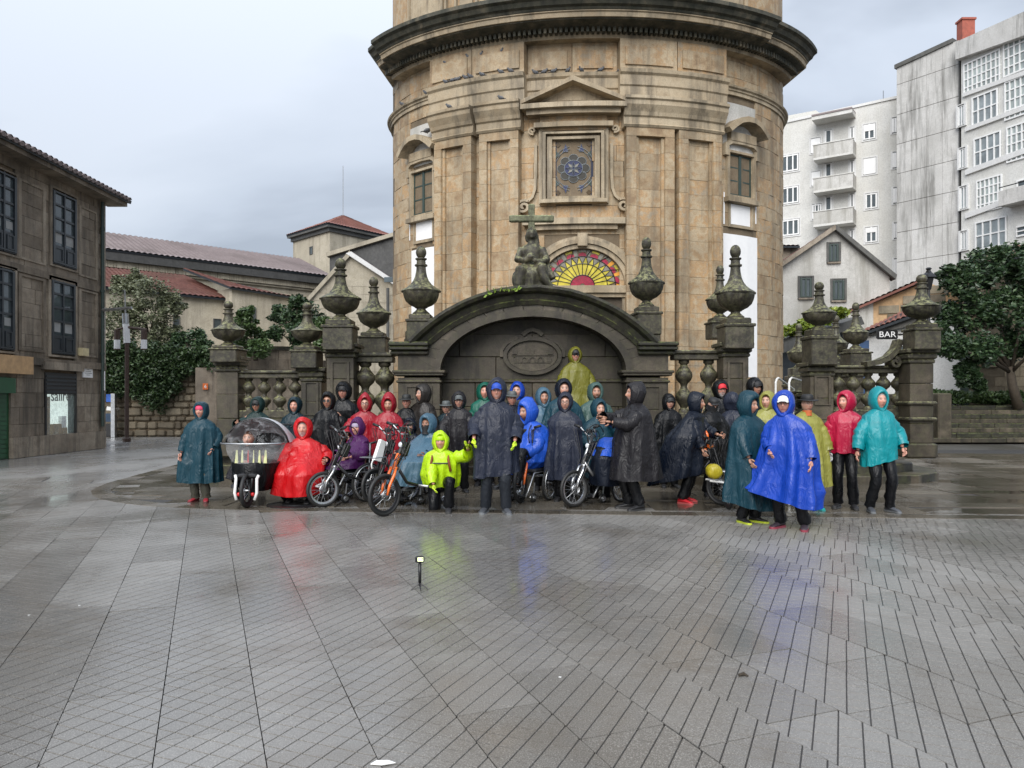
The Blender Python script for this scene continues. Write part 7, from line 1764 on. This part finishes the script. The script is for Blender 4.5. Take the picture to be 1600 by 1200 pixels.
def handbike(label, px, py, Y, yaw, r=.27, fork=None, stem=None, rim=None, top=(.34, 1.0), basket=False, light=True, extra=None, cat='handbike', white=False):
    """px, py: ground contact of the front wheel. Forward is local -Y; the rider sits behind"""
    g = P(px, py, Y); o = empty('handbike', (g.x, g.y, 0), yaw, label, cat, 'handbikes of the group'); fork = fork or M['black']; stem = stem or M['black']
    wheel(o, (0, 0, r), r, rim, disc=True)
    fy, fz2 = top[0], top[1]; crown = Vector((0, .16, 2*r+.06)); hd = Vector((0, fy, fz2))
    for s_ in (-1, 1): MB().tube([Vector((s_*.06, -.005, r)), Vector((s_*.062, .03, r+.12)), Vector((s_*.058, .12, 2*r-.02)), crown+Vector((s_*.045, 0, 0))], [.014, .02, .021, .018], 8).build('fork_blade', fork, o, True)
    MB().tube([crown+Vector((-.06, 0, 0)), crown+Vector((.06, 0, 0))], .022, 8).build('fork_crown', fork, o, True)
    MB().tube([crown, crown.lerp(hd, .5), hd], [.026, .024, .02], 8).build('steerer', stem, o, True)
    MB().tube([crown+Vector((0, .05, .02)), crown.lerp(hd, .6)+Vector((0, .10, -.02)), hd+Vector((0, .07, -.08))], .016, 8).build('stay', M['black'], o, True)
    # chainring, cranks, grips
    ch = MB(); ch.torus(hd+Vector((.07, 0, 0)), .085, .006, 'x', 24, 5)
    for k in range(5): a = 2*PI*k/5; ch.tube([hd+Vector((.07, 0, 0)), hd+Vector((.07, .083*math.cos(a), .083*math.sin(a)))], .006, 5)
    ch.build('chainring', M['black'], o)
    MB().torus(hd+Vector((.075, 0, 0)), .17, .008, 'x', 30, 6, .3, 4.2).build('chain_guard', M['black'], o, True)
    for s_ in (-1, 1):
        cr_ = MB(); a = hd+Vector((s_*.09, 0, 0)); b_ = a+Vector((s_*.05, -.10, .13)); cr_.tube([hd, a, b_], .012, 6); k = cr_.build('crank', M['alu'], o, True)
        MB().tube([b_, b_+Vector((s_*.11, -.01, .03))], [.02, .022], 8).build('grip', M['rubber'], k, True)
    for k in range(5):
        sx_ = (-1) ** k*.05; q = hd+Vector((sx_*1.5, 0, .05)); MB().tube([q, q+Vector((sx_*1.5, -.14-.03*k, .06)), q+Vector((sx_, -.12, -.18-.05*k)), crown+Vector((sx_*.5, -.01, .1)), Vector((sx_, .02, r+.15))], .006, 5).build('cable', M['cable'], o, True)
    ln = MB(); 
    for s_ in (-.012, .012): ln.tube([hd+Vector((.07+s_*0, s_*6, -.02)), Vector((.045, s_*2.5, r))], .006, 4)
    ln.build('chain', M['black'], o)
    MB().bevbox(crown.lerp(hd, .55)+Vector((0, .08, 0)), (.1, .12, .2), .02, Matrix.Rotation(-.4, 3, 'X')).build('battery_box', M['black'], o)
    MB().bevbox(hd+Vector((-.02, -.04, .07)), (.1, .05, .07), .012).build('display', M['black'], o)
    if light:
        l = hd+Vector((0, -.08, -.14)); MB().tube([l+Vector((0, .06, 0)), l, l+Vector((0, -.02, 0))], [.02, .042, .045], 12).build('headlight', M['chrome'], o, True); MB().ell(l+Vector((0, -.02, 0)), (.036, .014, .036), 12, 6).build('headlight_lens', M['lens'], o, True)
    # arm back to the wheelchair
    MB().tube([crown+Vector((0, .04, .05)), Vector((0, .40, .42)), Vector((0, .62, .36))], [.024, .022, .02], 8).build('coupling_arm', stem, o, True)
    MB().tube([Vector((-.2, .62, .36)), Vector((.2, .62, .36))], .018, 8).build('coupling_bar', M['alu'], o, True)
    fd = MB(); L = []
    for i in range(12):
        a = R(20)+R(120)*i/11; e = Vector((0, math.cos(a), math.sin(a))); L.append([Vector((0, 0, r))+e*(r+.03)+Vector((x, 0, 0)) for x in (-.03, 0, .03)])
    if white: fd.loft(L, False); fd.build('mudguard', M['whitep'], o)
    if extra: extra(o, hd, crown)
    return o
def wheelchair(label, px, py, Y, yaw, r=.3, z=0, col=None):
    g = P(px, py, Y); o = empty('wheelchair', (g.x, g.y, 0), yaw, label, 'wheelchair', 'wheelchairs of the riders')
    for s_ in (-1, 1):
        wheel(o, (s_*.31, .0, r), r, None, .016, s_*.08, 16); MB().torus((s_*.345, 0, r), r-.04, .009, 'x', 30, 6).build('push_rim', M['chrome'], o, True)
    MB().bevbox((0, -.1, .47), (.42, .42, .06), .02).build('seat', M['fabric'], o); MB().bevbox((0, .13, .7), (.42, .05, .4), .02).build('backrest', M['fabric'], o)
    for s_ in (-1, 1):
        MB().tube([Vector((s_*.2, .12, .88)), Vector((s_*.2, .1, .45)), Vector((s_*.2, -.34, .44)), Vector((s_*.17, -.46, .2)), Vector((s_*.15, -.52, .1))], .014, 8).build('frame_tube', col or M['alu'], o, True)
        MB().tube([Vector((s_*.2, .12, .88)), Vector((s_*.2, .24, .9))], .018, 8).build('push_handle', M['rubber'], o, True)
        wheel(o, (s_*.18, -.32, .075), .075, None, .018, 0, 5)
        MB().tube([Vector((s_*.18, -.32, .09)), Vector((s_*.19, -.3, .3))], .012, 6).build('caster_fork', M['alu'], o)
    MB().bevbox((0, -.53, .12), (.3, .14, .02), .006).build('footrest', M['black'], o)
    return o
handbike('black handbike with silver rimmed front wheel beside the crouching man in red', 505, 793, 11.1, -.92, .26, M['alu'], rim=M['rim'])
def orange_extra(o, hd, cr):
    MB().tube([cr, cr.lerp(hd, .42)], .03, 8).build('orange_sleeve', M['orange'], o, True)
handbike('black handbike with orange fork in front of the steel blue poncho', 601, 808, 10.25, -.68, .285, M['orange'], rim=M['black'], top=(.38, 1.08), extra=orange_extra)
def white_extra(o, hd, cr):
    MB().prism([Vector((-.03, -.02, .66)), Vector((-.03, .12, .62)), Vector((-.03, .22, .92)), Vector((-.03, .12, .96))], (.06, 0, 0)).build('white_fairing', M['whitep'], o)
    mb = MB(); 
    for x in (-.14, .14): mb.tube([Vector((x, -.16, .7)), Vector((x, .1, .7)), Vector((x, .14, .62))], .008, 5)
    mb.tube([Vector((-.14, -.16, .7)), Vector((.14, -.16, .7))], .008, 5); mb.build('front_rack', M['alu'], o)
    MB().torus(cr+Vector((0, -.12, -.02)), .1, .012, 'x', 20, 6, 1.2, 3.6).build('white_guard', M['whitep'], o, True)
handbike('black handbike with white fairing half hidden behind the orange forked one', 585, 787, 11.45, -.6, .27, M['black'], rim=M['black'], extra=white_extra, top=(.34, 1.02))
handbike('silver forked handbike with bright headlight in front of the charcoal and teal ponchos', 897, 793, 11.1, -.9, .27, M['chrome'], M['alu'], rim=M['rim'], top=(.36, 1.02))
def o2(o, hd, cr): MB().tube([Vector((0, .3, .62)), Vector((0, .62, .5)), Vector((.1, .95, .42))], .022, 8).build('orange_tube', M['orange'], o, True)
handbike('dark handbike with orange frame tube carrying the bright blue poncho', 813, 790, 11.55, -.35, .285, M['orange'], M['black'], rim=M['black'], light=False, extra=o2)
def o3(o, hd, cr):
    MB().tube([hd+Vector((0, -.02, -.02)), hd+Vector((0, .0, .18)), hd+Vector((0, .03, .22))], .022, 8).build('orange_grip', M['orange'], o, True)
    MB().tube([hd+Vector((-.16, 0, -.06)), hd+Vector((.0, .02, -.04)), hd+Vector((.18, 0, .0))], .02, 8).build('orange_bar', M['orange'], o, True)
handbike('handbike with orange handlebar held by the leaning navy poncho', 1128, 787, 11.3, .75, .27, M['black'], M['black'], rim=M['black'], top=(.25, .86), light=False, extra=o3)
wheelchair('wheelchair under the woman in the purple poncho', 556, 775, 11.9, -.75)
wheelchair('wheelchair under the seated rider in the steel blue poncho', 662, 775, 11.75, -.55, .3)
wheelchair('wheelchair of the rider with maroon beanie', 640, 775, 12.7, -.1, .3)
wheelchair('wheelchair of the rider in the bright blue poncho', 832, 775, 12.0, -.5, .28)
wheelchair('wheelchair behind the silver forked handbike covered by a dark rain apron', 946, 775, 11.9, -.75, .28)
# rain apron over the legs, with a light blue lining
AP = empty('rain_apron', (xat(950, 11.35), 11.35, .3), -.4, 'dark rain apron with light blue edge draped over the wheelchair behind the silver handbike', 'rain cover')
g = drape([(.62, .10, .1, 0, .05), (.56, .17, .2), (.4, .2, .26), (.2, .22, .26), (0, .2, .24)], 71, .03, 6, cre=.02, N=26, M_=56); g.build('cover', CL('navy'), AP, True, fix=False)
g = drape([(.70, .09, .07, .02, .06), (.66, .13, .14, .02, .04), (.52, .18, .22, .0, 0), (.44, .205, .262)], 73, .02, 6, cre=.02, N=16, M_=56); g.build('light_blue_edge', CL('bluel'), AP, True, fix=False)
# yellow bag on a rack behind the teal poncho
YB = empty('pannier_rack', P(1138, 797, 10.9), 0, 'white tubular cargo rack with a small wheel left of the teal poncho', 'rack'); YB.location.z = 0; q = YB.location
wheel(YB, (0, 0, .24), .24, M['black'], .024)
zt = zat(747, 10.9)
for dy in (-.12, .12): MB().tube([P(1106, 750, 10.9)-q+Vector((0, dy, 0)), P(1148, 755, 10.9)-q+Vector((0, dy, 0))], .014, 6).build('rack_tube', M['whitep'], YB)
for px in (1122, 1132, 1142): MB().tube([P(px, 752, 10.9)-q+Vector((0, -.12, 0)), P(px, 752, 10.9)-q+Vector((0, .12, 0))], .01, 6).build('cross_tube', M['whitep'], YB)
for dy in (-.06, .06): MB().tube([P(1128, 751, 10.9)-q+Vector((0, dy, 0)), P(1130, 738, 10.9)-q+Vector((0, dy, 0)), P(1136, 738, 10.9)-q+Vector((0, dy, 0)), P(1138, 752, 10.9)-q+Vector((0, dy, 0))], .009, 6).build('hoop', M['chrome'], YB)
for dy in (-.03, .03): MB().tube([Vector((dy*1.2, dy, .24)), P(1136, 752, 10.9)-q+Vector((0, dy, 0))], .012, 6).build('strut', M['black'], YB)
M['yellowbag'] = nylon('yellow_bag_cloth', (.42, .34, .015), .3, .4)
BG = empty('yellow_bag', P(1115, 748, 10.85), 0, 'small yellow covered bag on the end of the white rack', 'bag')
mb = MB(); L = []
for i, (y, a) in enumerate(((-.14, .06), (-.12, .10), (-.03, .115), (.06, .11), (.13, .085), (.15, .03))): L.append([Vector((a*.95*math.cos(2*PI*k/16)*(1+.04*math.sin(5*k+i)), y, .105+a*.95*math.sin(2*PI*k/16)*(1+.04*math.cos(3*k+i)))) for k in range(16)])
mb.loft(L, True, True, True).build('cover', M['yellowbag'], BG, True)
MB().tube([Vector((.1, 0, .1)), Vector((.2, 0, .1)), Vector((.22, 0, .08))], .014, 6).build('strap', M['alu'], BG)
# ---- hooded trike
YT = 11.35; tg = P(386, 797, 11.05); TR = empty('cargo_trike', (tg.x, tg.y, 0), -.03, 'three wheeled cargo trike with clear rain bubble and black skirt facing the camera', 'trike')
wheel(TR, (0, 0, .25), .25, M['black'], .03)
for s_ in (-1, 1):
    wheel(TR, (s_*.335, .72, .29), .29, M['black'], .026)
    MB().tube([Vector((s_*.06, 0, .25)), Vector((s_*.07, .04, .5))], .022, 8).build('fork_blade', M['black'], TR, True)
    MB().tube([Vector((s_*.13, -.06, .12)), Vector((s_*.16, -.05, .22)), Vector((s_*.15, -.02, .42)), Vector((s_*.17, 0, .47))], .022, 8).build('foot_peg', M['whitep'], TR, True)
    MB().tube([Vector((s_*.3, .72, .29)), Vector((s_*.2, .5, .5)), Vector((s_*.12, .1, .5))], .02, 8).build('frame_tube', M['black'], TR, True)
    MB().ell(Vector((s_*.1, -.05, .2)), (.03, .025, .03), 8, 6).build('red_lamp', M['redlens'], TR, True)
MB().tube([Vector((-.33, .72, .29)), Vector((.33, .72, .29))], .02, 8).build('axle', M['black'], TR)
MB().bevbox((0, .75, .55), (.5, .5, .06), .02).build('seat', M['fabric'], TR); MB().bevbox((0, 1.0, .85), (.48, .06, .6), .02).build('backrest', M['fabric'], TR)
MB().bevbox((0, .04, .46), (.3, .12, .06), .02).build('crown', M['black'], TR)
# skirt
def ringp(a, b, cy, z, n=48, sq=2.6): return [Vector((a*math.copysign(abs(math.cos(2*PI*k/n))**(2/sq), math.cos(2*PI*k/n)), cy+b*math.copysign(abs(math.sin(2*PI*k/n))**(2/sq), math.sin(2*PI*k/n)), z)) for k in range(n)]
def wr(rings, seed, amp): return [[p+Vector((p.x, p.y-.5, 0)).normalized()*crease(p*1.6, seed)*amp for p in rg] for rg in rings]
TZ_ = lambda py: zat(py, YT)
MB().loft(wr([ringp(.335, .42, .52, TZ_(721)), ringp(.30, .40, .47, TZ_(735)), ringp(.25, .34, .42, TZ_(750)), ringp(.17, .26, .34, TZ_(766))], 5, .05), True).build('skirt', CL('black'), TR, True, fix=False)
M['film'] = clear_film('clear_rain_film', (.75, .77, .78), .0); M['film2'] = clear_film('lower_rain_film', (.55, .56, .57), .22)
M['silver'] = nylon('silver_hood_cloth', (.50, .52, .54), .4, .1)
MB().loft(wr([ringp(.47, .46, .52, TZ_(693)), ringp(.43, .45, .51, TZ_(708)), ringp(.34, .42, .5, TZ_(723))], 8, .03), True).build('lower_window', M['film2'], TR, True, fix=False)
M['print'] = plain('pale_yellow_print', (.62, .64, .32), .5)
for x, w in ((-.20, .045), (-.11, .035), (-.02, .02), (.06, .02), (.14, .035), (.22, .045)):
    y = .5-.435*(1-abs(x/.44)**2.6)**(1/2.6); MB().prism([Vector((x-w*.5, y+.02, TZ_(722))), Vector((x+w*.6, y+.02, TZ_(722))), Vector((x+w*.5, y+.015, TZ_(702))), Vector((x+.0, y+.015, TZ_(702)))], (0, .012, 0)).build('printed_flash', M['print'] if abs(x) > .05 else M['redlens'], TR)
# bubble: wide lens shape seen from the front; clear front, silver back
def bub(u_, v_):  # u: left-right -1..1, v: 0 front rim .. 1 back rim
    a = PI*v_; x = .47*u_; q = math.sqrt(max(0, 1-abs(u_)**2.2))
    return Vector((x, .50-.50*math.cos(a)*(.55+.45*q), TZ_(692)+.37*math.sin(a)*q**1.35))
nu = 28
front = [[bub(-1+2*i/nu, j/12*.40) for i in range(nu+1)] for j in range(13)]
MB().loft(wr(front, 9, .012), False).build('bubble_window', M['film'], TR, True, fix=False)
back = [[bub(-1+2*i/nu, .44+.56*j/12) for i in range(nu+1)] for j in range(13)]
MB().loft(wr(back, 10, .006), False).build('hood_cover', M['silver'], TR, True, fix=False)
MB().loft([[bub(-1+2*i/nu, .395+.05*j/2)+Vector((0, 0, .006)) for i in range(nu+1)] for j in range(3)], False).build('hood_edge', CL('black'), TR, True, fix=False)
for v_, rr_ in ((0, .014), (.40, .014)): MB().tube([bub(-1+2*i/nu, v_)+Vector((0, -.004, 0)) for i in range(nu+1)], rr_, 6).build('hood_hoop', M['black' if v_ else 'alu'], TR, True)
MB().tube([Vector((-.3, 1.05, 1.12)), Vector((-.3, 1.2, 1.16)), Vector((.3, 1.2, 1.16)), Vector((.3, 1.05, 1.12))], .016, 8).build('push_bar', M['black'], TR, True)
# ---- action camera on a mini tripod
CG = P(657, 918, 1); CGp = G(656, 921); CT = empty('action_camera', CGp, .05, 'small black action camera on a short stick tripod standing alone on the wet paving', 'camera'); sY = CGp.y
h_ = lambda py: (921-py)/F*sY
MB().tube([(0, 0, h_(911)), (0, 0, h_(881))], [.012, .0135], 10).build('stick', M['black'], CT, True); MB().tube([(0, 0, h_(916)), (0, 0, h_(908))], .010, 8).build('collar', M['black'], CT)
for k, (x, y) in enumerate(((-.07, -.02), (.07, -.02), (.012, -.06))): MB().tube([(0, 0, h_(911)), (x, y, 0.004)], [.006, .004], 6).build('leg', M['black'], CT)
MB().bevbox((0, 0, h_(874)), (.074, .035, .052), .008).build('body', M['black'], CT)
M['screen_on'] = plain('camera_screen', (.5, .58, .3), .3, emit=((.75, .85, .5), .7)); MB().bevbox((.006, -.0185, h_(873.5)), (.046, .004, .032), .001).build('screen', M['screen_on'], CT)
MB().bevbox((.02, -.021, h_(872.5)), (.012, .003, .01), .001).build('screen_icon', M['black'], CT)
MB().bevbox((0, 0, h_(881)), (.02, .02, .02), .004).build('mount', M['black'], CT)
# ---- litter and a manhole
c = G(598, 1194); LT = MB(); LT.prism([Vector((c.x-.05, c.y-.012, .004)), Vector((c.x+.0, c.y-.02, .004)), Vector((c.x+.055, c.y, .004)), Vector((c.x+.02, c.y+.022, .004)), Vector((c.x-.03, c.y+.02, .004))], (0, 0, .004)); tag(LT.build('paper_scrap', M['whitep']), 'white scrap of paper lying on the paving at the bottom edge', 'litter')
for k, (px, py) in enumerate(((124, 947), (45, 962), (1073, 857), (875, 1059))):
    c = G(px, py); w = .009; tag(MB().prism([Vector((c.x-w, c.y, .003)), Vector((c.x+w*.4, c.y-w, .003)), Vector((c.x+w, c.y+w*.5, .003)), Vector((c.x-w*.2, c.y+w, .003))], (0, 0, .002)).build('paper_fleck', M['whitep']), 'pale litter fleck '+('at the far left, the farther of two', 'at the far left, the nearer of two', 'on the right not far from the group', 'right of the middle in the foreground')[k], 'litter', 'litter flecks on the paving')
c = G(1160, 1057); tag(MB().tube([(c.x-.02, c.y, .008), (c.x+.01, c.y+.01, .012), (c.x+.03, c.y-.01, .006)], [.008, .011, .004], 6).build('dead_leaf', M['bark']), 'small dark dead leaf on the paving in the right foreground', 'leaf')
mh = G(462, 789); MHc = empty('manhole_cover', (mh.x, mh.y, .004), 0, 'round dark manhole cover in the wet platform in front of the crouching red poncho', 'manhole cover')
MB().lathe([(.42, 0), (.42, .012), (.36, .012), (.36, .006), (0.01, .006)], seg=32).build('cover', M['black'], MHc); MB().torus((0, 0, .008), .2, .006, 'z', 28, 4).build('ring', M['black'], MHc)
